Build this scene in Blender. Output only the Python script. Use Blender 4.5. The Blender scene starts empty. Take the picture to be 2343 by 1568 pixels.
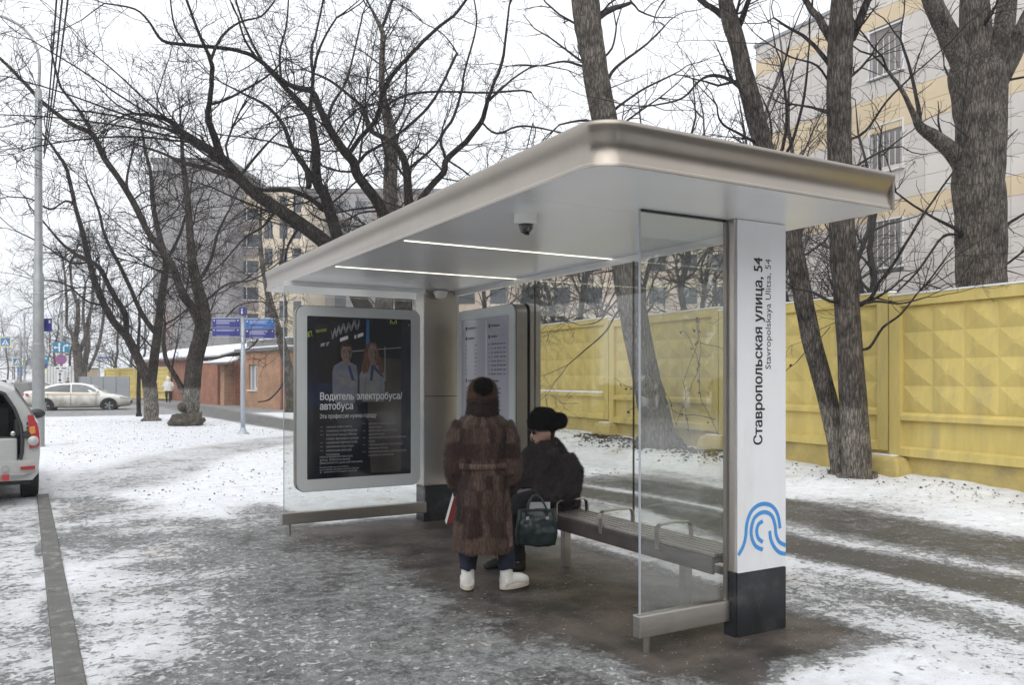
import bpy, bmesh, math, random
from mathutils import Vector, Matrix, Euler, noise as mnoise
R = math.radians
sc = bpy.context.scene
COL = sc.collection
rnd = random.Random(7)

# ---------------------------------------------------------------- camera
CX, YH, FP, H = 1171.5, 866.0, 1880.0, 1.6        # photo pixels (2343 wide), eye height 1.6 m
TH = math.atan((CX - 90) / FP); CT, ST = math.cos(TH), math.sin(TH)
cam = bpy.data.cameras.new('camera'); cam_o = bpy.data.objects.new('camera', cam); COL.objects.link(cam_o)
cam_o.location = (0, 0, H); cam_o.rotation_euler = (R(90), 0, -TH)
cam.sensor_width = 36; cam.lens = FP / 2343 * 36; cam.shift_y = (YH - 784) / 2343
cam.clip_start = .05; cam.clip_end = 3000
sc.camera = cam_o
sc.render.resolution_x, sc.render.resolution_y = 1024, 686

# ---------------------------------------------------------------- sky and sun (overcast)
w = bpy.data.worlds.new('World'); sc.world = w; w.use_nodes = True
nt = w.node_tree; bg = nt.nodes['Background']
sky = nt.nodes.new('ShaderNodeTexSky'); sky.sky_type = 'NISHITA'; sky.sun_disc = False
SUN_EL, SUN_AZ = 48, 215
sky.sun_elevation = R(SUN_EL); sky.sun_rotation = R(SUN_AZ); sky.dust_density = 4; sky.air_density = 1.0
hs = nt.nodes.new('ShaderNodeHueSaturation'); hs.inputs['Saturation'].default_value = .10
mx = nt.nodes.new('ShaderNodeMix'); mx.data_type = 'RGBA'; mx.inputs['Factor'].default_value = .80
mx.inputs['B'].default_value = (8.7, 8.95, 9.3, 1)            # even cloud layer
nt.links.new(sky.outputs[0], hs.inputs['Color']); nt.links.new(hs.outputs[0], mx.inputs['A'])
nt.links.new(mx.outputs['Result'], bg.inputs[0]); bg.inputs[1].default_value = .10
sun = bpy.data.lights.new('sun', 'SUN'); sun.energy = .8; sun.angle = R(75); sun.color = (1, .97, .93)
sun_o = bpy.data.objects.new('sun', sun); COL.objects.link(sun_o)
sun_o.rotation_euler = Euler((R(90 - SUN_EL), 0, R(180 - SUN_AZ)), 'XYZ')
sun_o.location = (0, 0, 40)
vs = sc.view_settings; vs.view_transform = 'Standard'; vs.look = 'None'; vs.gamma = 1; vs.exposure = .74
vs.use_curve_mapping = False

# ---------------------------------------------------------------- pixel helpers
def wpt(x, y, Z):
    xc = (x - CX) / FP * Z
    return Vector((xc * CT + Z * ST, -xc * ST + Z * CT, H - (y - YH) / FP * Z))
def gnd(x, y, z=0):
    return wpt(x, y, (H - z) * FP / (y - YH))
def toward_cam(p):                                             # z rotation that turns local -Y to the camera
    return math.atan2(p[0], p[1]) * -1.0

# ---------------------------------------------------------------- materials
MATS = {}
def _new(name):
    m = bpy.data.materials.new(name); m.use_nodes = True
    return m, m.node_tree, m.node_tree.nodes['Principled BSDF']
def N(nt, t, **kw):
    n = nt.nodes.new('ShaderNode' + t)
    for k, v in kw.items(): setattr(n, k, v)
    return n
def pm(name, col, rough=.6, metal=0, var=.12, scale=4, bump=0, bscale=60, coat=0, stretch=(1, 1, 1), spec=None, dirt=None, emit=0):
    m, nt, b = _new(name)
    b.inputs['Roughness'].default_value = rough; b.inputs['Metallic'].default_value = metal
    if coat: b.inputs['Coat Weight'].default_value = coat; b.inputs['Coat Roughness'].default_value = .08
    if spec is not None: b.inputs['Specular IOR Level'].default_value = spec
    tc = N(nt, 'TexCoord'); mp = N(nt, 'Mapping'); mp.inputs['Scale'].default_value = stretch
    nt.links.new(tc.outputs['Object'], mp.inputs['Vector'])
    n1 = N(nt, 'TexNoise'); n1.inputs['Scale'].default_value = scale; n1.inputs['Detail'].default_value = 6; n1.inputs['Roughness'].default_value = .65
    nt.links.new(mp.outputs[0], n1.inputs['Vector'])
    rp = N(nt, 'ValToRGB'); e = rp.color_ramp.elements
    e[0].position = .3; e[1].position = .7
    e[0].color = tuple(max(0, c * (1 - var)) for c in col) + (1,); e[1].color = tuple(min(1, c * (1 + var)) for c in col) + (1,)
    nt.links.new(n1.outputs['Fac'], rp.inputs['Fac'])
    last = rp.outputs['Color']
    if dirt:                                                   # (colour, amount): patchy grime with a shape of its own
        n2 = N(nt, 'TexNoise'); n2.inputs['Scale'].default_value = scale * .6; n2.inputs['Detail'].default_value = 8; n2.inputs['Roughness'].default_value = .75
        nt.links.new(mp.outputs[0], n2.inputs['Vector'])
        r2 = N(nt, 'ValToRGB'); r2.color_ramp.elements[0].position = .62 - dirt[1] * .3; r2.color_ramp.elements[1].position = .85
        nt.links.new(n2.outputs['Fac'], r2.inputs['Fac'])
        mxx = N(nt, 'Mix', data_type='RGBA'); mxx.inputs['B'].default_value = tuple(dirt[0]) + (1,)
        nt.links.new(r2.outputs['Color'], mxx.inputs['Factor']); nt.links.new(last, mxx.inputs['A']); last = mxx.outputs['Result']
    nt.links.new(last, b.inputs['Base Color'])
    if emit:
        nt.links.new(last, b.inputs['Emission Color']); b.inputs['Emission Strength'].default_value = emit
    if bump:
        n3 = N(nt, 'TexNoise'); n3.inputs['Scale'].default_value = bscale; n3.inputs['Detail'].default_value = 5
        nt.links.new(mp.outputs[0], n3.inputs['Vector'])
        bp = N(nt, 'Bump'); bp.inputs['Strength'].default_value = bump; bp.inputs['Distance'].default_value = .02
        nt.links.new(n3.outputs['Fac'], bp.inputs['Height']); nt.links.new(bp.outputs[0], b.inputs['Normal'])
    MATS[name] = m
    return m
def glass_mat(name, tint=(.915, .925, .91), refl=.055):
    m, nt, b = _new(name); nt.nodes.remove(b)
    out = nt.nodes['Material Output']
    tr = N(nt, 'BsdfTransparent'); tr.inputs[0].default_value = tint + (1,)
    gl = N(nt, 'BsdfGlossy'); gl.inputs['Roughness'].default_value = .015; gl.inputs[0].default_value = (1, 1, 1, 1)
    lw = N(nt, 'LayerWeight'); lw.inputs[0].default_value = .5
    p = N(nt, 'Math', operation='POWER'); p.inputs[1].default_value = 4.0
    ma = N(nt, 'Math', operation='MULTIPLY_ADD'); ma.inputs[1].default_value = .85; ma.inputs[2].default_value = refl
    nt.links.new(lw.outputs['Facing'], p.inputs[0]); nt.links.new(p.outputs[0], ma.inputs[0])
    # dust film
    tc = N(nt, 'TexCoord'); nz = N(nt, 'TexNoise'); nz.inputs['Scale'].default_value = 1.3; nz.inputs['Detail'].default_value = 8; nz.inputs['Roughness'].default_value = .7
    nt.links.new(tc.outputs['Object'], nz.inputs['Vector'])
    mr = N(nt, 'MapRange'); mr.inputs[1].default_value = .4; mr.inputs[2].default_value = .8; mr.inputs[3].default_value = .005; mr.inputs[4].default_value = .045
    nt.links.new(nz.outputs['Fac'], mr.inputs[0])
    df = N(nt, 'BsdfDiffuse'); df.inputs[0].default_value = (.62, .63, .63, 1)
    m1 = N(nt, 'MixShader'); m2 = N(nt, 'MixShader')
    nt.links.new(mr.outputs[0], m1.inputs[0]); nt.links.new(tr.outputs[0], m1.inputs[1]); nt.links.new(df.outputs[0], m1.inputs[2])
    nt.links.new(ma.outputs[0], m2.inputs[0]); nt.links.new(m1.outputs[0], m2.inputs[1]); nt.links.new(gl.outputs[0], m2.inputs[2])
    nt.links.new(m2.outputs[0], out.inputs[0])
    MATS[name] = m
    return m
def bark_mat(name, c0, c1, whitewash=None, wcol=(.36, .33, .29), lichen=0):
    m, nt, b = _new(name); b.inputs['Roughness'].default_value = .95; b.inputs['Specular IOR Level'].default_value = .15
    tc = N(nt, 'TexCoord'); mp = N(nt, 'Mapping'); mp.inputs['Scale'].default_value = (1, 1, .30)
    nt.links.new(tc.outputs['Object'], mp.inputs['Vector'])
    n1 = N(nt, 'TexNoise'); n1.inputs['Scale'].default_value = 22; n1.inputs['Detail'].default_value = 7; n1.inputs['Roughness'].default_value = .7
    n0 = N(nt, 'TexNoise'); n0.inputs['Scale'].default_value = 3; n0.inputs['Detail'].default_value = 5
    nt.links.new(mp.outputs[0], n1.inputs['Vector']); nt.links.new(tc.outputs['Object'], n0.inputs['Vector'])
    ad = N(nt, 'Math', operation='MULTIPLY_ADD'); ad.inputs[1].default_value = .6
    sb = N(nt, 'Math', operation='MULTIPLY'); sb.inputs[1].default_value = .4
    nt.links.new(n0.outputs['Fac'], sb.inputs[0]); nt.links.new(n1.outputs['Fac'], ad.inputs[0]); nt.links.new(sb.outputs[0], ad.inputs[2])
    rp = N(nt, 'ValToRGB'); rp.color_ramp.elements[0].position = .38; rp.color_ramp.elements[1].position = .62
    rp.color_ramp.elements[0].color = tuple(c0) + (1,); rp.color_ramp.elements[1].color = tuple(c1) + (1,)
    nt.links.new(ad.outputs[0], rp.inputs['Fac']); last = rp.outputs['Color']
    if whitewash:
        sx = N(nt, 'SeparateXYZ'); g = N(nt, 'NewGeometry'); nt.links.new(g.outputs['Position'], sx.inputs[0])
        a2 = N(nt, 'Math', operation='MULTIPLY_ADD'); a2.inputs[1].default_value = .35
        nt.links.new(n1.outputs['Fac'], a2.inputs[0]); nt.links.new(sx.outputs['Z'], a2.inputs[2])
        mr = N(nt, 'MapRange'); mr.inputs[1].default_value = whitewash + .13; mr.inputs[2].default_value = whitewash + .24; mr.inputs[3].default_value = .88; mr.inputs[4].default_value = 0
        nt.links.new(a2.outputs[0], mr.inputs[0])
        wr = N(nt, 'ValToRGB'); wr.color_ramp.elements[0].position = .40; wr.color_ramp.elements[1].position = .58
        wr.color_ramp.elements[0].color = tuple(c * .38 for c in wcol) + (1,); wr.color_ramp.elements[1].color = tuple(wcol) + (1,)
        nt.links.new(ad.outputs[0], wr.inputs['Fac'])
        mm = N(nt, 'Mix', data_type='RGBA'); nt.links.new(mr.outputs[0], mm.inputs['Factor']); nt.links.new(last, mm.inputs['A']); nt.links.new(wr.outputs['Color'], mm.inputs['B'])
        last = mm.outputs['Result']
    bark_col = last
    v = N(nt, 'TexVoronoi', feature='DISTANCE_TO_EDGE'); v.inputs['Scale'].default_value = 26
    mp2 = N(nt, 'Mapping'); mp2.inputs['Scale'].default_value = (1, 1, .16); nt.links.new(tc.outputs['Object'], mp2.inputs['Vector'])
    va = N(nt, 'VectorMath', operation='ADD'); nt.links.new(mp2.outputs[0], va.inputs[0])
    vsn = N(nt, 'VectorMath', operation='SCALE'); vsn.inputs['Scale'].default_value = .06; nt.links.new(n1.outputs['Color'], vsn.inputs[0]); nt.links.new(vsn.outputs[0], va.inputs[1])
    nt.links.new(va.outputs[0], v.inputs['Vector'])
    fr = N(nt, 'MapRange'); fr.inputs[1].default_value = .0; fr.inputs[2].default_value = .22; fr.inputs[3].default_value = .34; fr.inputs[4].default_value = 1.18; nt.links.new(v.outputs['Distance'], fr.inputs[0])   # furrow shade painted into the colour between the plates
    fm = N(nt, 'Mix', data_type='RGBA', blend_type='MULTIPLY'); fm.inputs['Factor'].default_value = 1; nt.links.new(bark_col, fm.inputs['A']); nt.links.new(fr.outputs[0], fm.inputs['B']); nt.links.new(fm.outputs['Result'], b.inputs['Base Color'])
    mul = N(nt, 'Math', operation='MULTIPLY_ADD'); mul.inputs[1].default_value = 1.6
    nt.links.new(v.outputs['Distance'], mul.inputs[0]); nt.links.new(n1.outputs['Fac'], mul.inputs[2])
    bp = N(nt, 'Bump'); bp.inputs['Strength'].default_value = 1.0; bp.inputs['Distance'].default_value = .05
    nt.links.new(mul.outputs[0], bp.inputs['Height']); nt.links.new(bp.outputs[0], b.inputs['Normal'])
    MATS[name] = m
    return m

pm('steel', (.52, .49, .45), .34, 1, .10, 6, .02, 300, stretch=(1, 1, 6))
pm('fascia', (.335, .30, .26), .28, 1, .05, 3, 0)
pm('ceiling', (.78, .78, .79), .28, .25, .04, 1.5, 0)
pm('dark_base', (.016, .018, .022), .28, 0, .3, 6, .02, dirt=((.10, .095, .09), .3))
pm('column_white', (.74, .75, .77), .38, 0, .03, 1.2, dirt=((.58, .57, .55), .16), stretch=(2, 2, .5))
pm('column_metal', (.50, .46, .43), .33, .9, .10, 2, .01, 200)
pm('black', (.012, .012, .013), .5, 0, .2, 8)
pm('logo_blue', (.06, .27, .62), .4, 0, .03)
pm('ink', (.015, .016, .02), .5, 0, .0)
pm('frame_white', (.50, .52, .52), .3, 0, .04, 2, coat=.3)
pm('case_side', (.30, .28, .25), .36, .8, .1, 3)
pm('poster_dark', (.012, .013, .018), .13, 0, .5, 2, coat=1)
pm('poster_brown', (.055, .048, .042), .13, 0, .3, 3, coat=1)
pm('poster_blue', (.012, .018, .045), .13, 0, .3, 3, coat=1)
pm('print_white', (.55, .55, .56), .3, 0, .03)
pm('print_grey', (.30, .30, .32), .3, 0, .1)
pm('print_shirt', (.13, .135, .17), .25, 0, .22, 14, coat=.6)
pm('print_shirt2', (.16, .16, .16), .25, 0, .22, 14, coat=.6)
pm('print_skin', (.17, .115, .095), .25, 0, .25, 20, coat=.6)
pm('print_hair', (.035, .022, .016), .25, 0, .3, 20, coat=.6)
pm('print_redhair', (.10, .045, .032), .25, 0, .35, 20, coat=.6)
pm('print_tie', (.025, .035, .08), .25, 0, .2, 14, coat=.6)
pm('print_yellow', (.42, .48, .10), .3, 0, .05)
pm('print_cyan', (.035, .12, .27), .3, 0, .1)
pm('line_dark', (.10, .10, .13), .3, 0, .05)
pm('paper', (.40, .40, .46), .22, 0, .03, 2, coat=.8)
pm('paper_blue', (.16, .36, .62), .22, 0, .03, 2, coat=.8)
pm('paper_white', (.58, .58, .60), .22, 0, .02, 2, coat=.8)
pm('paper_red', (.5, .04, .06), .22, 0, .03, 2, coat=.8)
pm('plastic_white', (.72, .71, .69), .35, 0, .03)
pm('dome_dark', (.02, .018, .018), .08, 0, .1, coat=1)
pm('bench_slat', (.46, .43, .40), .42, .7, .15, 6)
pm('bench_beam', (.10, .085, .08), .5, .3, .25, 6, .02)
pm('led', (1, .95, .78), .5, 0, 0, emit=1.05)
glass_mat('glass')
pm('fence_yellow', (.63, .50, .165), .85, 0, .14, 2.0, .3, 40, dirt=((.37, .32, .19), .30), stretch=(1.8, 1, .35))
pm('fence_foot', (.50, .395, .14), .9, 0, .18, 3, .35, 25, dirt=((.25, .22, .16), .35))
pm('snow', (.82, .84, .87), .75, 0, .04, 6, .3, 30)
pm('clad_beige', (.60, .56, .525), .55, 0, .03, 1)
pm('clad_pale', (.66, .62, .58), .55, 0, .03, 1)
pm('clad_ochre', (.65, .53, .36), .55, 0, .04, 1)
pm('joint', (.22, .20, .19), .9, 0, .1)
pm('win_white', (.72, .73, .74), .4, 0, .04)
pm('win_glass', (.10, .12, .135), .07, 0, .4, 1.2, coat=.5)
pm('curtain', (.50, .52, .52), .8, 0, .15, 6)
pm('concrete', (.20, .195, .185), .85, 0, .18, 9, .35, 60, dirt=((.10, .095, .09), .3))
pm('kerb', (.115, .112, .102), .7, 0, .2, 9, .3, 90, dirt=((.42, .43, .44), .32))
pm('galv', (.32, .335, .34), .5, .4, .14, 4, .03, 50)
pm('galv_light', (.44, .48, .53), .45, .4, .06, 4)
pm('sign_navy', (.045, .05, .24), .4, 0, .05)
pm('sign_blue', (.045, .16, .45), .4, 0, .05)
pm('sign_teal', (.03, .20, .33), .45, 0, .08)
pm('sign_white', (.72, .73, .75), .45, 0, .04)
pm('sign_print', (.45, .46, .62), .5, 0, .1, 40)
pm('sign_red', (.55, .05, .07), .45, 0, .05)
pm('sign_lime', (.68, .78, .30), .5, 0, .05)
pm('grey_wall', (.255, .245, .245), .85, 0, .06, .25, .1, 6, dirt=((.2, .19, .19), .2))
pm('cream_wall', (.60, .52, .40), .8, 0, .05, .3)
pm('brown_wall', (.24, .20, .185), .8, 0, .12, .4)
pm('far_beige', (.50, .40, .33), .8, 0, .08, .3)
pm('far_glass', (.055, .062, .075), .15, 0, .5, .6)
pm('roof_grey', (.18, .17, .17), .8, 0, .1)
pm('door_grey', (.17, .18, .19), .6, 0, .1)
pm('white_sheet', (.62, .62, .60), .6, 0, .05)
pm('grey_sheet', (.27, .285, .30), .55, .1, .06, 1.5, dirt=((.2, .19, .17), .15))
pm('car_white', (.43, .44, .43), .28, 0, .05, 3, coat=.7, dirt=((.34, .32, .28), .12))
def car_muddy(name, col):
    m = pm(name, col, .26, 0, .03, 3, coat=.6); nt = m.node_tree; b = nt.nodes['Principled BSDF']
    src = b.inputs['Base Color'].links[0].from_socket
    tc = N(nt, 'TexCoord'); sx = N(nt, 'SeparateXYZ'); nz_ = N(nt, 'TexNoise'); nz_.inputs['Scale'].default_value = 2.2; nz_.inputs['Detail'].default_value = 7
    nt.links.new(tc.outputs['Object'], sx.inputs[0]); nt.links.new(tc.outputs['Object'], nz_.inputs['Vector'])
    ma = N(nt, 'Math', operation='MULTIPLY_ADD'); ma.inputs[1].default_value = -.9; nt.links.new(nz_.outputs['Fac'], ma.inputs[0]); nt.links.new(sx.outputs['Z'], ma.inputs[2])
    mr = N(nt, 'MapRange'); mr.inputs[1].default_value = -.12; mr.inputs[2].default_value = .42; mr.inputs[3].default_value = .85; mr.inputs[4].default_value = 0; nt.links.new(ma.outputs[0], mr.inputs[0])
    mm = N(nt, 'Mix', data_type='RGBA'); mm.inputs['B'].default_value = (.16, .145, .115, 1); nt.links.new(mr.outputs[0], mm.inputs['Factor']); nt.links.new(src, mm.inputs['A']); nt.links.new(mm.outputs['Result'], b.inputs['Base Color'])
    r2 = N(nt, 'MapRange'); nt.links.new(mr.outputs[0], r2.inputs[0]); r2.inputs[3].default_value = .25; r2.inputs[4].default_value = .75; nt.links.new(r2.outputs[0], b.inputs['Roughness'])
car_muddy('car_taxi', (.74, .73, .69))
pm('car_dirt', (.30, .28, .24), .6, 0, .25, 4, dirt=((.16, .145, .12), .4))
pm('car_yellow', (.62, .42, .16), .35, 0, .05)
pm('car_black', (.01, .01, .011), .45, 0, .3, 10)
pm('car_trim', (.03, .031, .033), .35, 0, .2, 10)
pm('car_glass', (.03, .034, .04), .06, 0, .2, 2, coat=.6)
pm('car_glass_light', (.13, .15, .16), .08, 0, .2, 2, coat=.6)
pm('rubber', (.012, .012, .012), .85, 0, .4, 30, .2, 80)
pm('rim', (.09, .09, .09), .4, .6, .3, 10)
pm('lamp_red', (.36, .015, .02), .15, 0, .1, coat=1)
pm('lamp_orange', (.62, .22, .04), .15, 0, .1, coat=1)
pm('lamp_clear', (.42, .42, .40), .15, 0, .2, 20, coat=1)
pm('car_dark', (.05, .055, .06), .3, 0, .1, coat=.6)
pm('car_red', (.25, .03, .03), .3, 0, .1, coat=.6)
pm('jeans', (.011, .016, .032), .9, 0, .3, 30, .3, 200)
pm('trousers_black', (.010, .010, .011), .9, 0, .3, 20)
pm('boot_white', (.70, .69, .66), .5, 0, .07, 12, .1, 60)
pm('boot_sole', (.55, .50, .41), .7, 0, .1, 12)
pm('sole_dark', (.03, .02, .018), .8, 0, .1)
pm('boot_black', (.012, .012, .013), .5, 0, .2)
pm('skin', (.50, .30, .235), .5, 0, .08, 20)
pm('hair_dark', (.02, .015, .013), .7, 0, .3, 60)
pm('fur_dark', (.052, .041, .043), .9, 0, .45, 16, .5, 120)
pm('fur_collar', (.030, .017, .014), .9, 0, .5, 30, .5, 120)
pm('fur_black', (.0065, .006, .006), .9, 0, .5, 20, .5, 120)
pm('fur_hat', (.12, .066, .042), .9, 0, .55, 26, .5, 120)
pm('glove', (.20, .14, .165), .85, 0, .15, 30, .2, 120)
pm('bag_green', (.018, .032, .033), .33, 0, .3, 8, .25, 16)
pm('bag_red', (.15, .010, .013), .3, 0, .2, 10)
pm('buckle', (.6, .6, .6), .25, 1, .05)
pm('sunglass', (.01, .008, .008), .1, 0, .1, coat=1)
pm('jacket_white', (.66, .65, .61), .75, 0, .08, 8, .4, 12)
pm('jacket_olive', (.12, .12, .10), .8, 0, .2)
pm('rock', (.085, .075, .06), .95, 0, .45, 7, .6, 30, dirt=((.75, .77, .8), .02))
pm('leaf', (.055, .038, .025), .9, 0, .4, 30)
pm('leaf_pale', (.16, .12, .075), .9, 0, .4, 30)
pm('needle', (.012, .022, .014), .9, 0, .5, 4)
pm('cable', (.02, .02, .022), .7, 0, .1)
bark_mat('bark_dark', (.022, .019, .0175), (.105, .09, .08))
bark_mat('bark_mid', (.07, .06, .052), (.31, .27, .235))
bark_mat('bark_wash', (.032, .027, .024), (.15, .128, .11), 1.25, (.46, .43, .38))
bark_mat('bark_twin', (.05, .043, .038), (.25, .215, .188), 1.12, (.46, .41, .35))
bark_mat('bark_poplar', (.075, .065, .056), (.33, .29, .25))
bark_mat('bark_far', (.06, .055, .055), (.12, .11, .108))
bark_mat('twig', (.045, .038, .035), (.11, .094, .086))
bark_mat('twig_far', (.075, .068, .068), (.13, .12, .118))
bark_mat('birch', (.10, .09, .085), (.34, .32, .30))

# ---------------------------------------------------------------- mesh builder
class MB:
    def __init__(s): s.v = []; s.f = []
    def quad(s, a, b, c, d):
        n = len(s.v); s.v += [tuple(a), tuple(b), tuple(c), tuple(d)]; s.f.append((n, n+1, n+2, n+3)); return s
    def poly(s, pts):
        n = len(s.v); s.v += [tuple(p) for p in pts]; s.f.append(tuple(range(n, n+len(pts)))); return s
    def box(s, x0, x1, y0, y1, z0, z1):
        n = len(s.v)
        s.v += [(x0,y0,z0),(x1,y0,z0),(x1,y1,z0),(x0,y1,z0),(x0,y0,z1),(x1,y0,z1),(x1,y1,z1),(x0,y1,z1)]
        for q in ((0,3,2,1),(4,5,6,7),(0,1,5,4),(1,2,6,5),(2,3,7,6),(3,0,4,7)): s.f.append(tuple(n+i for i in q))
        return s
    def obox(s, c, u, v, w2):                                  # centre + three half vectors
        c, u, v, w2 = Vector(c), Vector(u), Vector(v), Vector(w2); n = len(s.v)
        for sz in (-1, 1):
            for sx, sy in ((-1,-1),(1,-1),(1,1),(-1,1)): s.v.append(tuple(c + u*sx + v*sy + w2*sz))
        for q in ((0,3,2,1),(4,5,6,7),(0,1,5,4),(1,2,6,5),(2,3,7,6),(3,0,4,7)): s.f.append(tuple(n+i for i in q))
        return s
    def prism(s, poly, a, b, axis=1):                          # 2D polygon pushed along an axis from a to b
        def P(p, t):
            q = list(p); q.insert(axis, t); return tuple(q)
        n = len(s.v); k = len(poly)
        s.v += [P(p, a) for p in poly] + [P(p, b) for p in poly]
        s.f.append(tuple(range(n, n+k))); s.f.append(tuple(range(n+2*k-1, n+k-1, -1)))
        for i in range(k): j = (i+1) % k; s.f.append((n+i, n+j, n+k+j, n+k+i))
        return s
    def tube(s, pts, rad, n=8, cap=True, sq=1.0):
        pts = [Vector(p) for p in pts]; k = len(pts)
        if not hasattr(rad, '__len__'): rad = [rad] * k
        base = len(s.v); prev = None
        for i in range(k):
            d = (pts[min(i+1, k-1)] - pts[max(i-1, 0)])
            d = d.normalized() if d.length > 1e-9 else Vector((0,0,1))
            if prev is None:
                a = Vector((1,0,0)) if abs(d.x) < .8 else Vector((0,1,0))
                prev = (a - d * a.dot(d)).normalized()
            else:
                prev = prev - d * prev.dot(d)
                prev = prev.normalized() if prev.length > 1e-6 else d.orthogonal().normalized()
            q = d.cross(prev)
            for j in range(n):
                t = 2 * math.pi * j / n
                s.v.append(tuple(pts[i] + (prev * math.cos(t) + q * math.sin(t) * sq) * rad[i]))
        for i in range(k-1):
            for j in range(n):
                j2 = (j+1) % n
                s.f.append((base+i*n+j, base+i*n+j2, base+(i+1)*n+j2, base+(i+1)*n+j))
        if cap:
            s.f.append(tuple(base+j for j in range(n-1, -1, -1))); s.f.append(tuple(base+(k-1)*n+j for j in range(n)))
        return s
    def rings(s, rg, cap=True):                                # loft of equal-length point rings
        base = len(s.v); n = len(rg[0])
        for r_ in rg: s.v += [tuple(p) for p in r_]
        for i in range(len(rg)-1):
            for j in range(n):
                j2 = (j+1) % n; s.f.append((base+i*n+j, base+i*n+j2, base+(i+1)*n+j2, base+(i+1)*n+j))
        if cap: s.f.append(tuple(base+j for j in range(n-1,-1,-1))); s.f.append(tuple(base+(len(rg)-1)*n+j for j in range(n)))
        return s
    def ell(s, c, rx, ry, rz, nu=16, nv=10, rot=None):
        c = Vector(c); rg = []
        for i in range(nv+1):
            ph = -math.pi/2 + math.pi * (i + .001) / (nv + .002); r_ = []
            for j in range(nu):
                t = 2*math.pi*j/nu
                p = Vector((rx*math.cos(ph)*math.cos(t), ry*math.cos(ph)*math.sin(t), rz*math.sin(ph)))
                if rot: p.rotate(rot)
                r_.append(c + p)
            rg.append(r_)
        return s.rings(rg)
    def lathe(s, prof, n=24, c=(0,0,0), axis='z', cap=True):
        c = Vector(c); rg = []
        for (r_, h) in prof:
            ring = []
            for j in range(n):
                t = 2*math.pi*j/n; a, b = r_*math.cos(t), r_*math.sin(t)
                ring.append(c + Vector({'z': (a,b,h), 'y': (a,h,b), 'x': (h,a,b)}[axis]))
            rg.append(ring)
        return s.rings(rg, cap)
    def mesh(s, name):
        m = bpy.data.meshes.new(name); m.from_pydata(s.v, [], s.f); m.validate(); m.update()
        return m
def fixn(me):
    bm = bmesh.new(); bm.from_mesh(me); bmesh.ops.recalc_face_normals(bm, faces=bm.faces); bm.to_mesh(me); bm.free()
def smooth(me, on=True):
    me.polygons.foreach_set('use_smooth', [on] * len(me.polygons)); me.update()
def link(name, me, mat, parent=None, sm=False):
    o = bpy.data.objects.new(name, me); COL.objects.link(o)
    if mat is not None and not me.materials: me.materials.append(MATS[mat] if isinstance(mat, str) else mat)
    if parent: o.parent = parent
    if sm: smooth(me)
    return o
def bev(o, w_, seg=2, ang=35):
    m = o.modifiers.new('b', 'BEVEL'); m.width = w_; m.segments = seg; m.limit_method = 'ANGLE'; m.angle_limit = R(ang)
    return o
def obj(name, mb, mat, parent=None, sm=False, bevel=0, fix=True):
    me = mb.mesh(name)
    if fix: fixn(me)
    o = link(name, me, mat, parent, sm)
    if bevel: bev(o, bevel)
    return o
def autosm(o, ang=40):
    smooth(o.data)
    try: o.data.set_sharp_from_angle(angle=R(ang))
    except Exception: pass
    return o
def tag(o, label, cat, group=None):
    o['label'] = label; o['category'] = cat
    if group: o['group'] = group
    return o
def thing(name, label, cat, loc=(0,0,0), rz=0, group=None):
    o = bpy.data.objects.new(name, None); COL.objects.link(o); o.empty_display_size = .2
    o.location = loc; o.rotation_euler = (0, 0, rz)
    return tag(o, label, cat, group)
def struct(o): o['kind'] = 'structure'; return o
def copy_tree(o, parent=None):
    c = o.copy(); COL.objects.link(c); c.parent = parent
    for ch in o.children: copy_tree(ch, c)
    return c
TMP = bpy.data.scenes.new('workbench')
def evaluated(o):
    """mesh of an object with its modifiers, worked out in a side scene so that only this object is evaluated"""
    TMP.collection.objects.link(o); vl = TMP.view_layers[0]; vl.update()
    me = bpy.data.meshes.new_from_object(o.evaluated_get(vl.depsgraph))
    TMP.collection.objects.unlink(o)
    return me
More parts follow.
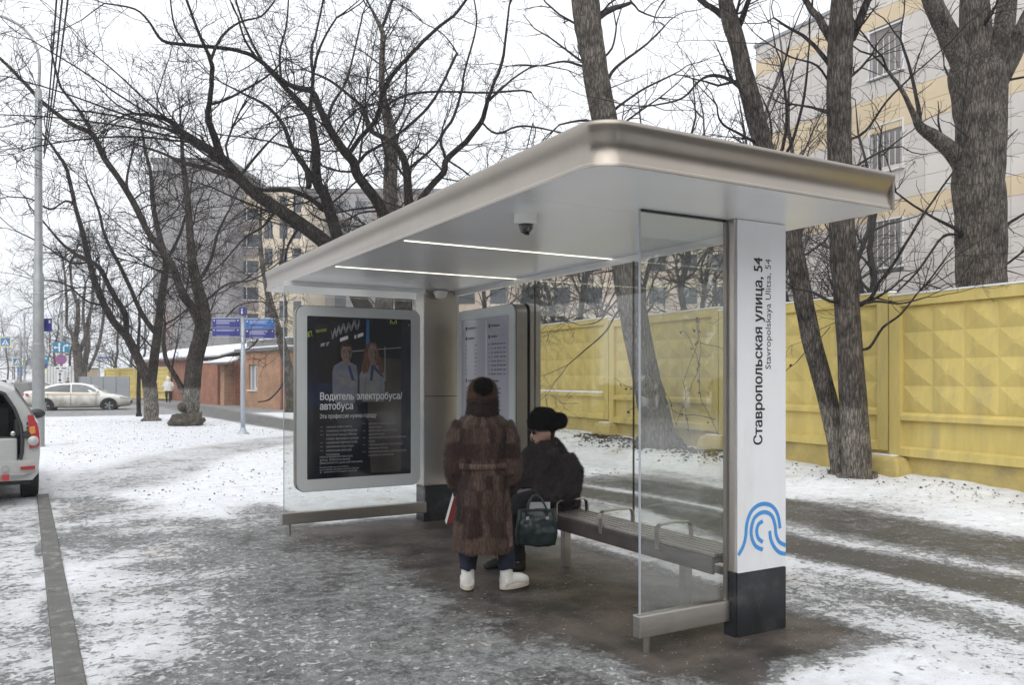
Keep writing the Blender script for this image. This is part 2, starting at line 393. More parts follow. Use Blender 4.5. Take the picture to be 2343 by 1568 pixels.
def glyph_mesh(s, size, align, spacing):
    """outlines of a line of lettering, filled by winding number so that overlapping contours stay whole"""
    from mathutils.geometry import delaunay_2d_cdt
    cu = bpy.data.curves.new('lettering', 'FONT'); cu.body = s; cu.size = size; cu.align_x = align
    cu.space_character = spacing; cu.resolution_u = 3; cu.fill_mode = 'NONE' if hasattr(cu, 'fill_mode') else cu.fill_mode
    ob = bpy.data.objects.new('lettering', cu); me0 = evaluated(ob)
    bpy.data.objects.remove(ob); bpy.data.curves.remove(cu)
    V = [Vector((v.co.x, v.co.y)) for v in me0.vertices]; E = [tuple(e.vertices) for e in me0.edges]
    nb = {}
    for i, j in E: nb.setdefault(i, []).append(j); nb.setdefault(j, []).append(i)
    seen = set(); loops = []
    for st in range(len(V)):
        if st in seen or st not in nb: continue
        lp_ = [st]; seen.add(st); cur = min(nb[st], key=lambda q: abs(q - st)) if (st+1) not in nb[st] else st+1
        while cur not in seen:
            lp_.append(cur); seen.add(cur); nx_ = [q for q in nb[cur] if q not in seen]
            if not nx_: break
            cur = cur+1 if cur+1 in nx_ else nx_[0]
        if len(lp_) > 2: loops.append(lp_)
    bpy.data.meshes.remove(me0)
    k = 1.0 / size                                               # work at unit size for the triangulation's tolerance
    res = delaunay_2d_cdt([v*k for v in V], [(lp_[i], lp_[(i+1) % len(lp_)]) for lp_ in loops for i in range(len(lp_))], [], 0, 1e-5)
    rv, rf = res[0], res[2]
    box = [(min(V[i].x for i in lp_)*k, max(V[i].x for i in lp_)*k, [V[i]*k for i in lp_]) for lp_ in loops]
    out = []
    for f in rf:
        c = sum((rv[i] for i in f), Vector((0,0))) / len(f); wn = 0
        for x0_, x1_, P in box:
            if not (x0_ <= c.x <= x1_): continue
            for i in range(len(P)):
                p, q = P[i], P[(i+1) % len(P)]
                if (p.y <= c.y) != (q.y <= c.y):
                    x = p.x + (c.y-p.y)/(q.y-p.y)*(q.x-p.x)
                    if x > c.x: wn += 1 if q.y > p.y else -1
        if wn: out.append(tuple(f))
    me = bpy.data.meshes.new('lettering'); me.from_pydata([(v.x*size, v.y*size, 0) for v in rv], [], out); me.update()
    return me
def text(name, s, size, o, xd, yd, mat, parent=None, bold=0.0, align='LEFT', ext=.0006, spacing=1.0, maxw=None):
    me = glyph_mesh(s, size, align, spacing)
    xd, yd = Vector(xd).normalized(), Vector(yd).normalized(); zd = xd.cross(yd)
    if bold:                                                    # heavier face: shifted copies a hair apart in depth
        bm = bmesh.new()
        for i, (dx, dy) in enumerate(((0,0), (bold,0), (-bold,0), (0,bold*.5), (0,-bold*.5), (bold*.5,bold*.4), (-bold*.5,-bold*.4))):
            m2 = me.copy(); m2.transform(Matrix.Translation((dx, dy, -.00004*i))); bm.from_mesh(m2); bpy.data.meshes.remove(m2)
        bm.to_mesh(me); bm.free()
    if maxw:
        xs = [v.co.x for v in me.vertices]
        k = maxw / (max(xs) - min(xs)); me.transform(Matrix.Diagonal((k, 1, 1, 1)))
    M = Matrix((xd, yd, zd)).transposed().to_4x4(); M.translation = Vector(o); me.transform(M)
    me.materials.clear(); me.name = name
    return link(name, me, mat, parent)
def rounded(x0, x1, z0, z1, r_, seg=6):
    pts = []
    for (cx, cz, a0) in ((x1-r_, z1-r_, 0), (x0+r_, z1-r_, 90), (x0+r_, z0+r_, 180), (x1-r_, z0+r_, 270)):
        for i in range(seg+1):
            a = R(a0 + 90*i/seg); pts.append((cx + r_*math.cos(a), cz + r_*math.sin(a)))
    return pts
def remesh(mb, vox, sm_it=4, name='m'):
    me = mb.mesh(name); fixn(me)
    o = bpy.data.objects.new(name, me)
    m = o.modifiers.new('r', 'REMESH'); m.mode = 'VOXEL'; m.voxel_size = vox
    s_ = o.modifiers.new('s', 'SMOOTH'); s_.factor = .5; s_.iterations = sm_it
    out = evaluated(o)
    bpy.data.objects.remove(o); bpy.data.meshes.remove(me); out.name = name; smooth(out)
    return out
def fur(me, n, length, mat, name, parent, seed=1, droop=.5, wid=.0016):
    """short pile: one thin blade per hair, combed downwards"""
    rg = random.Random(seed); me.calc_loop_triangles(); tri = me.loop_triangles
    cum = []; t = 0
    for q in tri: t += q.area; cum.append(t)
    import bisect
    V = me.vertices; b = MB()
    for _ in range(n):
        q = tri[min(bisect.bisect(cum, rg.random()*t), len(tri)-1)]
        u, v = rg.random(), rg.random()
        if u + v > 1: u, v = 1-u, 1-v
        a, c, d = (V[i].co for i in q.vertices)
        p = a + (c-a)*u + (d-a)*v; nn = q.normal
        g = Vector((rg.gauss(0,.35), rg.gauss(0,.35), -droop + rg.gauss(0,.3)))
        dr = (nn + g).normalized() * length * rg.uniform(.6, 1.2)
        sd = nn.cross(dr); sd = sd.normalized()*wid if sd.length > 1e-6 else Vector((wid,0,0))
        k = len(b.v); b.v += [tuple(p-sd), tuple(p+sd), tuple(p+dr)]; b.f.append((k,k+1,k+2))
    o = obj(name, b, mat, parent, fix=False); o['kind'] = 'stuff'
    return o
# ================================================================ GROUND
def sstep(a, b, x):
    t = max(0., min(1., (x - a) / (b - a))); return t*t*(3 - 2*t)
def kerb_x(Y):
    return .07 - .0128 * (Y - 4.9) - .035 * max(0, min(Y, 32) - 13) ** 1.35
def fence_x(Y): return 11.62 + .0567 * (Y - 6.22)
def fence_z(Y): return max(-.05, min(.38, .0165 * (Y - 6.22)))
def nz(x, y, s, o=0): return mnoise.noise(Vector((x*s + o, y*s - o, o*1.7)))
def road_drop(Y): return -.05 * (1 - sstep(11.5, 14.5, Y))
def ground_z(X, Y):
    if X < kerb_x(Y) and Y < 34: return road_drop(Y)
    z = 0.0
    k = sstep(fence_x(Y) - 2.4, fence_x(Y) - .5, X)
    z += k * (fence_z(Y) * 1.0 + .05 + .05 * nz(X, Y, .9, 3) + .03*nz(X, Y, 3.1, 8))
    lawn = lawn_k(X, Y)
    z += lawn * (.03 + .035 * nz(X, Y, .6, 5))
    return z
def seg_d(p, a, b):
    ax, ay = a; bx, by = b; vx, vy = bx-ax, by-ay
    t = max(0, min(1, ((p[0]-ax)*vx + (p[1]-ay)*vy) / (vx*vx + vy*vy)))
    return math.hypot(p[0]-ax-t*vx, p[1]-ay-t*vy)
def pl_d(p, pl): return min(seg_d(p, pl[i], pl[i+1]) for i in range(len(pl)-1))
def gp(*a): return tuple(gnd(*a)[:2])
PATH_DIAG = [gp(235, 1110), gp(330, 1075), gp(430, 1045), gp(560, 1020), gp(660, 1006), gp(900, 985)]   # trodden path across the lawn
PATH_FAR = [gp(250, 921), gp(420, 930), gp(520, 950), gp(660, 972), gp(900, 1005)]                       # strip of asphalt before the brick house
SH_X0, SH_X1, SH_Y0, SH_Y1 = 2.2, 4.44, 3.12, 9.3
def in_shelter(X, Y):
    fx = 2.35 + .30 * nz(X, Y, .8, 2) + .18 * nz(X, Y, 2.3, 4) + max(0, 4.4 - Y) * .45 + .05*max(0, Y-7)
    a = sstep(fx - .35, fx + .25, X) * sstep(4.62, 4.38, X)
    ye = 3.35 + .2 * nz(X, Y, 1.2, 9) - .35 * max(0, 3.6 - X)
    return a * sstep(ye - .25, ye + .1, Y) * sstep(9.0, 8.6, Y + .15 * nz(X, Y, 1.5, 1))
def lawn_k(X, Y):
    if X < kerb_x(Y) + .4: return 0
    a = sstep(9.0, 10.6, Y + .9 * (1.9 - X) * 0 + (-.9 if X > 2 else 0)) * sstep(1.3, 2.2, X + max(0, Y - 9.5) * .3)
    if Y > 13.6: a = max(a, sstep(14.6, 15.4, Y) * sstep(.35, .8, X - kerb_x(Y)))
    a *= sstep(9.6, 8.3, X - .0 * Y) if Y < 16 else sstep(fence_x(Y) - .5, fence_x(Y) - 1.4, X)
    d = pl_d((X, Y), PATH_DIAG); a *= sstep(.7, 1.5, d)
    d2 = pl_d((X, Y), PATH_FAR); a *= sstep(.9, 1.7, d2)
    if Y > 36: a *= sstep(39.5, 37.5, Y)
    return a
def coverage(X, Y):
    """share of the surface that snow hides: 1 clean snow, 0 bare asphalt"""
    if X < kerb_x(Y) and Y < 34: c = .74 + .10 * nz(X, Y, .35, 6) - .25 * sstep(12, 30, Y)
    elif X < 2.6 and Y < 16:
        c = .58 + .30 * nz(X, Y, .55, 11) + .22 * nz(X, Y, 1.7, 12)
        c += .10 * sstep(1.0, .25, X)
        c -= .24 * math.exp(-((X - 1.5) / .85) ** 2 - ((Y - 6.3) / 1.5) ** 2)
        c -= .10 * math.exp(-((X - 1.0) / .8) ** 2 - ((Y - 3.6) / 1.2) ** 2)
        c += .10 * sstep(8, 11, Y)
    else:
        c = .86 + .10 * nz(X, Y, .5, 13)
    if X > 4.4 and Y < 19:                                      # drive between the shelter and the fence
        sh = .12 * nz(X, Y, .45, 21) + .12 * nz(X * 2.2, Y * .5, .6, 23)
        x = X + sh * 2.2 - .02 * (Y - 5)
        def band(a, b, s=.14): return sstep(a - s, a + s, x) * sstep(b + s, b - s, x)
        c = .78 + .20 * nz(X, Y, .6, 24)
        c = c * (1 - band(7.15, 8.55)) + .27 * band(7.15, 8.55)
        b2 = band(6.15, 6.85, .1); c = c * (1 - b2) + .20 * b2
        b3 = band(5.3, 5.65, .15) * sstep(4.4, 3.8, Y); c = c * (1 - b3) + .50 * b3
        c += .12 * sstep(9.0, 9.6, X)
    if Y > 34:
        c = .55
        if X > fence_x(Y) + .5: c = .9
    d = pl_d((X, Y), PATH_DIAG); k = sstep(1.5, .5, d); c = c * (1 - k) + (.75 + .08 * nz(X, Y, 1.1, 31)) * k
    d2 = pl_d((X, Y), PATH_FAR); k = sstep(1.6, .8, d2); c = c * (1 - k) + .32 * k
    lk = lawn_k(X, Y); c = c * (1 - lk) + .97 * lk
    s = in_shelter(X, Y)
    inner = .09 + .30 * sstep(3.1, 2.2, X) + .16 * nz(X, Y, 1.1, 41) + .14 * nz(X, Y, 3.0, 42)
    c = c * (1 - s) + inner * s
    if X > fence_x(Y): c = .97
    return max(0.0, min(1.0, c))
def brown(X, Y):
    return in_shelter(X, Y)
def ground_material():
    m, nt, b = _new('ground_snow_asphalt')
    L = nt.links.new
    tc = N(nt, 'TexCoord'); at = N(nt, 'Attribute', attribute_name='cover'); ab = N(nt, 'Attribute', attribute_name='bare')
    def noise_(scale, det=8, ro=.68, dist=0):
        n = N(nt, 'TexNoise'); n.inputs['Scale'].default_value = scale; n.inputs['Detail'].default_value = det
        n.inputs['Roughness'].default_value = ro; n.inputs['Distortion'].default_value = dist
        L(tc.outputs['Object'], n.inputs['Vector']); return n.outputs['Fac']
    def math_(op, a, b_=None, c=None, clamp=False):
        n = N(nt, 'Math', operation=op); n.use_clamp = clamp
        for i, v in enumerate((a, b_, c)):
            if v is None: continue
            if isinstance(v, (int, float)): n.inputs[i].default_value = v
            else: L(v, n.inputs[i])
        return n.outputs[0]
    nA = noise_(3.2, 10, .70, .25); nB = noise_(10, 9, .75, .4); nC = noise_(1.1, 4, .5); nD = noise_(34, 6, .75, .3)
    n = math_('MULTIPLY_ADD', nA, .33, math_('MULTIPLY_ADD', nB, .34, math_('MULTIPLY_ADD', nC, .11, math_('MULTIPLY', nD, .22))))
    n = math_('MULTIPLY_ADD', math_('SUBTRACT', n, .5), 2.7, .5)          # about 0..1
    t = math_('ADD', n, math_('SUBTRACT', at.outputs['Fac'], .5))           # > .5 : snow
    def ramp(v, a, b_):
        r = N(nt, 'MapRange'); r.interpolation_type = 'SMOOTHSTEP'; L(v, r.inputs[0]); r.inputs[1].default_value = a; r.inputs[2].default_value = b_
        return r.outputs[0]
    nE = math_('MULTIPLY_ADD', math_('SUBTRACT', noise_(17, 6, .62, .3), .5), 3.0, .5)
    nF = math_('MULTIPLY_ADD', math_('SUBTRACT', noise_(12, 7, .66, .5), .5), 3.0, .5)
    flecks = ramp(math_('ADD', nE, math_('MULTIPLY_ADD', at.outputs['Fac'], .8, -.47)), .52, .74)     # small scattered lumps
    lim = math_('MULTIPLY', math_('SUBTRACT', 1.0, at.outputs['Fac']), .62)
    hole = N(nt, 'MapRange'); hole.interpolation_type = 'SMOOTHSTEP'; L(nF, hole.inputs[0]); L(math_('SUBTRACT', lim, .14), hole.inputs[1]); L(math_('ADD', lim, .10), hole.inputs[2]); hole.inputs[3].default_value = 1; hole.inputs[4].default_value = 0
    keep = math_('MULTIPLY_ADD', hole.outputs[0], -.75, 1.0)                                   # scraped spots
    snow = math_('MULTIPLY', math_('MAXIMUM', ramp(t, .50, .72), math_('MULTIPLY', flecks, .92)), keep)
    ice = math_('MULTIPLY', ramp(t, .20, .50), math_('MULTIPLY_ADD', hole.outputs[0], -.6, 1.0))
    # asphalt
    fine = noise_(140, 3, .6); blot = noise_(2.2, 6, .6)
    ra = N(nt, 'ValToRGB'); ra.color_ramp.elements[0].position = .35; ra.color_ramp.elements[1].position = .68
    ra.color_ramp.elements[0].color = (.040, .038, .037, 1); ra.color_ramp.elements[1].color = (.088, .084, .080, 1)
    L(math_('MULTIPLY_ADD', fine, .45, math_('MULTIPLY', blot, .55)), ra.inputs[0])
    rb = N(nt, 'ValToRGB'); rb.color_ramp.elements[0].position = .42; rb.color_ramp.elements[1].position = .60
    rb.color_ramp.elements[0].color = (.024, .021, .019, 1); rb.color_ramp.elements[1].color = (.112, .091, .080, 1)
    L(math_('MULTIPLY_ADD', fine, .25, math_('MULTIPLY', blot, .75)), rb.inputs[0])
    def mix(f, a, b_):
        n_ = N(nt, 'Mix', data_type='RGBA'); L(f, n_.inputs['Factor'])
        for k, v in (('A', a), ('B', b_)):
            if isinstance(v, tuple): n_.inputs[k].default_value = v + (1,)
            else: L(v, n_.inputs[k])
        return n_.outputs['Result']
    asph = mix(ab.outputs['Fac'], ra.outputs[0], rb.outputs[0])
    ri = N(nt, 'ValToRGB'); ri.color_ramp.elements[0].position = .38; ri.color_ramp.elements[1].position = .64
    ri.color_ramp.elements[0].color = (.095, .093, .089, 1); ri.color_ramp.elements[1].color = (.50, .51, .515, 1)
    L(math_('MULTIPLY_ADD', noise_(16, 9, .8), .5, math_('MULTIPLY', noise_(3.1, 9, .75, .6), .5)), ri.inputs[0])
    rs = N(nt, 'ValToRGB'); rs.color_ramp.elements[0].position = .28; rs.color_ramp.elements[1].position = .62
    rs.color_ramp.elements[0].color = (.60, .61, .63, 1); rs.color_ramp.elements[1].color = (.84, .86, .90, 1)
    L(noise_(5, 8, .75), rs.inputs[0])
    trod = ramp(at.outputs['Fac'], .66, .95)                     # trodden snow is greyer than untouched snow
    rt = N(nt, 'ValToRGB'); rt.color_ramp.elements[0].position = .3; rt.color_ramp.elements[1].position = .68
    rt.color_ramp.elements[0].color = (.36, .355, .35, 1); rt.color_ramp.elements[1].color = (.67, .675, .69, 1)
    L(noise_(13, 9, .8), rt.inputs[0]); clean = mix(trod, rt.outputs[0], rs.outputs[0])
    tan = mix(ramp(noise_(.7, 5, .6), .58, .72), clean, (.58, .52, .46))       # sand strewn on the snow
    c = mix(snow, mix(ice, asph, ri.outputs[0]), tan)
    # grit and crystals on the dark surface
    v = N(nt, 'TexVoronoi'); v.inputs['Scale'].default_value = 42; L(tc.outputs['Object'], v.inputs['Vector'])
    sx = N(nt, 'SeparateColor'); L(v.outputs['Color'], sx.inputs[0])
    gr = math_('MULTIPLY', math_('LESS_THAN', v.outputs['Distance'], .14), math_('GREATER_THAN', sx.outputs[0], .86))
    c = mix(gr, c, (.72, .74, .77))
    v2 = N(nt, 'TexVoronoi'); v2.inputs['Scale'].default_value = 14; L(tc.outputs['Object'], v2.inputs['Vector'])
    L(c, b.inputs['Base Color'])
    r = N(nt, 'MapRange'); L(t, r.inputs[0]); r.inputs[1].default_value = .2; r.inputs[2].default_value = .7; r.inputs[3].default_value = .42; r.inputs[4].default_value = .72
    L(r.outputs[0], b.inputs['Roughness']); b.inputs['Specular IOR Level'].default_value = .4
    h = math_('MULTIPLY_ADD', snow, .9, math_('MULTIPLY_ADD', ice, .35, math_('MULTIPLY_ADD', fine, .10, math_('MULTIPLY', nB, .55))))
    bp = N(nt, 'Bump'); bp.inputs['Strength'].default_value = .9; bp.inputs['Distance'].default_value = .03
    L(h, bp.inputs['Height']); L(bp.outputs[0], b.inputs['Normal'])
    MATS['ground'] = m
ground_material()
def spaced(a, b, st): return [a + (b-a) * i / max(1, round((b-a)/st)) for i in range(round((b-a)/st) + 1)]
xs = [-900, -500, -250, -120, -60, -30, -18] + spaced(-12, -2.2, .7) + spaced(-2, 12.8, .13) + spaced(13.2, 26, .9) + [32, 45, 70, 120, 250, 500, 900]
ys = [-60, -20, -6, -2] + spaced(0, 2.2, .5) + spaced(2.4, 13.5, .13) + spaced(13.8, 34, .35) + spaced(35, 66, 1.2) + [75, 90, 120, 170, 260, 420, 700, 1200]
def build_ground():
    nx = len(xs); vid = {}; V = []; cov = []; br = []
    kinds = {'road': [], 'pavement': [], 'lawn': [], 'drive': [], 'terrain': []}
    for j, Y in enumerate(ys):
        for i, X in enumerate(xs):
            V.append((X, Y, ground_z(X, Y))); cov.append(coverage(X, Y)); br.append(brown(X, Y))
    # pull one column of vertices onto the kerb so that the step is clean
    for j, Y in enumerate(ys):
        if Y > 34: continue
        kx = kerb_x(Y); ii = min(range(nx), key=lambda i: abs(xs[i] - kx))
        X0, _, _ = V[j*nx + ii]; V[j*nx + ii] = (kx - .02, Y, road_drop(Y))
    for j in range(len(ys)-1):
        for i in range(nx-1):
            X = (xs[i] + xs[i+1]) / 2; Y = (ys[j] + ys[j+1]) / 2
            f = (j*nx+i, j*nx+i+1, (j+1)*nx+i+1, (j+1)*nx+i)
            if X < kerb_x(Y) and X > -14 and Y < 420 and Y > -20: k = 'road'
            elif 34 < Y < 48 and -14 < X < 14: k = 'road'
            elif lawn_k(X, Y) > .5: k = 'lawn'
            elif X > 4.6 and X < 9.4 and Y < 20: k = 'drive'
            elif -20 < X < 14 and -20 < Y < 66: k = 'pavement'
            else: k = 'terrain'
            kinds[k].append(f)
    for k, fs in kinds.items():
        mp = {}; vv = []; ff = []
        for f in fs:
            q = []
            for a in f:
                if a not in mp: mp[a] = len(vv); vv.append(a)
                q.append(mp[a])
            ff.append(q)
        me = bpy.data.meshes.new(k); me.from_pydata([V[a] for a in vv], [], ff); me.update()
        for nm, arr in (('cover', cov), ('bare', br)):
            a = me.attributes.new(nm, 'FLOAT', 'POINT'); a.data.foreach_set('value', [arr[q] for q in vv])
        o = link(k, me, 'ground', None, True); struct(o)
build_ground()
# kerb stones along the road edge, each one metre long
kerb_root = bpy.data.objects.new('kerb', None); COL.objects.link(kerb_root); struct(kerb_root)
yy = -1.0; k = 0
while yy < 12.95:
    y2 = yy + 1.0; x0, x1 = kerb_x(yy), kerb_x(y2)
    d = Vector((x1-x0, y2-yy, 0)).normalized(); nrm = Vector((d.y, -d.x, 0))
    c = Vector(((x0+x1)/2 + .0, (yy+y2)/2, -.052 )) + nrm * .075
    b = MB().obox(c, d * (.5 * (y2-yy) / abs(d.y) - .003), nrm * .07, Vector((0,0,.062)))
    o = obj('kerb_stone', b, 'kerb', kerb_root, bevel=.008); yy = y2; k += 1
# dead leaves lying on the snow
def leaves():
    rg = random.Random(3); b = MB()
    def leaf(X, Y, s):
        z = ground_z(X, Y) + .012; a = rg.uniform(0, 6.3); t = rg.uniform(-.5, .5)
        u = Vector((math.cos(a), math.sin(a), t*.6)) * s; v = Vector((-math.sin(a), math.cos(a), rg.uniform(-.5,.5))) * s * rg.uniform(.35, .7)
        p = Vector((X, Y, z)); b.quad(p-u, p-v*.9, p+u, p+v+Vector((0,0,s*.5)))
    n = 0
    while n < 2300:
        X = rg.uniform(.2, 9.5); Y = 9 + 26 * rg.random() ** 1.2
        if lawn_k(X, Y) > .6 and rg.random() < .35 + .9 * max(0, nz(X, Y, .5, 17)): leaf(X, Y, rg.uniform(.008, .026)); n += 1
    for _ in range(2000):
        Y = rg.uniform(3, 22); X = fence_x(Y) - .25 - abs(rg.gauss(0, .75))
        if rg.random() < .3 + nz(X, Y, .8, 19): leaf(X, Y, rg.uniform(.01, .03))
    for _ in range(1500):
        Y = rg.uniform(11, 16.5); X = fence_x(Y) - .3 - abs(rg.gauss(0, .5)); leaf(X, Y, rg.uniform(.02, .05))
    o = obj('fallen_leaves', b, 'leaf', None, fix=False); o['kind'] = 'stuff'
    tag(o, 'dead brown leaves scattered over the snowy ground', 'leaves')
leaves()
# ================================================================ BUS SHELTER
ZC = 2.585
sh = thing('bus_shelter', 'glass and brushed metal bus shelter with wide flat roof and white street-name column', 'bus shelter', (0,0,0))
# roof: fascia swept round the front with a rounded near corner
x0, x1, y0, y1 = 2.2, 4.33, 3.04, 9.5
prof = []                                                       # (outward offset, height): rounded brow over a hollow cove
for (o_, z) in ((-.05, 2.803), (-.012, 2.802), (-.003, 2.798), (0, 2.790), (-.001, 2.777), (-.003, 2.760), (-.007, 2.740), (-.013, 2.720), (-.0185, 2.700), (-.022, 2.678), (-.0225, 2.656), (-.020, 2.634), (-.0155, 2.614), (-.0120, 2.600), (-.0110, 2.592), (-.0110, 2.586)):
    prof.append((o_, z))
RC = .17
path = []                                                       # centre points with outward normals
path.append(((x1, y0), (0, -1)))
path.append(((x0 + RC, y0), (0, -1)))
for i in range(1, 12):
    a = R(270 - 90 * i / 12); path.append(((x0 + RC + RC*math.cos(a), y0 + RC + RC*math.sin(a)), (math.cos(a), math.sin(a))))
path.append(((x0, y0 + RC), (-1, 0)))
RF = .12
path.append(((x0, y1 - RF), (-1, 0)))
for i in range(1, 8):
    a = R(180 - 90 * i / 8); path.append(((x0 + RF + RF*math.cos(a), y1 - RF + RF*math.sin(a)), (math.cos(a), math.sin(a))))
path.append(((x0 + RF, y1), (0, 1))); path.append(((x1, y1), (0, 1)))
b = MB(); rg_ = []
for (p, n) in path: rg_.append([Vector((p[0] + n[0]*o_, p[1] + n[1]*o_, z)) for (o_, z) in prof])
k = len(prof)
for r_ in rg_: b.v += [tuple(q) for q in r_]
for i in range(len(rg_)-1):
    for j in range(k-1): b.f.append((i*k+j, (i+1)*k+j, (i+1)*k+j+1, i*k+j+1))
roof = obj('roof', MB().poly([(p[0]+n[0]*-.06, p[1]+n[1]*-.06, 2.785) for p, n in path]), 'roof_grey', sh, fix=False)
fo = obj('fascia', b, 'fascia', roof, True)
# snow film on the roof top
obj('roof_snow', MB().prism([(x0+.12, y0+.12), (x1-.1, y0+.12), (x1-.1, y1-.15), (x0+.12, y1-.15)], 2.788, 2.80, 2), 'snow', roof)
# ceiling panels with fine joints
ce_o = prof[-1][0] - .002
cpath = [(p[0]+n[0]*ce_o, p[1]+n[1]*ce_o) for p, n in path]
joints = [3.04 - .1, 3.86, 5.45, 7.03, 9.6]
for a, c in zip(joints[:-1], joints[1:]):
    # clip the outline to the strip a..c
    def clip(pts, v, keep_gt):
        out = []
        for i in range(len(pts)):
            p, q = pts[i], pts[(i+1) % len(pts)]
            ip, iq = (p[1] > v) == keep_gt, (q[1] > v) == keep_gt
            if ip: out.append(p)
            if ip != iq: t = (v - p[1]) / (q[1] - p[1]); out.append((p[0] + (q[0]-p[0])*t, v))
        return out
    pl = clip(clip(cpath, a + .002, True), c - .002, False)
    obj('ceiling_panel', MB().prism(pl, ZC, ZC + .02, 2), 'ceiling', roof)
obj('roof_core', MB().box(x0+.1, x1-.02, y0+.12, y1-.12, ZC+.023, 2.78), 'black', roof)
obj('back_trim', MB().box(x1-.018, x1, y0+.005, y1-.005, ZC+.002, 2.79), 'case_side', roof)
for yl in (5.47, 7.04):
    obj('light_strip', MB().box(2.26, 4.10, yl-.009, yl+.009, ZC-.004, ZC+.003), 'led', roof)
# dome camera under the ceiling and a small one on the far column
def dome(c, r_):
    o = obj('dome_camera', MB().lathe([(r_*.98, .0), (r_, -.018), (r_*.98, -.05), (r_*.72, -.062)], 32, c), 'plastic_white', sh, True); autosm(o, 30)
    q = obj('dome', MB().lathe([(r_*.66, -.060), (r_*.60, -.085), (r_*.42, -.108), (r_*.15, -.121), (.002, -.123)], 28, c), 'dome_dark', o, True)
    q2 = obj('lens', MB().lathe([(r_*.2, -.118), (r_*.18, -.126), (.002, -.128)], 16, (c[0], c[1]-.015, c[2])), 'black', o)
dome((2.53, 4.23, ZC), .072)
wc = obj('wall_camera', MB().lathe([(.075, 0), (.08, -.02), (.055, -.075), (.03, -.085)], 20, (3.86, 8.30, ZC-.015)), 'plastic_white', sh, True)
# columns
def column(ya, yb, face):                                        # ya: outer (near) side
    c = obj('column', MB().box(3.71, 4.15, ya, yb, .397, ZC), 'column_metal', sh, bevel=.008)
    obj('column_base', MB().box(3.712, 4.148, ya+.002, yb-.002, -.02, .394), 'dark_base', c, bevel=.006)
    return c
cn = column(3.70, 3.80, 0)
obj('white_panel', MB().prism(rounded(3.725, 4.146, .397, ZC-.004, .004, 1), 3.69, 3.699), 'column_white', cn)
obj('base_panel', MB().prism(rounded(3.722, 4.146, .0, .393, .004, 1), 3.689, 3.699), 'dark_base', cn)
cf = column(8.42, 8.64, 0)
obj('panel_joint', MB().box(3.708, 4.152, 8.418, 8.421, 1.395, 1.402), 'black', cf)
obj('panel_trim', MB().box(3.700, 3.709, 8.40, 8.425, .397, ZC), 'steel', cf)
for z in (.62, .95, 1.6, 1.9, 2.2): obj('rivet', MB().lathe([(.006, 0), (.004, -.004)], 8, (3.705, 8.398, z), 'y'), 'buckle', cf)
# lettering on the column, reading upwards
yf = 3.6885
text('street_name', 'Ставропольская улица, 54', .105, (3.935, yf, 1.180), (0,0,1), (-1,0,0), 'ink', cn, bold=.0030, maxw=1.175)
text('street_name_latin', 'Stavropolskaya Ulitsa, 54', .068, (4.010, yf, 1.655), (0,0,1), (-1,0,0), 'ink', cn, maxw=.695)
# blue wave emblem: bands along curves
def band2(name, pts, wdt, parent, mat, y):
    b = MB(); n = len(pts)
    L, Rr = [], []
    for i in range(n):
        a = Vector(pts[max(i-1,0)]); c = Vector(pts[min(i+1,n-1)]); d = (c-a).normalized(); nn = Vector((-d.y, d.x)) * wdt/2
        L.append(Vector(pts[i]) + nn); Rr.append(Vector(pts[i]) - nn)
    for i in range(n-1):
        b.quad((L[i].x, y, L[i].y), (L[i+1].x, y, L[i+1].y), (Rr[i+1].x, y, Rr[i+1].y), (Rr[i].x, y, Rr[i].y))
    return obj(name, b, mat, parent, fix=False)
def crv(pts, n=8):
    out = []; P = [pts[0]] + list(pts) + [pts[-1]]
    for i in range(1, len(P)-2):
        p0, p1, p2, p3 = (Vector(q) for q in P[i-1:i+3])
        for j in range(n):
            t = j / n
            out.append(.5*((2*p1) + (p2-p0)*t + (2*p0-5*p1+4*p2-p3)*t*t + (3*p1-p0-3*p2+p3)*t**3))
    out.append(Vector(pts[-1])); return out
def lg(px, py):                                                 # emblem drawn in the column's own proportions
    return (3.725 + (px - 828) / 317 * .421, .395 + (870 - .151*(px-828)*(1-(870-py)/1400) - py) * .0010)
W_ = .026
band2('emblem', crv([lg(832,755), lg(862,700), lg(878,640), lg(886,560), lg(912,490), lg(955,450), lg(1005,438), lg(1055,455), lg(1090,505), lg(1106,590)]), W_, cn, 'logo_blue', yf)
band2('emblem', crv([lg(990,722), lg(945,700), lg(920,655), lg(914,600), lg(930,535), lg(965,500), lg(1008,490), lg(1050,512), lg(1072,570), lg(1078,625), lg(1100,672), lg(1144,695)]), W_, cn, 'logo_blue', yf)
band2('emblem', crv([lg(990,545), lg(962,565), lg(950,605), lg(960,650), lg(990,675)]), W_, cn, 'logo_blue', yf)
band2('emblem', crv([lg(1036,605), lg(1044,660), lg(1070,710), lg(1105,740), lg(1144,748)]), W_, cn, 'logo_blue', yf)
# glazing
def pane(name, x0, x1, y0, y1, z0, z1):
    return obj(name, MB().box(x0, x1, y0, y1, z0, z1), 'glass', sh)
pane('near_pane', 3.03, 3.70, 3.765, 3.777, .225, ZC-.003)
pane('far_pane', 2.15, 3.70, 8.36, 8.372, .235, ZC-.003)
for a, c in ((3.82, 5.195), (5.205, 6.70), (6.71, 8.41)): pane('back_pane', 4.105, 4.117, a, c, .30, ZC-.003)
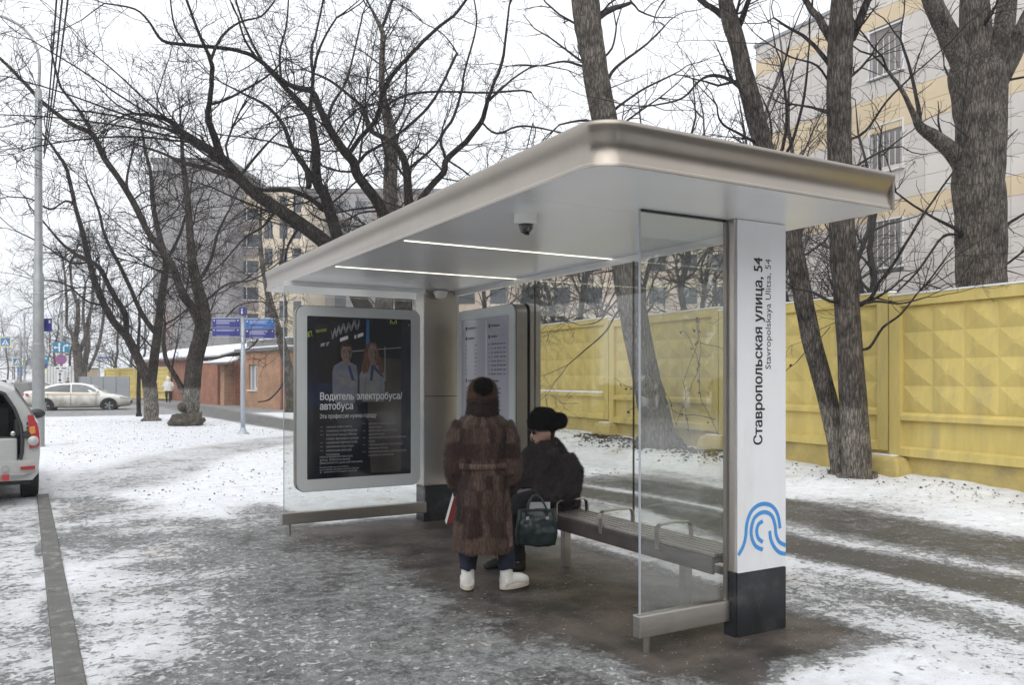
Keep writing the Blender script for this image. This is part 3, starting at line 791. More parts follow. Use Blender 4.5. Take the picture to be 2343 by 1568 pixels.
# bright glass edges
obj('glass_edge', MB().box(3.022, 3.0295, 3.765, 3.777, .225, ZC-.003), 'galv_light', sh)
obj('glass_edge', MB().box(2.143, 2.1495, 8.36, 8.372, .235, ZC-.003), 'galv_light', sh)
obj('joint_strip', MB().box(4.104, 4.118, 5.196, 5.204, .30, ZC-.003), 'black', sh)
obj('joint_strip', MB().box(4.104, 4.118, 6.701, 6.709, .30, ZC-.003), 'black', sh)
obj('glass_channel', MB().box(3.696, 3.709, 3.757, 3.785, .22, ZC-.001), 'case_side', sh)
obj('glass_channel', MB().box(4.09, 4.132, 3.82, 8.41, ZC-.05, ZC-.001), 'ceiling', sh)
obj('glass_channel', MB().box(2.15, 3.70, 8.345, 8.387, ZC-.045, ZC-.001), 'ceiling', sh)
obj('glass_channel', MB().box(3.03, 3.70, 3.757, 3.785, ZC-.012, ZC-.001), 'black', sh)
# bottom rails and feet
obj('bottom_rail', MB().box(3.0, 3.71, 3.737, 3.805, .092, .222), 'steel', sh, bevel=.006)
obj('bottom_rail', MB().box(2.12, 3.705, 8.33, 8.40, .115, .232), 'steel', sh, bevel=.006)
obj('bottom_rail', MB().box(4.085, 4.135, 3.925, 8.41, .24, .298), 'steel', sh, bevel=.006)
for (fx, fy, h) in ((3.075, 3.77, .10), (2.2, 8.365, .12)):
    obj('foot', MB().lathe([(.021, -.02), (.021, h)], 14, (fx, fy, 0)), 'steel', sh)
# ---------------------------------------------------------------- advertising case on the far end pane
pc = thing('poster_case', 'dark advertising poster in rounded white-framed light box with two people in shirts', 'poster', (0,0,0))
X0, X1, Z0, Z1 = 2.245, 3.59, .45, 2.335
def ring_frame(b, outer, inner, ya, yb):
    n = len(outer)
    def P(p, y): return (p[0], y, p[1])
    base = len(b.v)
    for pts, y in ((outer, ya), (inner, ya), (inner, yb), (outer, yb)): b.v += [P(p, y) for p in pts]
    for s_ in range(4):
        for i in range(n):
            j = (i+1) % n; s2 = (s_+1) % 4
            b.f.append((base+s_*n+i, base+s_*n+j, base+s2*n+j, base+s2*n+i))
    return b
out_, inn_ = rounded(X0, X1, Z0, Z1, .09, 8), rounded(X0+.105, X1-.105, Z0+.12, Z1-.10, .012, 8)
obj('body', MB().prism(rounded(X0-.004, X1+.004, Z0-.004, Z1+.004, .092, 8), 8.262, 8.357), 'case_side', pc, True).data.set_sharp_from_angle(angle=R(40))
obj('frame', ring_frame(MB(), out_, inn_, 8.244, 8.259), 'frame_white', pc)
obj('seal', MB().prism(rounded(X0-.006, X1+.006, Z0-.006, Z1+.006, .093, 8), 8.2595, 8.2615), 'black', pc)
PX0, PX1, PZ0, PZ1 = X0+.104, X1-.104, Z0+.119, Z1-.099
po = obj('poster', MB().box(PX0, PX1, 8.254, 8.2588, PZ0, PZ1), 'poster_dark', pc)
PW, PH = PX1-PX0, PZ1-PZ0
LAY = [0]
def pp(u, v): return (PX0 + u*PW, PZ0 + v*PH)
def flat(name, pts, mat):
    LAY[0] += 1; y = 8.2536 - LAY[0]*.00006
    return obj(name, MB().poly([(p[0], y, p[1]) for p in (pp(*q) for q in pts)]), mat, po, fix=False)
def ell2(cu, cv, ru, rv, n=20, a0=0, a1=360): return [(cu + ru*math.cos(R(a0+(a1-a0)*i/n)), cv + rv*math.sin(R(a0+(a1-a0)*i/n))) for i in range(n)]
# print, from back to front (u to the right, v up)
flat('print_area', [(.60,.02),(.90,.02),(.90,.74),(.55,.76)], 'poster_brown')
flat('print_area', [(0,.44),(.22,.46),(.22,.58),(0,.62)], 'poster_blue')
flat('print_area', [(.55,.70),(.585,.70),(.585,.99),(.555,.99)], 'print_cyan')
flat('print_line', [(.735,.60),(.741,.60),(.741,.82),(.735,.82)], 'print_grey')
flat('print_line', [(.42,.785),(.90,.815),(.90,.819),(.42,.789)], 'print_grey')
# man in a shirt with folded arms
flat('print_figure', [(.235,.52),(.235,.66),(.25,.695),(.31,.72),(.35,.735),(.40,.72),(.46,.70),(.475,.62),(.47,.52),(.44,.46),(.27,.46)], 'print_shirt')
flat('print_figure', ell2(.365,.775,.052,.058), 'print_skin')
flat('print_figure', [(.335,.76),(.395,.745),(.40,.705),(.36,.70),(.335,.725)], 'print_skin')
flat('print_figure', [(.308,.80),(.312,.835),(.345,.85),(.39,.846),(.42,.825),(.42,.785),(.40,.815),(.33,.818),(.315,.79)], 'print_hair')
flat('print_figure', [(.375,.695),(.40,.70),(.445,.60),(.42,.595)], 'print_tie')
flat('print_figure', [(.26,.60),(.45,.555),(.47,.575),(.45,.60),(.28,.63)], 'print_shirt2')
# woman with long hair and a neck scarf
flat('print_figure', [(.49,.52),(.49,.64),(.53,.69),(.60,.715),(.66,.70),(.725,.66),(.735,.56),(.73,.47),(.52,.47)], 'print_shirt2')
flat('print_figure', [(.53,.75),(.535,.80),(.57,.84),(.61,.85),(.65,.84),(.675,.79),(.70,.72),(.725,.66),(.70,.64),(.665,.70),(.60,.715),(.57,.66),(.525,.645),(.505,.68)], 'print_redhair')
flat('print_figure', ell2(.617,.775,.045,.058), 'print_skin')
flat('print_figure', [(.595,.75),(.645,.745),(.645,.70),(.61,.695),(.59,.705)], 'print_skin')
flat('print_figure', [(.60,.70),(.635,.705),(.73,.625),(.70,.63),(.63,.675),(.615,.60),(.59,.605)], 'print_tie')
for (cu_, w_) in ((.365, .05), (.617, .043)):                     # brows, nose shadow and mouth of the two faces
    for s_ in (-1, 1): flat('print_figure', ell2(cu_+s_*w_*.42, .783, w_*.2, .0045, 10), 'print_hair'); flat('print_figure', [(cu_+s_*w_*.2,.792),(cu_+s_*w_*.68,.793),(cu_+s_*w_*.64,.797),(cu_+s_*w_*.24,.796)], 'print_hair')
    flat('print_figure', [(cu_-w_*.02,.782),(cu_+w_*.14,.765),(cu_-w_*.14,.765)], 'print_redhair'); flat('print_figure', ell2(cu_, .750, w_*.30, .0035, 10), 'print_redhair')
    flat('print_figure', [(cu_+w_*.55,.80),(cu_+w_*.95,.79),(cu_+w_*.8,.74),(cu_+w_*.4,.722),(cu_+w_*.5,.76)], 'poster_brown')
for pts_ in ([(.27,.50),(.30,.50),(.29,.60),(.265,.62)], [(.43,.50),(.46,.52),(.465,.57),(.44,.56)], [(.53,.50),(.55,.50),(.56,.62),(.54,.63)], [(.68,.50),(.72,.50),(.715,.60),(.69,.62)]): flat('print_figure', pts_, 'print_shirt')
# yellow-green and white fragments
LAY[0] += 1
def ptext(s, size, u, v, mat, maxw, slope=0, bold=0):
    p = pp(u, v); LAY[0] += 1
    return text('print_text', s, size, (p[0], 8.2475, p[1]), (1, 0, slope), (-slope, 0, 1), mat, po, bold=bold, ext=0, maxw=maxw*PW)
ptext('МГТ', .075, .0, .865, 'print_yellow', .055, .28, .001)
ptext('Мотопарк', .05, .085, .895, 'print_yellow', .10, .24)
ptext('М', .06, .78, .965, 'print_yellow', .065, 0)
ptext('М', .04, .965, .955, 'print_grey', .03, 0)
for (u0, u1, v0, s_) in ((.125,.165,.822,.2), (.175,.205,.83,.2), (.125,.16,.812,.2), (.175,.195,.818,.2)):
    flat('print_line', [(u0,v0),(u1,v0+(u1-u0)*s_),(u1,v0+(u1-u0)*s_+.007),(u0,v0+.007)], 'print_grey')
for (u0, u1, v0) in ((.305,.38,.845), (.44,.458,.865), (.472,.525,.872)):
    flat('print_line', [(u0,v0),(u1,v0+(u1-u0)*.25),(u1,v0+(u1-u0)*.25+.022),(u0,v0+.022)], 'print_white')
for o_ in (0, .012, .024):
    pts = crv([pp(.22+o_*.3, .915-o_), pp(.235,.885-o_), pp(.255,.93-o_), pp(.27,.90-o_), pp(.29,.945-o_), pp(.31,.915-o_), pp(.335,.96-o_), pp(.36,.925-o_), pp(.385,.965-o_), pp(.41,.94-o_), pp(.44,.985-o_), pp(.455,.95-o_), pp(.475,.955-o_), pp(.485,.985-o_)], 6)
    band2('print_line', pts, .005, po, 'print_grey', 8.2485)
ptext('Водитель электробуса/', .105, .115, .485, 'print_white', .79, 0, .0022)
ptext('автобуса', .105, .115, .425, 'print_white', .31, 0, .0022)
ptext('Эта профессия нужна городу', .062, .115, .372, 'print_white', .535)
def lines(u, v, rows, dv, size, mat='print_white'):
    for (s, wd, dash) in rows:
        if dash: flat('print_line', [(u-.055, v+.006),(u-.03, v+.006),(u-.03, v+.008),(u-.055, v+.008)], mat)
        ptext(s, size, u, v, mat, wd); v -= dv
lines(.175, .312, [('сменный график работы', .24, 1), ('стажировка на производстве', .29, 1), ('бесплатный проезд по Москве', .285, 1), ('и вокруг пригородного проезда', .30, 0), ('современный подвижной состав', .29, 1), ('увеличенный отпуск 42 дня', .255, 1), ('компенсация жилья для', .235, 1), ('иногородних', .125, 0)], .0243, .034, 'print_grey')
lines(.575, .325, [('льготные путёвки в санатории', .27, 1), ('и дома отдыха', .13, 0), ('компенсация затрат на путёвки', .285, 1), ('в детские лагеря', .155, 0), ('обучение работников и детей работников', .375, 1), ('в вузах', .065, 0), ('стабильная работа в Транспортном', .335, 1), ('комплексе Москвы', .19, 0), ('все организационные и рабочие вопросы', .375, 1), ('в мобильном приложении', .245, 0)], .0222, .034, 'print_grey')
lines(.115, .128, [('Работа в Московском транспорте', .305, 0), ('(по Москве)', .28, 0), ('(бесплатно для регионов)', .40, 0)], .0185, .030, 'print_grey')
lines(.115, .066, [('Москва и Московская область', .27, 0), ('условия акции уточняйте', .365, 0), ('у работодателя', .345, 0)], .0145, .022, 'print_grey')
# ---------------------------------------------------------------- timetable case on the back panes, facing the road
tcse = thing('timetable_case', 'tall bus timetable in white-framed case on the back glass beside the far column', 'timetable', (0,0,0))
YA, YB, TZ0, TZ1 = 6.83, 8.08, .45, 2.32
def yrnd(y0_, y1_, z0_, z1_, r_): return rounded(y0_, y1_, z0_, z1_, r_, 8)
def prism_x(pts, a, c): return MB().prism(pts, a, c, 0)
def ring_x(outer, inner, xa, xb):
    b = MB(); n = len(outer)
    for pts, x in ((outer, xa), (inner, xa), (inner, xb), (outer, xb)): b.v += [(x, p[0], p[1]) for p in pts]
    for s_ in range(4):
        for i in range(n):
            j = (i+1) % n; s2 = (s_+1) % 4; b.f.append((s_*n+i, s_*n+j, s2*n+j, s2*n+i))
    return b
obj('body', prism_x(yrnd(YA-.004, YB+.004, TZ0-.004, TZ1+.004, .092), 3.975, 4.098), 'case_side', tcse, True).data.set_sharp_from_angle(angle=R(40))
obj('frame', ring_x(yrnd(YA, YB, TZ0, TZ1, .09), yrnd(YA+.11, YB-.11, TZ0+.11, TZ1-.10, .012), 3.957, 3.972), 'frame_white', tcse)
obj('seal', prism_x(yrnd(YA-.006, YB+.006, TZ0-.006, TZ1+.006, .093), 3.9725, 3.9745), 'black', tcse)
obj('back_box', prism_x(yrnd(YA-.02, YB+.02, TZ0-.01, TZ1+.01, .09), 4.122, 4.24), 'case_side', tcse, True).data.set_sharp_from_angle(angle=R(40))
obj('back_seal', prism_x(yrnd(YA-.022, YB+.022, TZ0-.012, TZ1+.012, .09), 4.1185, 4.1215), 'black', tcse)
ta, tb_, tz0, tz1 = YB-.109, YA+.109, TZ0+.109, TZ1-.099        # u runs from the far edge (left) to the near edge (right)
ts = obj('timetable', MB().box(3.966, 3.9718, tb_, ta, tz0, tz1), 'paper', tcse)
def tp(u, v): return (ta + (tb_-ta)*u, tz0 + (tz1-tz0)*v)
def tq(u0, u1, v0, v1, mat, lay=1, name='print_area'):
    (ya, za), (yb, zb) = tp(u0, v0), tp(u1, v1); x = 3.966 - .0003*lay
    return obj(name, MB().quad((x,ya,za),(x,yb,za),(x,yb,zb),(x,ya,zb)), mat, ts, fix=False)
rg = random.Random(5)
tq(.52, .54, .02, .98, 'frame_white'); tq(.03, .47, .375, .98, 'paper'); tq(.05, .44, .02, .335, 'paper_blue', 2); tq(.56, .96, .02, .335, 'paper_white', 2)
for u in (.08, .58):
    for (v, s_) in ((.935, 1), (.87, .8), (.60, .8)):
        tq(u, u+.035*s_, v, v+.022, 'ink', 3)
        tq(u+.055, u+.055+.17*s_*rg.uniform(.8,1.1), v+.004, v+.016, 'line_dark', 3, 'print_line')
    for blk in (.83, .56):
        for row in range(8):
            vv = blk - row*.026
            for c_ in ((0, .20) if u < .3 or blk < .6 else (0, .06, .12, .18, .24, .30)):
                tq(u+c_, u+c_+(.05 if c_ else .03)*rg.uniform(.5,1), vv, vv+.009, 'line_dark', 3, 'print_line')
tq(.60, .69, .20, .265, 'paper_red', 3); tq(.62, .67, .215, .25, 'paper_white', 4); tq(.78, .86, .20, .25, 'ink', 3)
for v in (.29, .24, .18): tq(.08, .30, v, v+.022, 'sign_blue', 3, 'print_line')
# ---------------------------------------------------------------- bench
be = thing('bench', 'long metal slat bench with hoop armrests inside the bus shelter', 'bench', (0,0,0))
for i in range(6):
    xx = 3.764 + i*.0575
    obj('slat', MB().box(xx, xx+.031, 3.93, 7.1, .445, .468), 'bench_slat', be, bevel=.004)
obj('beam', MB().box(3.748, 3.772, 3.935, 7.095, .335, .4435), 'bench_beam', be, bevel=.004)
obj('beam', MB().box(4.04, 4.062, 3.935, 7.095, .335, .4435), 'bench_beam', be, bevel=.004)
obj('gap_shade', MB().box(3.775, 4.036, 3.94, 7.09, .405, .412), 'black', be)  # black sheet below the slats, stands in for shade in the gaps
for yl in (4.35, 5.85, 6.9):
    obj('leg', MB().box(3.86, 3.93, yl-.03, yl+.03, -.01, .36), 'steel', be, bevel=.005)
    obj('bracket', MB().box(3.775, 4.038, yl-.028, yl+.028, .362, .403), 'bench_beam', be)
for ya in (4.48, 5.15, 5.78):
    pts = [(3.752, ya, .40), (3.748, ya, .52), (3.752, ya, .555), (3.775, ya, .572), (3.90, ya, .578), (4.03, ya, .572), (4.058, ya, .552), (4.064, ya, .51), (4.064, ya, .45)]
    b = MB(); rgs = []
    for i, p in enumerate(pts):
        a = Vector(pts[max(i-1,0)]); c = Vector(pts[min(i+1,len(pts)-1)]); d = (c-a).normalized(); nn = Vector((-d.z, 0, d.x))*.006; q = Vector(p); yv = Vector((0,.021,0))
        rgs.append([q-nn-yv, q+nn-yv, q+nn+yv, q-nn+yv])
    obj('armrest', b.rings(rgs), 'steel', be, bevel=.002)
# ================================================================ YELLOW CONCRETE FENCE
def fence_frame(Y):                                              # point on the fence foot line
    return Vector((fence_x(Y), Y, fence_z(Y)))
PANEL_L = 4.0
fe = thing('panel_fence', 'long yellow concrete fence cast with pyramid relief behind the bus shelter', 'fence', (0,0,0))
def fence_panel_mesh(L=PANEL_L):
    """local: x along the fence, -y towards the street, z up; cast frame, pyramids, ledge"""
    b = MB(); E_ = .13
    z_bot, z_mid0, z_mid1, z_top = .42, .98, 1.10, 2.74
    b.box(0.012, L-.012, 0, .10, z_bot, 2.93)                     # back slab
    b.box(0.012, E_+.08, -.07, -.0005, z_bot, 2.93); b.box(L-E_-.08, L-.012, -.07, -.0005, z_bot, 2.93)   # side ribs
    b.box(E_+.08, L-E_-.08, -.07, -.0005, z_top+.02, 2.93)       # top rail
    # chamfered mid ledge and lower rail
    def bar(z0, z1, d, ch):
        pr = [(-.0005, z0), (-d, z0), (-d, z1-ch), (-.0005, z1)]
        b.prism([(p[0], p[1]) for p in pr], E_+.08, L-E_-.08, 0)
    bar(z_mid0, z_mid1, .085, .045); bar(z_bot, z_bot+.15, .085, .03)
    nx_, nz_ = 7, 4; w_ = (L - 2*(E_+.08)) / nx_; h_ = (z_top + .02 - z_mid1) / nz_
    for i in range(nx_):
        for j in range(nz_):
            xa, za = E_+.08 + i*w_, z_mid1 + j*h_; n = len(b.v); y_ = -.001; g = .02; d = -.052
            fl = .13
            b.v += [(xa+g*.3, y_, za+g*.3), (xa+w_-g*.3, y_, za+g*.3), (xa+w_-g*.3, y_, za+h_-g*.3), (xa+g*.3, y_, za+h_-g*.3)]
            cx_, cz_ = xa+w_/2, za+h_/2; s1, s2 = w_*fl*.5, h_*fl*.5
            b.v += [(cx_-s1, d, cz_-s2), (cx_+s1, d, cz_-s2), (cx_+s1, d, cz_+s2), (cx_-s1, d, cz_+s2)]
            b.f += [(n, n+1, n+5, n+4), (n+1, n+2, n+6, n+5), (n+2, n+3, n+7, n+6), (n+3, n, n+4, n+7), (n+4, n+5, n+6, n+7)]
    me = b.mesh('fence_panel'); fixn(me); me.materials.append(MATS['fence_yellow'])
    return me
fpm = fence_panel_mesh()
cap_me = MB().box(0, PANEL_L, -.085, .13, 2.931, 2.955).mesh('snow_cap'); cap_me.materials.append(MATS['snow'])
led_me = MB().prism([(-.02, 1.095), (-.07, 1.068), (-.07, 1.078), (-.02, 1.112)], .3, PANEL_L-.3, 0).mesh('snow_ledge'); led_me.materials.append(MATS['snow'])
fang = math.atan(.0567)
joint_Y = 8.31
seq = [joint_Y + PANEL_L * k for k in range(-3, 17)]
for i, Yj in enumerate(seq):
    if 36 < Yj < 60 : continue
    p = fence_frame(Yj)
    f = bpy.data.objects.new('fence_panel', fpm); COL.objects.link(f); f.parent = fe
    f.location = (p.x, Yj, p.z); f.rotation_euler = (0, 0, R(90) - fang)
    f.scale = (1, -1, 1)
    f.scale = (1, 1, 1)
    # local x -> +Y direction, local -y must face -X: rotation by 90deg maps -y to +x, so mirror by turning round
    f.rotation_euler = (0, 0, R(-90) - fang); e_ = fence_frame(Yj + PANEL_L); f.location = (e_.x, e_.y, p.z)
    for me_, nm, mt in ((cap_me, 'snow_cap', 0), (led_me, 'snow_ledge', 0)):
        if nm == 'snow_ledge' and i < 5: continue
        c = bpy.data.objects.new(nm, me_); COL.objects.link(c); c.parent = f
    # footing wall below and the foot block at the joint
    ft = bpy.data.objects.new('footing', None)
    bpy.data.objects.remove(ft)
    q = obj('footing', MB().box(.02, PANEL_L-.02, .0, .12, -.4, .419), 'fence_foot', f)
    blk = obj('foot_block', MB().rings([[Vector((PANEL_L + sx*(.42-t*.1), sy, z)) for sx, sy in ((-1,-.36+t*.08),(1,-.36+t*.08),(1,.2),(-1,.2))] for t, z in ((0,-.3),(.4,.12),(1,.30),(1.6,.34))]), 'fence_foot', f, bevel=.04)
    obj('snow_patch', MB().prism(rounded(PANEL_L-.28, PANEL_L+.2, -.20, .0, .06, 3), .341, .36, 2), 'snow', blk)

# ================================================================ CLAD BUILDING ON THE RIGHT
XB = 24.7
cb = thing('clad_building', 'beige tile-clad building with ochre bands rising behind the yellow fence', 'building', (0,0,0))
YL, YR, ZT = 23.5, 1.0, 14.75
obj('wall', MB().box(XB+.03, XB+14, YR, YL, -.3, ZT), 'joint', cb)
obj('parapet', MB().box(XB-.06, XB+14.1, YR-.05, YL+.06, ZT, ZT+.12), 'galv', cb)
win_z = [(5.35, 6.95), (8.6, 10.2), (11.85, 13.45)]
win_y = [(17.05, 18.35), (10.4, 11.7)]
meshes = {}
def clad(mat, w_, h_):
    key = (mat, round(w_,3), round(h_,3))
    if key not in meshes:
        me = MB().box(0, .028, 0, w_-.012, 0, h_-.012).mesh('cladding_tile'); me.materials.append(MATS[mat]); meshes[key] = me
    return meshes[key]
row = 0; z = 2.15
TW, THh = .9, .6
rest = MB(); rest_o = MB(); cnt = 0
while z < ZT - .05:
    h_ = min(THh, ZT - z); y = YL - TW; zc = z + h_/2
    ochre = any(abs(zc - (wz[1] + .42)) < .40 for wz in win_z)
    while y > 8.0:
        yc = y + TW/2
        inside = any(wy[0]-.10 < y+TW and y < wy[1]+.10 for wy in win_y) and any(wz[0]-.04 < zc < wz[1]+.04 for wz in win_z)
        if inside:
            for wy in win_y:                                     # cut pieces either side of the window
                if y < wy[0] < y+TW and wy[0]-y > .06:
                    o = bpy.data.objects.new('cladding_tile', clad('clad_beige', wy[0]-y, h_)); COL.objects.link(o); o.parent = cb; o.location = (XB, y, z)
                if y < wy[1] < y+TW and y+TW-wy[1] > .06:
                    o = bpy.data.objects.new('cladding_tile', clad('clad_beige', y+TW-wy[1], h_)); COL.objects.link(o); o.parent = cb; o.location = (XB, wy[1], z)
        else:
            mt = 'clad_ochre' if ochre else ('clad_pale' if rnd.random() < .25 else 'clad_beige')
            if cnt < 295 and y > 12.0 and z > 3.0:
                o = bpy.data.objects.new('cladding_tile', clad(mt, TW, h_)); COL.objects.link(o); o.parent = cb; o.location = (XB, y, z); cnt += 1
            else:
                (rest_o if ochre else rest).box(XB, XB+.028, y, y+TW-.012, z, z+h_-.012)
        y -= TW
    z += THh; row += 1
for r_, mt in ((rest, 'clad_beige'), (rest_o, 'clad_ochre')):
    if r_.v: q = obj('cladding_field', r_, mt, cb, fix=False); q['kind'] = 'stuff'
for (wa, wb) in win_y:
    for (za, zb) in win_z:
        wn = obj('window', MB().box(XB+.16, XB+.20, wa+.02, wb-.02, za+.02, zb-.02), 'win_glass', cb)
        obj('reveal', MB().box(XB-.03, XB+.20, wb-.03, wb+.02, za-.02, zb+.02).box(XB-.03, XB+.2, wa-.02, wa+.03, za-.02, zb+.02).box(XB-.03, XB+.2, wa+.03, wb-.03, zb-.03, zb+.02), 'win_white', wn)
        obj('sill', MB().box(XB-.12, XB+.16, wa-.06, wb+.06, za-.06, za-.01), 'win_white', wn)
        m_ = (wa+wb)/2
        obj('frame', MB().box(XB+.12, XB+.159, m_-.04, m_+.04, za, zb).box(XB+.12, XB+.159, wa+.03, wa+.09, za, zb).box(XB+.12, XB+.159, wb-.09, wb-.03, za, zb).box(XB+.121, XB+.158, wa+.03, wb-.03, za+.0, za+.07).box(XB+.121, XB+.158, wa+.03, wb-.03, zb-.07, zb), 'win_white', wn)
        obj('curtain', MB().box(XB+.150, XB+.1595, wa+.1, wa+.3, za+.08, zb-.08).box(XB+.150, XB+.1595, m_+.1, m_+.3, za+.08, zb-.08), 'curtain', wn)
        for gi in range(6):
            yb_ = wa + .1 + gi * (wb-wa-.2)/5
            obj('bar', MB().box(XB+.02, XB+.04, yb_-.012, yb_+.012, za, zb - (.35 if za > 8 else .02)), 'win_white', wn)

# ================================================================ BRICK GATEHOUSE
def brick_mat(name, c1, c2, mortar):
    m, nt, b = _new(name); b.inputs['Roughness'].default_value = .9
    tc = N(nt, 'TexCoord'); mp = N(nt, 'Mapping'); mp.inputs['Rotation'].default_value = (R(90), 0, 0)
    nt.links.new(tc.outputs['Object'], mp.inputs['Vector'])
    bt = N(nt, 'TexBrick'); bt.inputs['Scale'].default_value = 1; bt.inputs['Brick Width'].default_value = .26; bt.inputs['Row Height'].default_value = .077
    bt.inputs['Mortar Size'].default_value = .008; bt.inputs['Color1'].default_value = c1 + (1,); bt.inputs['Color2'].default_value = c2 + (1,); bt.inputs['Mortar'].default_value = mortar + (1,)
    sx = N(nt, 'SeparateXYZ'); cb_ = N(nt, 'CombineXYZ'); ad = N(nt, 'Math', operation='ADD')
    nt.links.new(tc.outputs['Object'], sx.inputs[0]); nt.links.new(sx.outputs[0], ad.inputs[0]); nt.links.new(sx.outputs[1], ad.inputs[1])
    nt.links.new(ad.outputs[0], cb_.inputs[0]); nt.links.new(sx.outputs[2], cb_.inputs[1]); nt.links.new(cb_.outputs[0], bt.inputs['Vector'])
    n1 = N(nt, 'TexNoise'); n1.inputs['Scale'].default_value = 1.3; n1.inputs['Detail'].default_value = 6; nt.links.new(tc.outputs['Object'], n1.inputs['Vector'])
    mx_ = N(nt, 'Mix', data_type='RGBA', blend_type='MULTIPLY'); mx_.inputs['Factor'].default_value = .6
    rp = N(nt, 'ValToRGB'); rp.color_ramp.elements[0].color = (.55,.55,.55,1); rp.color_ramp.elements[1].color = (1.25,1.2,1.15,1); rp.color_ramp.elements[0].position = .3; rp.color_ramp.elements[1].position = .7
    nt.links.new(n1.outputs['Fac'], rp.inputs[0]); nt.links.new(bt.outputs['Color'], mx_.inputs['A']); nt.links.new(rp.outputs[0], mx_.inputs['B'])
    nt.links.new(mx_.outputs['Result'], b.inputs['Base Color'])
    bp = N(nt, 'Bump'); bp.inputs['Strength'].default_value = .6; bp.inputs['Distance'].default_value = .01; bp.invert = True
    nt.links.new(bt.outputs['Fac'], bp.inputs['Height']); nt.links.new(bp.outputs[0], b.inputs['Normal'])
    MATS[name] = m
brick_mat('brick_orange', (.39, .20, .11), (.47, .265, .155), (.40, .32, .25))
brick_mat('brick_red', (.31, .115, .07), (.39, .16, .10), (.31, .21, .16))
A = gnd(650, 938); A.z = 0; Bp = gnd(514, 928.2); Bp.z = 0
u_ = (Bp - A).normalized(); bang = math.atan2(u_.y, u_.x)
bh = thing('brick_gatehouse', 'small orange brick gatehouse with snow on its flat roof beside the path', 'building', A, bang)
# local: x runs away from the camera along the street wall, +y is the street side, -y into the plot
def loc_x(px_):                                                  # wall coordinate seen at a photo column
    xc = (px_ - CX) / FP; dx, dy = xc*CT + ST, -xc*ST + CT
    det = dx * (-u_.y) - dy * (-u_.x); t = (A.x * (-u_.y) - A.y * (-u_.x)) / det
    P = Vector((dx*t, dy*t, 0)); return (P - A).dot(u_)
xw0, xw1 = loc_x(588.5), loc_x(569); xdoor0, xdoor1 = loc_x(549), loc_x(536); xp0, xp1 = loc_x(514), loc_x(505)
HT = 3.05
obj('wall', MB().box(0, xw0, -.35, 0, -.2, HT).box(xw0, xw1, -.35, -.001, -.2, .95).box(xw0, xw1, -.35, -.001, 2.35, HT).box(xw1, xdoor0, -.35, 0, -.2, HT), 'brick_orange', bh)
obj('side_wall', MB().box(.0, .36, -9, -.352, -.2, HT), 'brick_orange', bh)
obj('rear_wall', MB().box(.37, xp1, -9, -8.7, -.2, HT), 'brick_red', bh)
obj('porch_wall', MB().box(xdoor0, xp0-.02, -1.9, -1.6, -.2, HT-.1).box(xdoor0-.01, xdoor0+.3, -1.6, -.36, -.2, HT-.1), 'brick_orange', bh)
obj('pillar', MB().box(xp0, xp1, -.5, .02, -.2, 2.75), 'brick_orange', bh)
obj('partition', MB().box(xp0-.25, xp0-.001, -1.8, -.51, -.2, 2.6), 'brick_red', bh)
dr = obj('door', MB().box(xdoor1-.9, xdoor1, -1.56, -1.5, 0, 2.15), 'door_grey', bh)
wn = obj('window', MB().box(xw0+.05, xw1-.05, -.2, -.17, 1.0, 2.3), 'win_glass', bh)
m_ = (xw0+xw1)/2
obj('frame', MB().box(xw0+.02, xw0+.12, -.169, -.12, .98, 2.33).box(xw1-.12, xw1-.02, -.169, -.12, .98, 2.33).box(m_-.05, m_+.05, -.168, -.12, .98, 2.33).box(xw0+.121, m_-.051, -.168, -.121, 2.2, 2.33).box(xw0+.121, m_-.051, -.168, -.121, .98, 1.1), 'win_white', wn)
obj('sill', MB().box(xw0-.08, xw1+.08, -.118, .08, .90, .955), 'snow', wn)
for k_ in range(7): obj('bar', MB().box(xw0+.08+k_*(xw1-xw0-.16)/6-.012, xw0+.08+k_*(xw1-xw0-.16)/6+.012, -.10, -.08, .98, 2.33), 'win_white', wn)
obj('lintel', MB().box(xw0-1.2, xw1+.2, .001, .03, 2.62, 2.72), 'brick_red', bh)
rf = obj('roof', MB().box(-.25, xdoor0+.3, -9.2, .22, HT+.001, HT+.16), 'roof_grey', bh)
obj('snow_edge', MB().box(-.26, xdoor0+.31, -9.2, .24, HT+.162, HT+.25), 'snow', rf)
obj('parapet', MB().box(-.15, xdoor0-.5, -.5, -.2, HT+.252, HT+.62), 'roof_grey', rf)
obj('parapet_snow', MB().box(-.17, xdoor0-.48, -.52, -.18, HT+.622, HT+.68), 'snow', rf)
cp_ = obj('canopy', MB().obox(((xdoor0+xp1)/2+.1, .1, 2.62), ((xp1-xdoor0)/2+.25, 0, 0), (0, .55, -.16), (0, .012, .04)), 'roof_grey', bh)
obj('canopy_snow', MB().obox(((xdoor0+xp1)/2+.1, .1, 2.695), ((xp1-xdoor0)/2+.25, 0, 0), (0, .55, -.16), (0, .010, .034)), 'snow', cp_)
pi = obj('drainpipe', MB().tube([(.18, .07, -.1), (.18, .07, 2.7), (.18, .16, 2.95)], .06, 10), 'brick_red', bh)
for (zz, hh) in ((2.15, .18), (1.75, .3), (1.35, .32)): obj('plaque', MB().box(xw1+.5, xw1+.75, .002, .02, zz, zz+hh), 'sign_navy', bh)
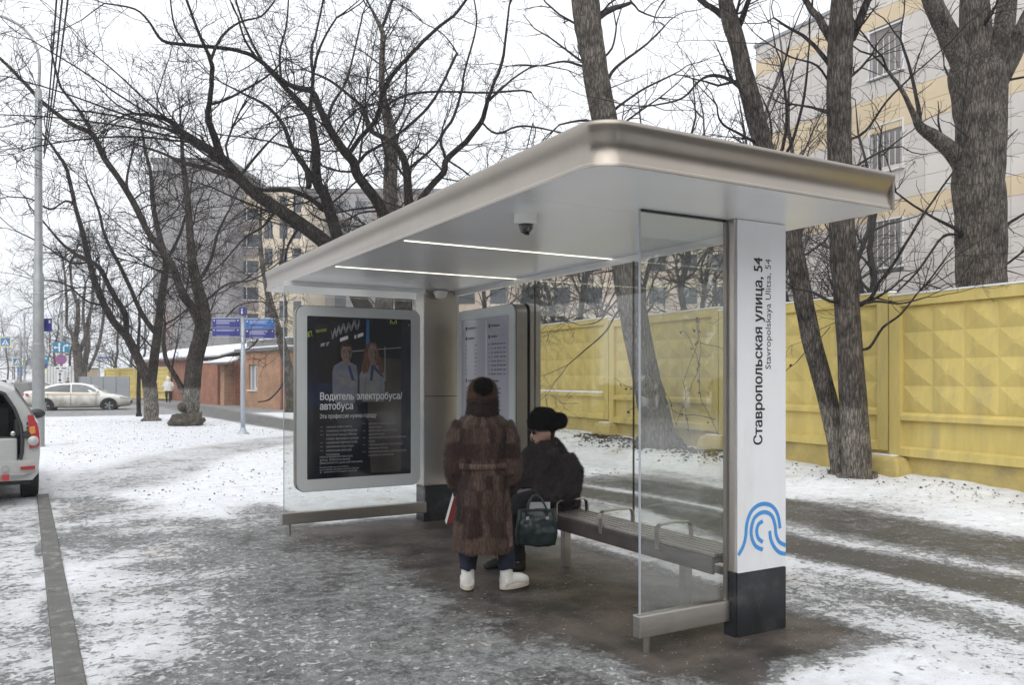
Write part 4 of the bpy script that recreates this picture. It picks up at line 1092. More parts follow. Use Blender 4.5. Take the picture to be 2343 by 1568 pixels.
# further brick wall with a gate, in the same line
bw = thing('brick_yard_wall', 'dark red brick yard wall with grey metal gate beyond the gatehouse', 'wall', A, bang)
xg0, xg1, xr1 = loc_x(505), loc_x(497), loc_x(452)
obj('gate_leaf', MB().box(xg0+.02, xg1, -.9, -.82, .05, 2.45), 'door_grey', bw)
obj('wall', MB().box(xg1+.01, xr1, -.3, -.02, -.2, 2.55), 'brick_red', bw)
obj('return_wall', MB().box(xg1+.01, xg1+.3, -2.2, -.31, -.2, 2.55), 'brick_red', bw)
obj('coping', MB().box(xg1-.05, xr1+.05, -.36, .05, 2.552, 2.66), 'snow', bw)
# red gable shed behind with a white snow roof
S0 = gnd(455, 921); S0.z = 0
sd = thing('brick_shed', 'long low brick shed with white snow-covered pitched roof behind yard wall', 'building', S0, bang)
obj('wall', MB().box(0, 13, -5, .0, -.2, 2.9), 'brick_red', sd)
rfs = obj('roof', MB().prism([(.5, 2.9), (-2.5, 3.75), (-5.5, 2.9), (-5.5, 2.98), (-2.5, 3.84), (.5, 2.99)], -5.3, 13.4, 0), 'roof_grey', sd)
obj('roof_snow', MB().prism([(.5, 2.995), (-2.5, 3.845), (-5.5, 2.985), (-5.5, 3.08), (-2.5, 3.95), (.52, 3.09)], -5.35, 13.45, 0), 'snow', rfs)
obj('end_wall', MB().box(-5.0, -.02, -5, -.6, -.2, 2.88), 'white_sheet', sd)

# ================================================================ APARTMENT BLOCKS
def facing(px_, Z):
    p = wpt(px_, YH, Z); p.z = 0; return p
def block(name, label, pxa, pxb, Z, top_y, depth, wall, cols=(), storey=3.0, win_w=1.4, win_h=1.5, mats=None, skew=0, ztop=None):
    """block whose long front faces the camera; cols are window centres in metres from the left"""
    a, c = facing(pxa, Z), facing(pxb, Z); L = (c-a).length; d = (c-a).normalized(); ang = math.atan2(d.y, d.x) + skew
    zt = H + (YH - top_y) / FP * Z
    r = thing(name, label, 'building', a, ang)
    obj('wall', MB().box(0, L, .0, depth, -1, zt), wall, r)
    obj('roof', MB().box(-.2, L+.2, -.2, depth+.2, zt+.002, zt+.5), 'roof_grey', r)
    wm = MB().box(-win_w/2, win_w/2, -.06, .0-.002, 0, win_h).mesh('window'); wm.materials.append(MATS['far_glass'])
    fm = MB().box(-win_w/2-.1, win_w/2+.1, -.03, -.001, -.1, win_h+.1).mesh('frame'); fm.materials.append(MATS['win_white'])
    z_ = zt - storey + .6
    while z_ > 1:
        for cx_ in cols:
            w0 = bpy.data.objects.new('window', wm); COL.objects.link(w0); w0.parent = r; w0.location = (cx_, 0, z_)
        z_ -= storey
    return r, L, zt
t1, L1, zt1 = block('grey_tower', 'tall plain grey end wall of apartment block behind leafless trees', 350, 524, 90, 372, 14, 'grey_wall')
for z_ in range(1, 8): obj('panel_joint', MB().box(0, L1, -.012, -.001, z_*3.0+1.2, z_*3.0+1.25), 'roof_grey', t1)
obj('stain_band', MB().box(0, 2.2, -.02, -.002, 0, 9), 'brown_wall', t1)
t2, L2, zt2 = block('cream_block', 'cream apartment block with dark glazed balconies right of the grey end wall', 524, 700, 95, 437, 12, 'cream_wall', (4.6, 6.3, 7.9), 3.05, .9, 1.9)
z_ = zt2 - 4.5
while z_ > 2:
    lg_ = obj('loggia', MB().box(.8, 3.4, -.12, -.002, z_, z_+2.5), 'far_glass', t2)
    obj('frame', MB().box(.8, 3.4, -.16, -.121, z_+1.0, z_+1.08).box(2.05, 2.13, -.16, -.121, z_+1.08, z_+2.5), 'win_white', lg_)
    obj('parapet', MB().box(.75, 3.45, -.2, -.125, z_-.1, z_+.9), 'brown_wall', lg_); z_ -= 3.05
t3, L3, zt3 = block('grey_brown_block', 'wide grey and brown apartment block with small pale windows over the shelter roof', 701, 1010, 105, 441, 12, 'brown_wall', (1.2, 4.2, 7.2, 10.2, 13.2, 16.0), 3.0, 1.3, 1.5)
obj('grey_bay', MB().box(.2, 8.4, -.25, -.003, 0, zt3-.2), 'grey_wall', t3)
for z_ in range(6): 
    for cx_ in (1.6, 4.4, 7.0): obj('window', MB().box(cx_-.7, cx_+.7, -.30, -.252, zt3-2.6-z_*3, zt3-1.1-z_*3), 'far_glass', t3)
t4, L4, zt4 = block('pinkish_block', 'pinkish beige apartment block glimpsed through the back glass above fence', 1030, 1700, 75, 560, 12, 'far_beige', [1.5 + 2.9*i for i in range(9)], 3.0, 1.5, 1.5)
for z_ in range(5): obj('band', MB().box(0, L4, -.04, -.003, zt4-.9-z_*3, zt4-.4-z_*3), 'cream_wall', t4)
# ================================================================ TREES
class TB:
    def __init__(s): s.v = []; s.f = []
    def tube(s, pts, rad, n):
        base = len(s.v); k = len(pts)
        d0 = (pts[-1][0]-pts[0][0], pts[-1][1]-pts[0][1], pts[-1][2]-pts[0][2])
        l = math.sqrt(d0[0]**2+d0[1]**2+d0[2]**2) or 1; d0 = (d0[0]/l, d0[1]/l, d0[2]/l)
        ax = (0,0,1) if abs(d0[2]) < .75 else (1,0,0)
        u = (d0[1]*ax[2]-d0[2]*ax[1], d0[2]*ax[0]-d0[0]*ax[2], d0[0]*ax[1]-d0[1]*ax[0])
        l = math.sqrt(u[0]**2+u[1]**2+u[2]**2); u = (u[0]/l, u[1]/l, u[2]/l)
        w_ = (d0[1]*u[2]-d0[2]*u[1], d0[2]*u[0]-d0[0]*u[2], d0[0]*u[1]-d0[1]*u[0])
        cs = CS[n]; V = s.v
        for (p, r_) in zip(pts, rad):
            for (c, sn) in cs:
                a, b_ = c*r_, sn*r_
                V.append((p[0]+u[0]*a+w_[0]*b_, p[1]+u[1]*a+w_[1]*b_, p[2]+u[2]*a+w_[2]*b_))
        F = s.f
        for i in range(k-1):
            o = base+i*n
            for j in range(n-1): F.append((o+j, o+j+1, o+n+j+1, o+n+j))
            F.append((o+n-1, o, o+n, o+2*n-1))
    def mesh(s, name, mat):
        m = bpy.data.meshes.new(name); m.from_pydata(s.v, [], s.f); m.materials.append(MATS[mat]); smooth(m); return m
CS = {n: [(math.cos(2*math.pi*j/n), math.sin(2*math.pi*j/n)) for j in range(n)] for n in (3, 4, 5, 6, 8)}
def norm3(d):
    l = math.sqrt(d[0]*d[0]+d[1]*d[1]+d[2]*d[2]) or 1; return (d[0]/l, d[1]/l, d[2]/l)
def deflect(d, ang, rg):
    ax = (rg.gauss(0,1), rg.gauss(0,1), rg.gauss(0,1)); k = ax[0]*d[0]+ax[1]*d[1]+ax[2]*d[2]
    p = norm3((ax[0]-k*d[0], ax[1]-k*d[1], ax[2]-k*d[2])); c, s_ = math.cos(ang), math.sin(ang)
    return (d[0]*c+p[0]*s_, d[1]*c+p[1]*s_, d[2]*c+p[2]*s_)
def grow(tb, p, d, L, r_, lvl, P, rg):
    nseg = (7, 5, 4, 3, 2)[min(lvl, 4)]; st = L / nseg; pts = [p]; rad = [r_]; ds = [d]; wob = P['wob'] * (1 + .25*lvl); tr = P['trop']
    rend = max(P['rmin'], r_ * .25)
    for i in range(nseg):
        d = norm3((d[0]+rg.gauss(0,wob), d[1]+rg.gauss(0,wob), d[2]+rg.gauss(0,wob)+tr))
        p = (p[0]+d[0]*st, p[1]+d[1]*st, p[2]+d[2]*st); pts.append(p); ds.append(d); rad.append(r_ + (rend-r_)*(i+1)/nseg)
    tb.tube(pts, rad, (6, 5, 4, 3, 3)[min(lvl, 4)])
    if lvl >= P['maxl']: return
    n = P['dens'][lvl] * L; n = int(n) + (rg.random() < n - int(n))
    for _ in range(n):
        t = rg.uniform(.18, 1.0); f = t*nseg; i = min(int(f), nseg-1); q = f-i
        a, b_ = pts[i], pts[i+1]; pp_ = (a[0]+(b_[0]-a[0])*q, a[1]+(b_[1]-a[1])*q, a[2]+(b_[2]-a[2])*q)
        grow(tb, pp_, deflect(ds[i+1], R(rg.uniform(*P['ang'])), rg), L*rg.uniform(*P['lf'])*(1.15-.5*t), max(P['rmin'], rad[i]*rg.uniform(.45,.65)), lvl+1, P, rg)
def catmull(pts, n=5):
    out = []; P = [pts[0]] + list(pts) + [pts[-1]]
    for i in range(1, len(P)-2):
        for j in range(n):
            t = j/n; out.append(tuple(.5*(2*b_+(c-a)*t+(2*a-5*b_+4*c-d)*t*t+(3*b_-a-3*c+d)*t**3) for a, b_, c, d in zip(P[i-1], P[i], P[i+1], P[i+2])))
    out.append(tuple(pts[-1])); return out
def limb_pts(px, Z, d0, d1, rg, wig=.35, slim=1.0):
    k = len(px); out = []
    for i, q in enumerate(px):
        Zi = Z + d0 + (d1-d0) * i / (k-1); y = q[1] if q[1] is not None else YH + H*FP/Zi
        v = wpt(q[0], y, Zi); out.append((v.x, v.y, v.z, q[2]*slim/2/FP*Zi))
    out = catmull(out, 4); res = []
    for i, q in enumerate(out):
        s = q[3]*wig*(1 if q[3] < .07 else .12) if 0 < i < len(out)-1 else 0
        res.append((q[0]+rg.gauss(0,.3)*s, q[1]+rg.gauss(0,.3)*s, q[2]+rg.gauss(0,.15)*s, q[3]))
    return res
DEF = dict(wob=.15, trop=.008, rmin=.0036, maxl=3, dens=(3.4, 4.8, 5.5, 0), ang=(28, 70), lf=(.32, .62))
def trunk_tube(tb, pts, n=20, ridge=.07, seed=0):
    """thick limb with ridged bark in the mesh itself"""
    fine = [pts[0]]                                             # rings close enough together to carry the furrows
    for a, b_ in zip(pts[:-1], pts[1:]):
        m_ = max(1, min(14, int(math.dist(a[:3], b_[:3]) / max(.06, a[3]*.55))))
        for j in range(1, m_+1): fine.append(tuple(a[q]+(b_[q]-a[q])*j/m_ for q in range(4)))
    pts = fine
    pv = [Vector(p[:3]) for p in pts]; k = len(pv); base = len(tb.v); prev = None
    for i in range(k):
        d = (pv[min(i+1,k-1)] - pv[max(i-1,0)]).normalized()
        if prev is None: a = Vector((1,0,0)); prev = (a - d*a.dot(d)).normalized()
        else: prev = (prev - d*prev.dot(d)).normalized()
        q = d.cross(prev); r_ = pts[i][3]
        for j in range(n):
            t = 2*math.pi*j/n; nn = .8*mnoise.noise(Vector((math.cos(t)*1.1+seed, math.sin(t)*1.1, pv[i].z*.9))) + .55*mnoise.noise(Vector((math.cos(t)*4.5+seed, math.sin(t)*4.5, pv[i].z*1.1))) + .35*mnoise.noise(Vector((math.cos(t)*9+seed, math.sin(t)*9, pv[i].z*2.5)))
            tb.v.append(tuple(pv[i] + (prev*math.cos(t) + q*math.sin(t)) * r_ * (1 + ridge*nn)))
    for i in range(k-1):
        for j in range(n): j2 = (j+1) % n; tb.f.append((base+i*n+j, base+i*n+j2, base+(i+1)*n+j2, base+(i+1)*n+j))
def traced_tree(name, label, Z, limbs, bark='bark_dark', twig='twig', seed=1, spawn=2.4, P=None, sl=(.5, 1.9), thick=.085, group=None, lowcut=2.2, base_flare=1.35, slim=1.0):
    rg = random.Random(seed); PP = dict(DEF); PP.update(P or {})
    trunk, crown = TB(), TB(); base = None
    for li, lb in enumerate(limbs):
        px, d0, d1 = lb[0], lb[1], lb[2]
        pts = limb_pts(px, Z, d0, d1, rg, slim=slim)
        if li == 0:
            base = Vector(pts[0][:3]); base.z = ground_z(base.x, base.y) - .02
            if px[0][1] is None:
                r0 = pts[0][3]; pts = [(base.x, base.y, base.z-.1, r0*base_flare*1.1), (base.x, base.y, base.z+.08, r0*base_flare)] + [(q[0], q[1], q[2], q[3]) for q in pts[1:]]
        if max(q[3] for q in pts) > thick or li == 0: trunk_tube(trunk, pts, 34 if max(q[3] for q in pts) > .15 else 14, .11, seed+li)
        else: crown.tube([q[:3] for q in pts], [max(q[3], .004) for q in pts], 8)
        # side branches
        for i in range(len(pts)-1):
            a, b_ = pts[i], pts[i+1]; l = math.dist(a[:3], b_[:3]); d = norm3(tuple(b_[j]-a[j] for j in range(3)))
            n = l*spawn; n = int(n) + (rg.random() < n-int(n))
            for _ in range(n):
                t = rg.random(); p = tuple(a[j]+(b_[j]-a[j])*t for j in range(3))
                if p[2] < lowcut + rg.uniform(0, 1.0): continue
                r_ = a[3]; Lb = rg.uniform(*sl) * min(1.25, .45 + r_*6)
                grow(crown, p, deflect(d, R(rg.uniform(35, 80)), rg), Lb, min(.03, max(.006, r_*.3)), 1, PP, rg)
        if len(lb) < 4 or lb[3]:                                  # the tip goes on growing
            a, b_ = pts[-2], pts[-1]; d = norm3(tuple(b_[j]-a[j] for j in range(3)))
            for _ in range(2): grow(crown, b_[:3], deflect(d, R(rg.uniform(8, 30)), rg), rg.uniform(1.0, 2.2), max(.006, b_[3]*.8), 0, PP, rg)
    r = thing(name, label, 'tree', base, 0, group)
    for tb, nm, mt in ((trunk, 'trunk', bark), (crown, 'crown', twig)):
        if not tb.v: continue
        me = tb.mesh(nm, mt); me.transform(Matrix.Translation(-base)); link(nm, me, None, r)
    return r
def P3(*q): return list(q)
DIP = dict(trop=-.01, wob=.16)
# ---- dark spreading trees over the lawn, limbs traced from the photograph
traced_tree('lawn_tree', 'dark leafless tree arching leftwards behind the poster end of the shelter', 19, [
    (P3((862,None,52),(850,820,46),(835,720,44),(800,640,42),(760,570,40),(689,513,36),(635,478,33),(581,441,30),(547,407,28),(506,362,26),(455,328,22),(420,304,17),(376,270,12),(308,260,7)), 0, -2.0),
    (P3((506,362,22),(489,308,19),(475,267,15),(482,222,13),(485,171,12),(482,137,11),(458,82,8),(427,0,7)), -1.2, -2.5),
    (P3((482,137,9),(506,85,7),(547,51,6),(598,36,5),(629,0,4)), -2, -1),
    (P3((478,239,9),(513,229,7),(560,205,6),(615,171,5),(649,137,4)), -1.6, 0),
    (P3((455,328,11),(400,300,8),(340,285,6),(250,262,5),(150,250,4)), -1.5, -4),
    (P3((581,441,17),(530,405,14),(470,385,12),(420,372,10),(370,350,7),(310,330,5)), -.9, 1.5),
    (P3((547,407,9),(575,370,7),(610,330,6),(640,300,4)), -1, .5),
    (P3((635,478,8),(600,520,6),(560,545,5),(510,600,4),(470,640,3)), -.5, -1.5),
    (P3((689,513,8),(660,560,6),(650,620,4),(648,665,3)), -.3, -.8),
    (P3((800,640,36),(770,540,31),(746,454,28),(724,413,26),(724,349,23),(717,302,21),(708,263,19),(679,228,15),(644,190,12),(600,140,8),(560,60,6),(540,0,5)), 0, 1.2),
    (P3((708,428,16),(702,390,15),(670,343,14),(648,286,11),(613,244,9),(560,215,6),(510,190,4)), .5, 2),
    (P3((739,479,16),(708,454,14),(660,435,13),(613,435,11),(577,430,8)), .3, -.6, False),
    (P3((708,263,12),(716,180,9),(712,120,8),(722,80,6),(740,0,5)), .8, 2),
    (P3((644,190,8),(640,120,6),(655,60,5),(660,0,4)), 1, 2),
    ] + [(P3((430+i*6, 312+i*5, 6), (430+(x_-430)*.35, 312+(y_-312)*.30-8, 5), (430+(x_-430)*.7, 312+(y_-312)*.66-10, 4), (x_, y_, 3)), -1.6, -1.6-q_) for i, (x_, y_, q_) in enumerate(((20,175,4),(70,90,3),(0,262,5),(60,340,4),(200,110,1.5)))],
    'bark_dark', 'twig', 11, 2.3, sl=(.5, 3.0), slim=.86)
traced_tree('lawn_tree', 'dark leafless tree with several upright limbs rising over the middle of the shelter roof', 20, [
    (P3((934,None,60),(930,860,50),(925,720,46),(918,620,42),(905,550,36),(882,498,30),(860,457,28),(819,403,26),(809,371,25),(790,349,23),(768,317,22),(749,285,20),(730,244,18),(714,209,16),(676,200,14),(648,184,12),(588,133,11),(547,116,10),(506,109,10),(427,102,9),(372,92,8),(342,51,6),(308,20,5),(239,7,4)), 0, -3.0),
    (P3((800,352,13),(819,320,12),(847,292,12),(866,257,12),(873,219,12),(898,171,12),(943,121,10),(993,70,9),(1038,35,8),(1066,0,7),(1100,-40,6)), -.6, -2),
    (P3((819,374,9),(841,349,9),(886,324,9),(930,292,8),(978,247,8),(1009,197,7),(1041,130,7),(1044,117,6),(1012,76,5),(968,51,4)), -.5, 1),
    (P3((918,620,36),(930,540,32),(936,479,26),(933,425,22),(930,387,21),(920,355,18),(904,333,16),(882,317,14),(847,298,12),(838,266,11),(828,244,9),(797,216,8),(755,184,7),(700,160,4)), .1, 2),
    (P3((935,540,24),(955,470,18),(987,425,17),(1016,393,17),(1022,365,16),(1066,324,14),(1101,279,13),(1114,235,11),(1127,197,9),(1149,140,8),(1158,76,6),(1165,13,5)), .2, -.8),
    (P3((879,247,9),(904,228,8),(943,214,7),(1009,209,6),(1120,212,6),(1216,211,5),(1219,282,4)), -.8, -1.5),
    (P3((1022,365,10),(1009,330,9),(1013,305,9),(1038,267,8),(1057,203,7),(1063,162,6),(1090,60,5),(1085,0,4)), .2, 1.5),
    (P3((934,387,9),(968,359,8),(1000,327,6),(1009,308,4)), .3, .3),
    (P3((1101,279,7),(1136,305,6),(1184,289,6),(1231,292,5),(1301,308,4)), -.4, -1),
    (P3((1114,235,7),(1140,210,6),(1180,175,5),(1230,150,4),(1300,160,3)), -.5, .5),
    (P3((1022,365,6),(1060,390,5),(1090,415,4)), .2, .6),
    (P3((749,285,9),(760,240,8),(790,190,6),(810,120,5),(830,30,4)), -1, .5),
    (P3((714,209,9),(720,150,8),(740,90,6),(770,40,5)), -1.2, -2),
    (P3((588,133,7),(560,90,6),(545,40,5)), -1.6, -2), (P3((427,102,6),(400,60,5),(390,0,4)), -2, -3),
    ], 'bark_dark', 'twig', 12, 2.2, sl=(.5, 3.0), slim=.86)
traced_tree('background_tree', 'pale straight-trunked leafless tree standing just behind the middle roof limbs', 27, [
    (P3((878,None,44),(876,780,42),(880,690,40),(890,560,36),(895,498,34),(893,425,32),(895,362,30),(892,298,26),(879,235,18),(873,171,14),(876,92,12),(873,67,10),(850,20,6)), 0, 0),
    (P3((873,67,8),(890,20,7),(905,-20,6)), 0, .5), (P3((893,425,7),(880,340,6),(860,290,4)), 0, -1), (P3((895,362,6),(915,300,5),(940,250,4)), 0, 1), (P3((892,300,7),(925,240,5),(930,150,4)), 0, -1),
    ], 'bark_mid', 'twig', 13, 3.2, sl=(.6, 2.0))
traced_tree('lawn_tree', 'forked leafless tree with whitewashed foot standing on the snowy lawn', 30.4, [
    (P3((346,None,36),(346,930,35),(342,880,34),(330,850,24),(309,808,22),(289,769,20),(261,738,17),(239,699,16),(219,651,15),(205,600,14),(190,536,12),(171,468,10),(157,403,9),(143,369,8),(120,335,6),(85,290,4)), 0, -1.5),
    (P3((344,880,26),(350,850,24),(354,808,22),(362,749,20),(368,693,18),(374,651,17),(380,600,15),(365,540,13),(350,470,12),(345,400,9),(330,330,7),(320,260,5)), 0, 1.5),
    (P3((289,769,15),(287,721,14),(267,687,13),(247,651,12),(225,610,11),(180,585,9),(145,560,7),(110,520,5)), -.6, -2.5),
    (P3((354,760,13),(335,735,12),(315,699,11),(295,651,10),(270,600,9),(240,540,7),(225,480,6),(200,420,4)), .3, -1.2),
    (P3((171,468,7),(150,460,6),(120,478,6),(99,472,5),(70,455,4),(20,450,3)), -1, -2),
    (P3((205,600,7),(160,600,5),(100,560,4),(40,530,3)), -1, -3), (P3((380,600,9),(410,540,7),(430,470,5),(440,400,4)), .8, 2),
    (P3((362,749,6),(400,730,5),(440,700,4),(500,672,3),(560,640,3)), .2, -2),
    (P3((239,699,6),(200,690,5),(150,650,4),(90,640,3)), -.8, -2),
    ], 'bark_wash', 'twig', 14, 2.2, sl=(.6, 3.2), slim=.9)
tB = traced_tree('lawn_tree', 'thick-trunked leafless tree growing from a stone lump on the snowy lawn', 27.6, [
    (P3((434,None,44),(437,930,42),(438,904,42),(447,820,39),(461,763,36),(464,707,33),(450,651,26),(440,600,22),(435,540,18),(430,470,15),(420,380,11),(415,300,7)), 0, .5),
    (P3((456,740,24),(440,705,22),(421,679,21),(405,640,18),(390,600,17),(342,536,15),(308,468,15),(273,410,14),(239,362,14),(212,308,13),(164,284,11),(103,239,10),(62,195,9),(0,133,7),(-40,100,5)), 0, -3.0),
    (P3((420,900,16),(405,868,13),(393,848,12),(379,820,11),(374,777,9),(378,740,6)), 0, -.8),
    (P3((212,308,8),(180,250,7),(140,200,6),(120,130,5)), -2, -3), (P3((308,468,8),(290,420,6),(300,360,5)), -1.2, -.4),
    (P3((393,848,5),(400,810,4),(405,790,3)), -.4, .2), (P3((450,651,10),(480,600,8),(500,530,6),(530,470,4)), .2, 1.5),
    (P3((470,690,6),(520,650,5),(580,640,4),(640,600,3)), 0, -1), (P3((461,763,5),(500,745,4),(545,700,3),(600,690,3)), 0, -1),
    ], 'bark_wash', 'twig', 15, 2.0, sl=(.6, 3.2), slim=.92)
rk = MB().ell((0,0,.17), .52, .40, .27, 48, 28)
me = rk.mesh('boulder')
for v in me.vertices:
    n = mnoise.fractal(v.co*3.2, .8, 2, 4) + .7*abs(mnoise.noise(v.co*7)); v.co += v.co.normalized() * n * .16; v.co.z = min(v.co.z, .38 + .07*n)
base_B = gnd(434, 866+H*FP/27.3)
rk_o = link('boulder', me, 'rock', None, True); rk_o.location = (base_B.x-.06, base_B.y-.1, 0)
tag(rk_o, 'lumpy dark stone at the foot of the thick lawn tree', 'stone')
s_ = MB().ell((0,0,0), .14, .14, .16, 12, 8).mesh('burl')
tr_burl = link('burl', s_, 'rock', tB, True); tr_burl.location = (-.28, -.2, .62)
traced_tree('sapling', 'thin dark young tree left of the forked lawn tree', 33.8, [
    (P3((318,None,10),(317,900,9),(318,840,8),(316,790,7),(319,740,6),(317,690,4)), 0, 0), (P3((317,850,4),(300,830,3),(285,815,2)), 0, .3), (P3((318,800,4),(332,780,3),(340,765,2)), 0, -.3)], 'bark_dark', 'twig', 16, 1.5, sl=(.3, .8), thick=.2)
# many-stemmed tree beyond the white car
traced_tree('street_tree', 'cluster of curving dark stems beyond the white taxi', 62, [
    (P3((183,None,20),(180,850,19),(176,800,16),(168,770,11),(160,757,8),(152,745,6),(153,700,6),(150,651,5),(145,600,4)), 0, 0),
    (P3((180,850,14),(172,800,12),(176,750,10),(178,700,9),(165,660,6),(160,600,5)), 0, 1), (P3((185,860,12),(182,810,10),(195,770,8),(190,720,6),(195,651,5)), 0, -1),
    (P3((192,870,12),(196,830,9),(203,790,8),(200,740,7),(210,700,6),(213,651,5),(220,600,4)), 0, 1), (P3((200,850,8),(215,820,7),(228,780,7),(237,720,6),(234,680,5),(245,620,4)), 0, 0)],
    'bark_mid', 'twig', 17, 1.2, sl=(.8, 2.6), P=dict(rmin=.007))
# birch by the gatehouse
traced_tree('gatehouse_tree', 'rough-barked leafless tree leaning over the corner of the brick gatehouse', 38, [
    (P3((668,None,24),(662,870,22),(657,834,22),(643,777,19),(626,721,17),(612,665,14),(600,600,11),(595,540,8),(598,470,5)), 0, 0),
    (P3((657,860,5),(640,890,4),(615,915,4),(590,920,3)), 0, -1, False), (P3((626,721,6),(600,760,5),(580,790,4),(560,802,3)), 0, -1), (P3((612,665,8),(640,610,6),(650,560,4)), 0, 1)], 'bark_mid', 'twig', 18, 1.3, sl=(.6, 1.8))
# poplar between shelter and fence
traced_tree('poplar', 'broad poplar trunk beside the fence leaning behind the shelter roof corner', 17.3, [
    (P3((1512,None,86),(1508,1000,76),(1497,940,70),(1478,860,64),(1462,790,62),(1446,700,62),(1430,610,60),(1412,480,60),(1398,380,60),(1385,285,58),(1368,200,56),(1355,120,58),(1345,60,62),(1338,0,64),(1330,-60,60),(1320,-200,50)), 0, -.5),
    (P3((1372,225,12),(1400,165,8),(1440,130,6),(1480,100,5),(1520,60,4)), 0, 1.2), (P3((1366,40,18),(1395,22,14),(1425,12,10),(1445,5,7)), -.2, .8),
    (P3((1382,270,8),(1420,240,6),(1470,205,5),(1540,170,4)), 0, -.8), (P3((1362,165,8),(1330,150,6),(1290,140,5),(1240,150,4)), -.2, .6), (P3((1384,292,8),(1340,275,6),(1280,285,4)), 0, -1),
    (P3((1360,150,6),(1400,110,5),(1410,60,4)), 0, .4), (P3((1440,690,6),(1412,715,5),(1385,760,4),(1340,800,3),(1300,835,2)), -.1, -.9), (P3((1436,660,5),(1400,700,4),(1370,735,3),(1330,745,2)), -.1, .4)],
    'bark_poplar', 'twig', 19, 1.3, sl=(.5, 1.9), P=dict(rmin=.0028, dens=(2.4, 3.4, 3.5, 0)))
# twin trunks by the fence
PT = dict(rmin=.0026, dens=(2.2, 3.2, 3.2, 0))
traced_tree('twin_trunk', 'straight thick whitewashed trunk on the right by the yellow fence', 12.8, [
    (P3((1960,None,66),(1957,1010,62),(1952,930,58),(1944,800,56),(1937,700,56),(1930,600,58),(1925,480,54),(1922,380,52),(1920,300,52),(1918,210,52),(1922,120,54),(1925,40,50),(1928,-60,44)), 0, -.3),
    (P3((1915,105,26),(1890,70,20),(1865,30,16),(1835,-10,12)), -.1, .3), (P3((1945,90,24),(1965,50,20),(1985,0,16),(2000,-40,12)), -.1, -.3),
    (P3((1952,700,16),(1990,685,10),(2010,650,8),(2040,610,7),(2080,545,6),(2120,480,5),(2190,380,4)), -.1, -1.2),
    (P3((1960,800,9),(1990,795,7),(2020,750,6),(2060,720,5),(2100,670,4)), -.1, -.8), (P3((1945,690,9),(1900,690,7),(1860,670,5),(1815,660,3)), -.1, -.5), (P3((1945,705,8),(2000,690,6),(2060,695,4),(2120,680,3)), -.1, -1),
    (P3((1900,150,12),(1850,90,8),(1800,60,6),(1770,40,4)), -.1, .6), (P3((1940,320,7),(1980,300,6),(2030,230,5),(2090,170,4)), -.2, -.8), (P3((1945,390,6),(1990,360,5),(2030,340,4)), -.2, .5),
    (P3((1903,200,6),(1870,150,5),(1810,130,4),(1760,100,3)), -.1, -.5)],
    'bark_twin', 'twig', 20, 2.0, sl=(.4, 1.5), P=PT)
traced_tree('twin_trunk', 'slimmer slanting whitewashed trunk leaning left from the same root by the yellow fence', 13.1, [
    (P3((1926,None,44),(1918,1020,44),(1905,960,44),(1885,880,43),(1860,790,42),(1845,720,41),(1830,640,42),(1812,550,42),(1785,450,42),(1762,380,44),(1740,310,44),(1722,240,42),(1703,170,40),(1690,110,38),(1672,50,40),(1660,0,32),(1650,-60,26)), 0, .3),
    (P3((1665,45,18),(1640,25,14),(1610,5,12),(1580,-20,9)), .3, .8), (P3((1690,60,16),(1705,20,13),(1720,-20,10)), .3, -.2),
    (P3((1700,205,11),(1665,180,9),(1630,172,8),(1600,185,6),(1560,225,5),(1500,240,4)), .2, 1.2), (P3((1738,330,8),(1690,305,6),(1650,280,5),(1640,240,4)), .2, -.8),
    (P3((1760,390,10),(1790,340,8),(1800,260,7),(1790,160,5)), .2, -.6), (P3((1765,400,9),(1810,330,7),(1840,220,6),(1850,120,4)), .2, .6)],
    'bark_twin', 'twig', 21, 2.0, sl=(.4, 1.5), P=PT)
# big tree behind the fence
traced_tree('old_poplar', 'massive rough trunk with high forks rising behind the yellow fence', 15.2, [
    (P3((2248,None,120),(2248,900,112),(2246,700,106),(2245,560,106),(2243,470,106),(2240,400,106),(2245,300,104),(2240,220,116),(2234,170,120),(2232,110,70),(2232,40,64),(2228,-60,56)), 0, 0),
    (P3((2228,200,60),(2195,130,50),(2165,70,46),(2140,20,42),(2115,-40,36)), 0, -.6), (P3((2262,200,56),(2290,110,46),(2300,40,42),(2310,-40,34)), 0, .5), (P3((2270,210,44),(2310,140,40),(2343,60,36),(2380,-20,28)), 0, -.4),
    (P3((2215,400,42),(2180,350,38),(2140,315,32),(2105,290,22),(2085,250,12),(2060,200,9),(2030,160,7)), -.1, -.8), (P3((2105,290,14),(2098,230,9),(2080,150,7),(2060,90,5)), -.5, -.2),
    (P3((2205,540,16),(2190,525,10),(2140,500,6),(2090,470,5),(2050,440,4)), 0, -.9), (P3((2285,530,12),(2310,510,8),(2343,490,6),(2380,470,4)), 0, .4), (P3((2215,400,8),(2200,300,7),(2180,200,6),(2160,150,4)), -.1, .6),
    (P3((2205,545,9),(2160,540,6),(2100,620,5),(2040,680,4)), 0, -1)],
    'bark_mid', 'twig', 22, 1.6, sl=(.4, 1.6), P=PT)
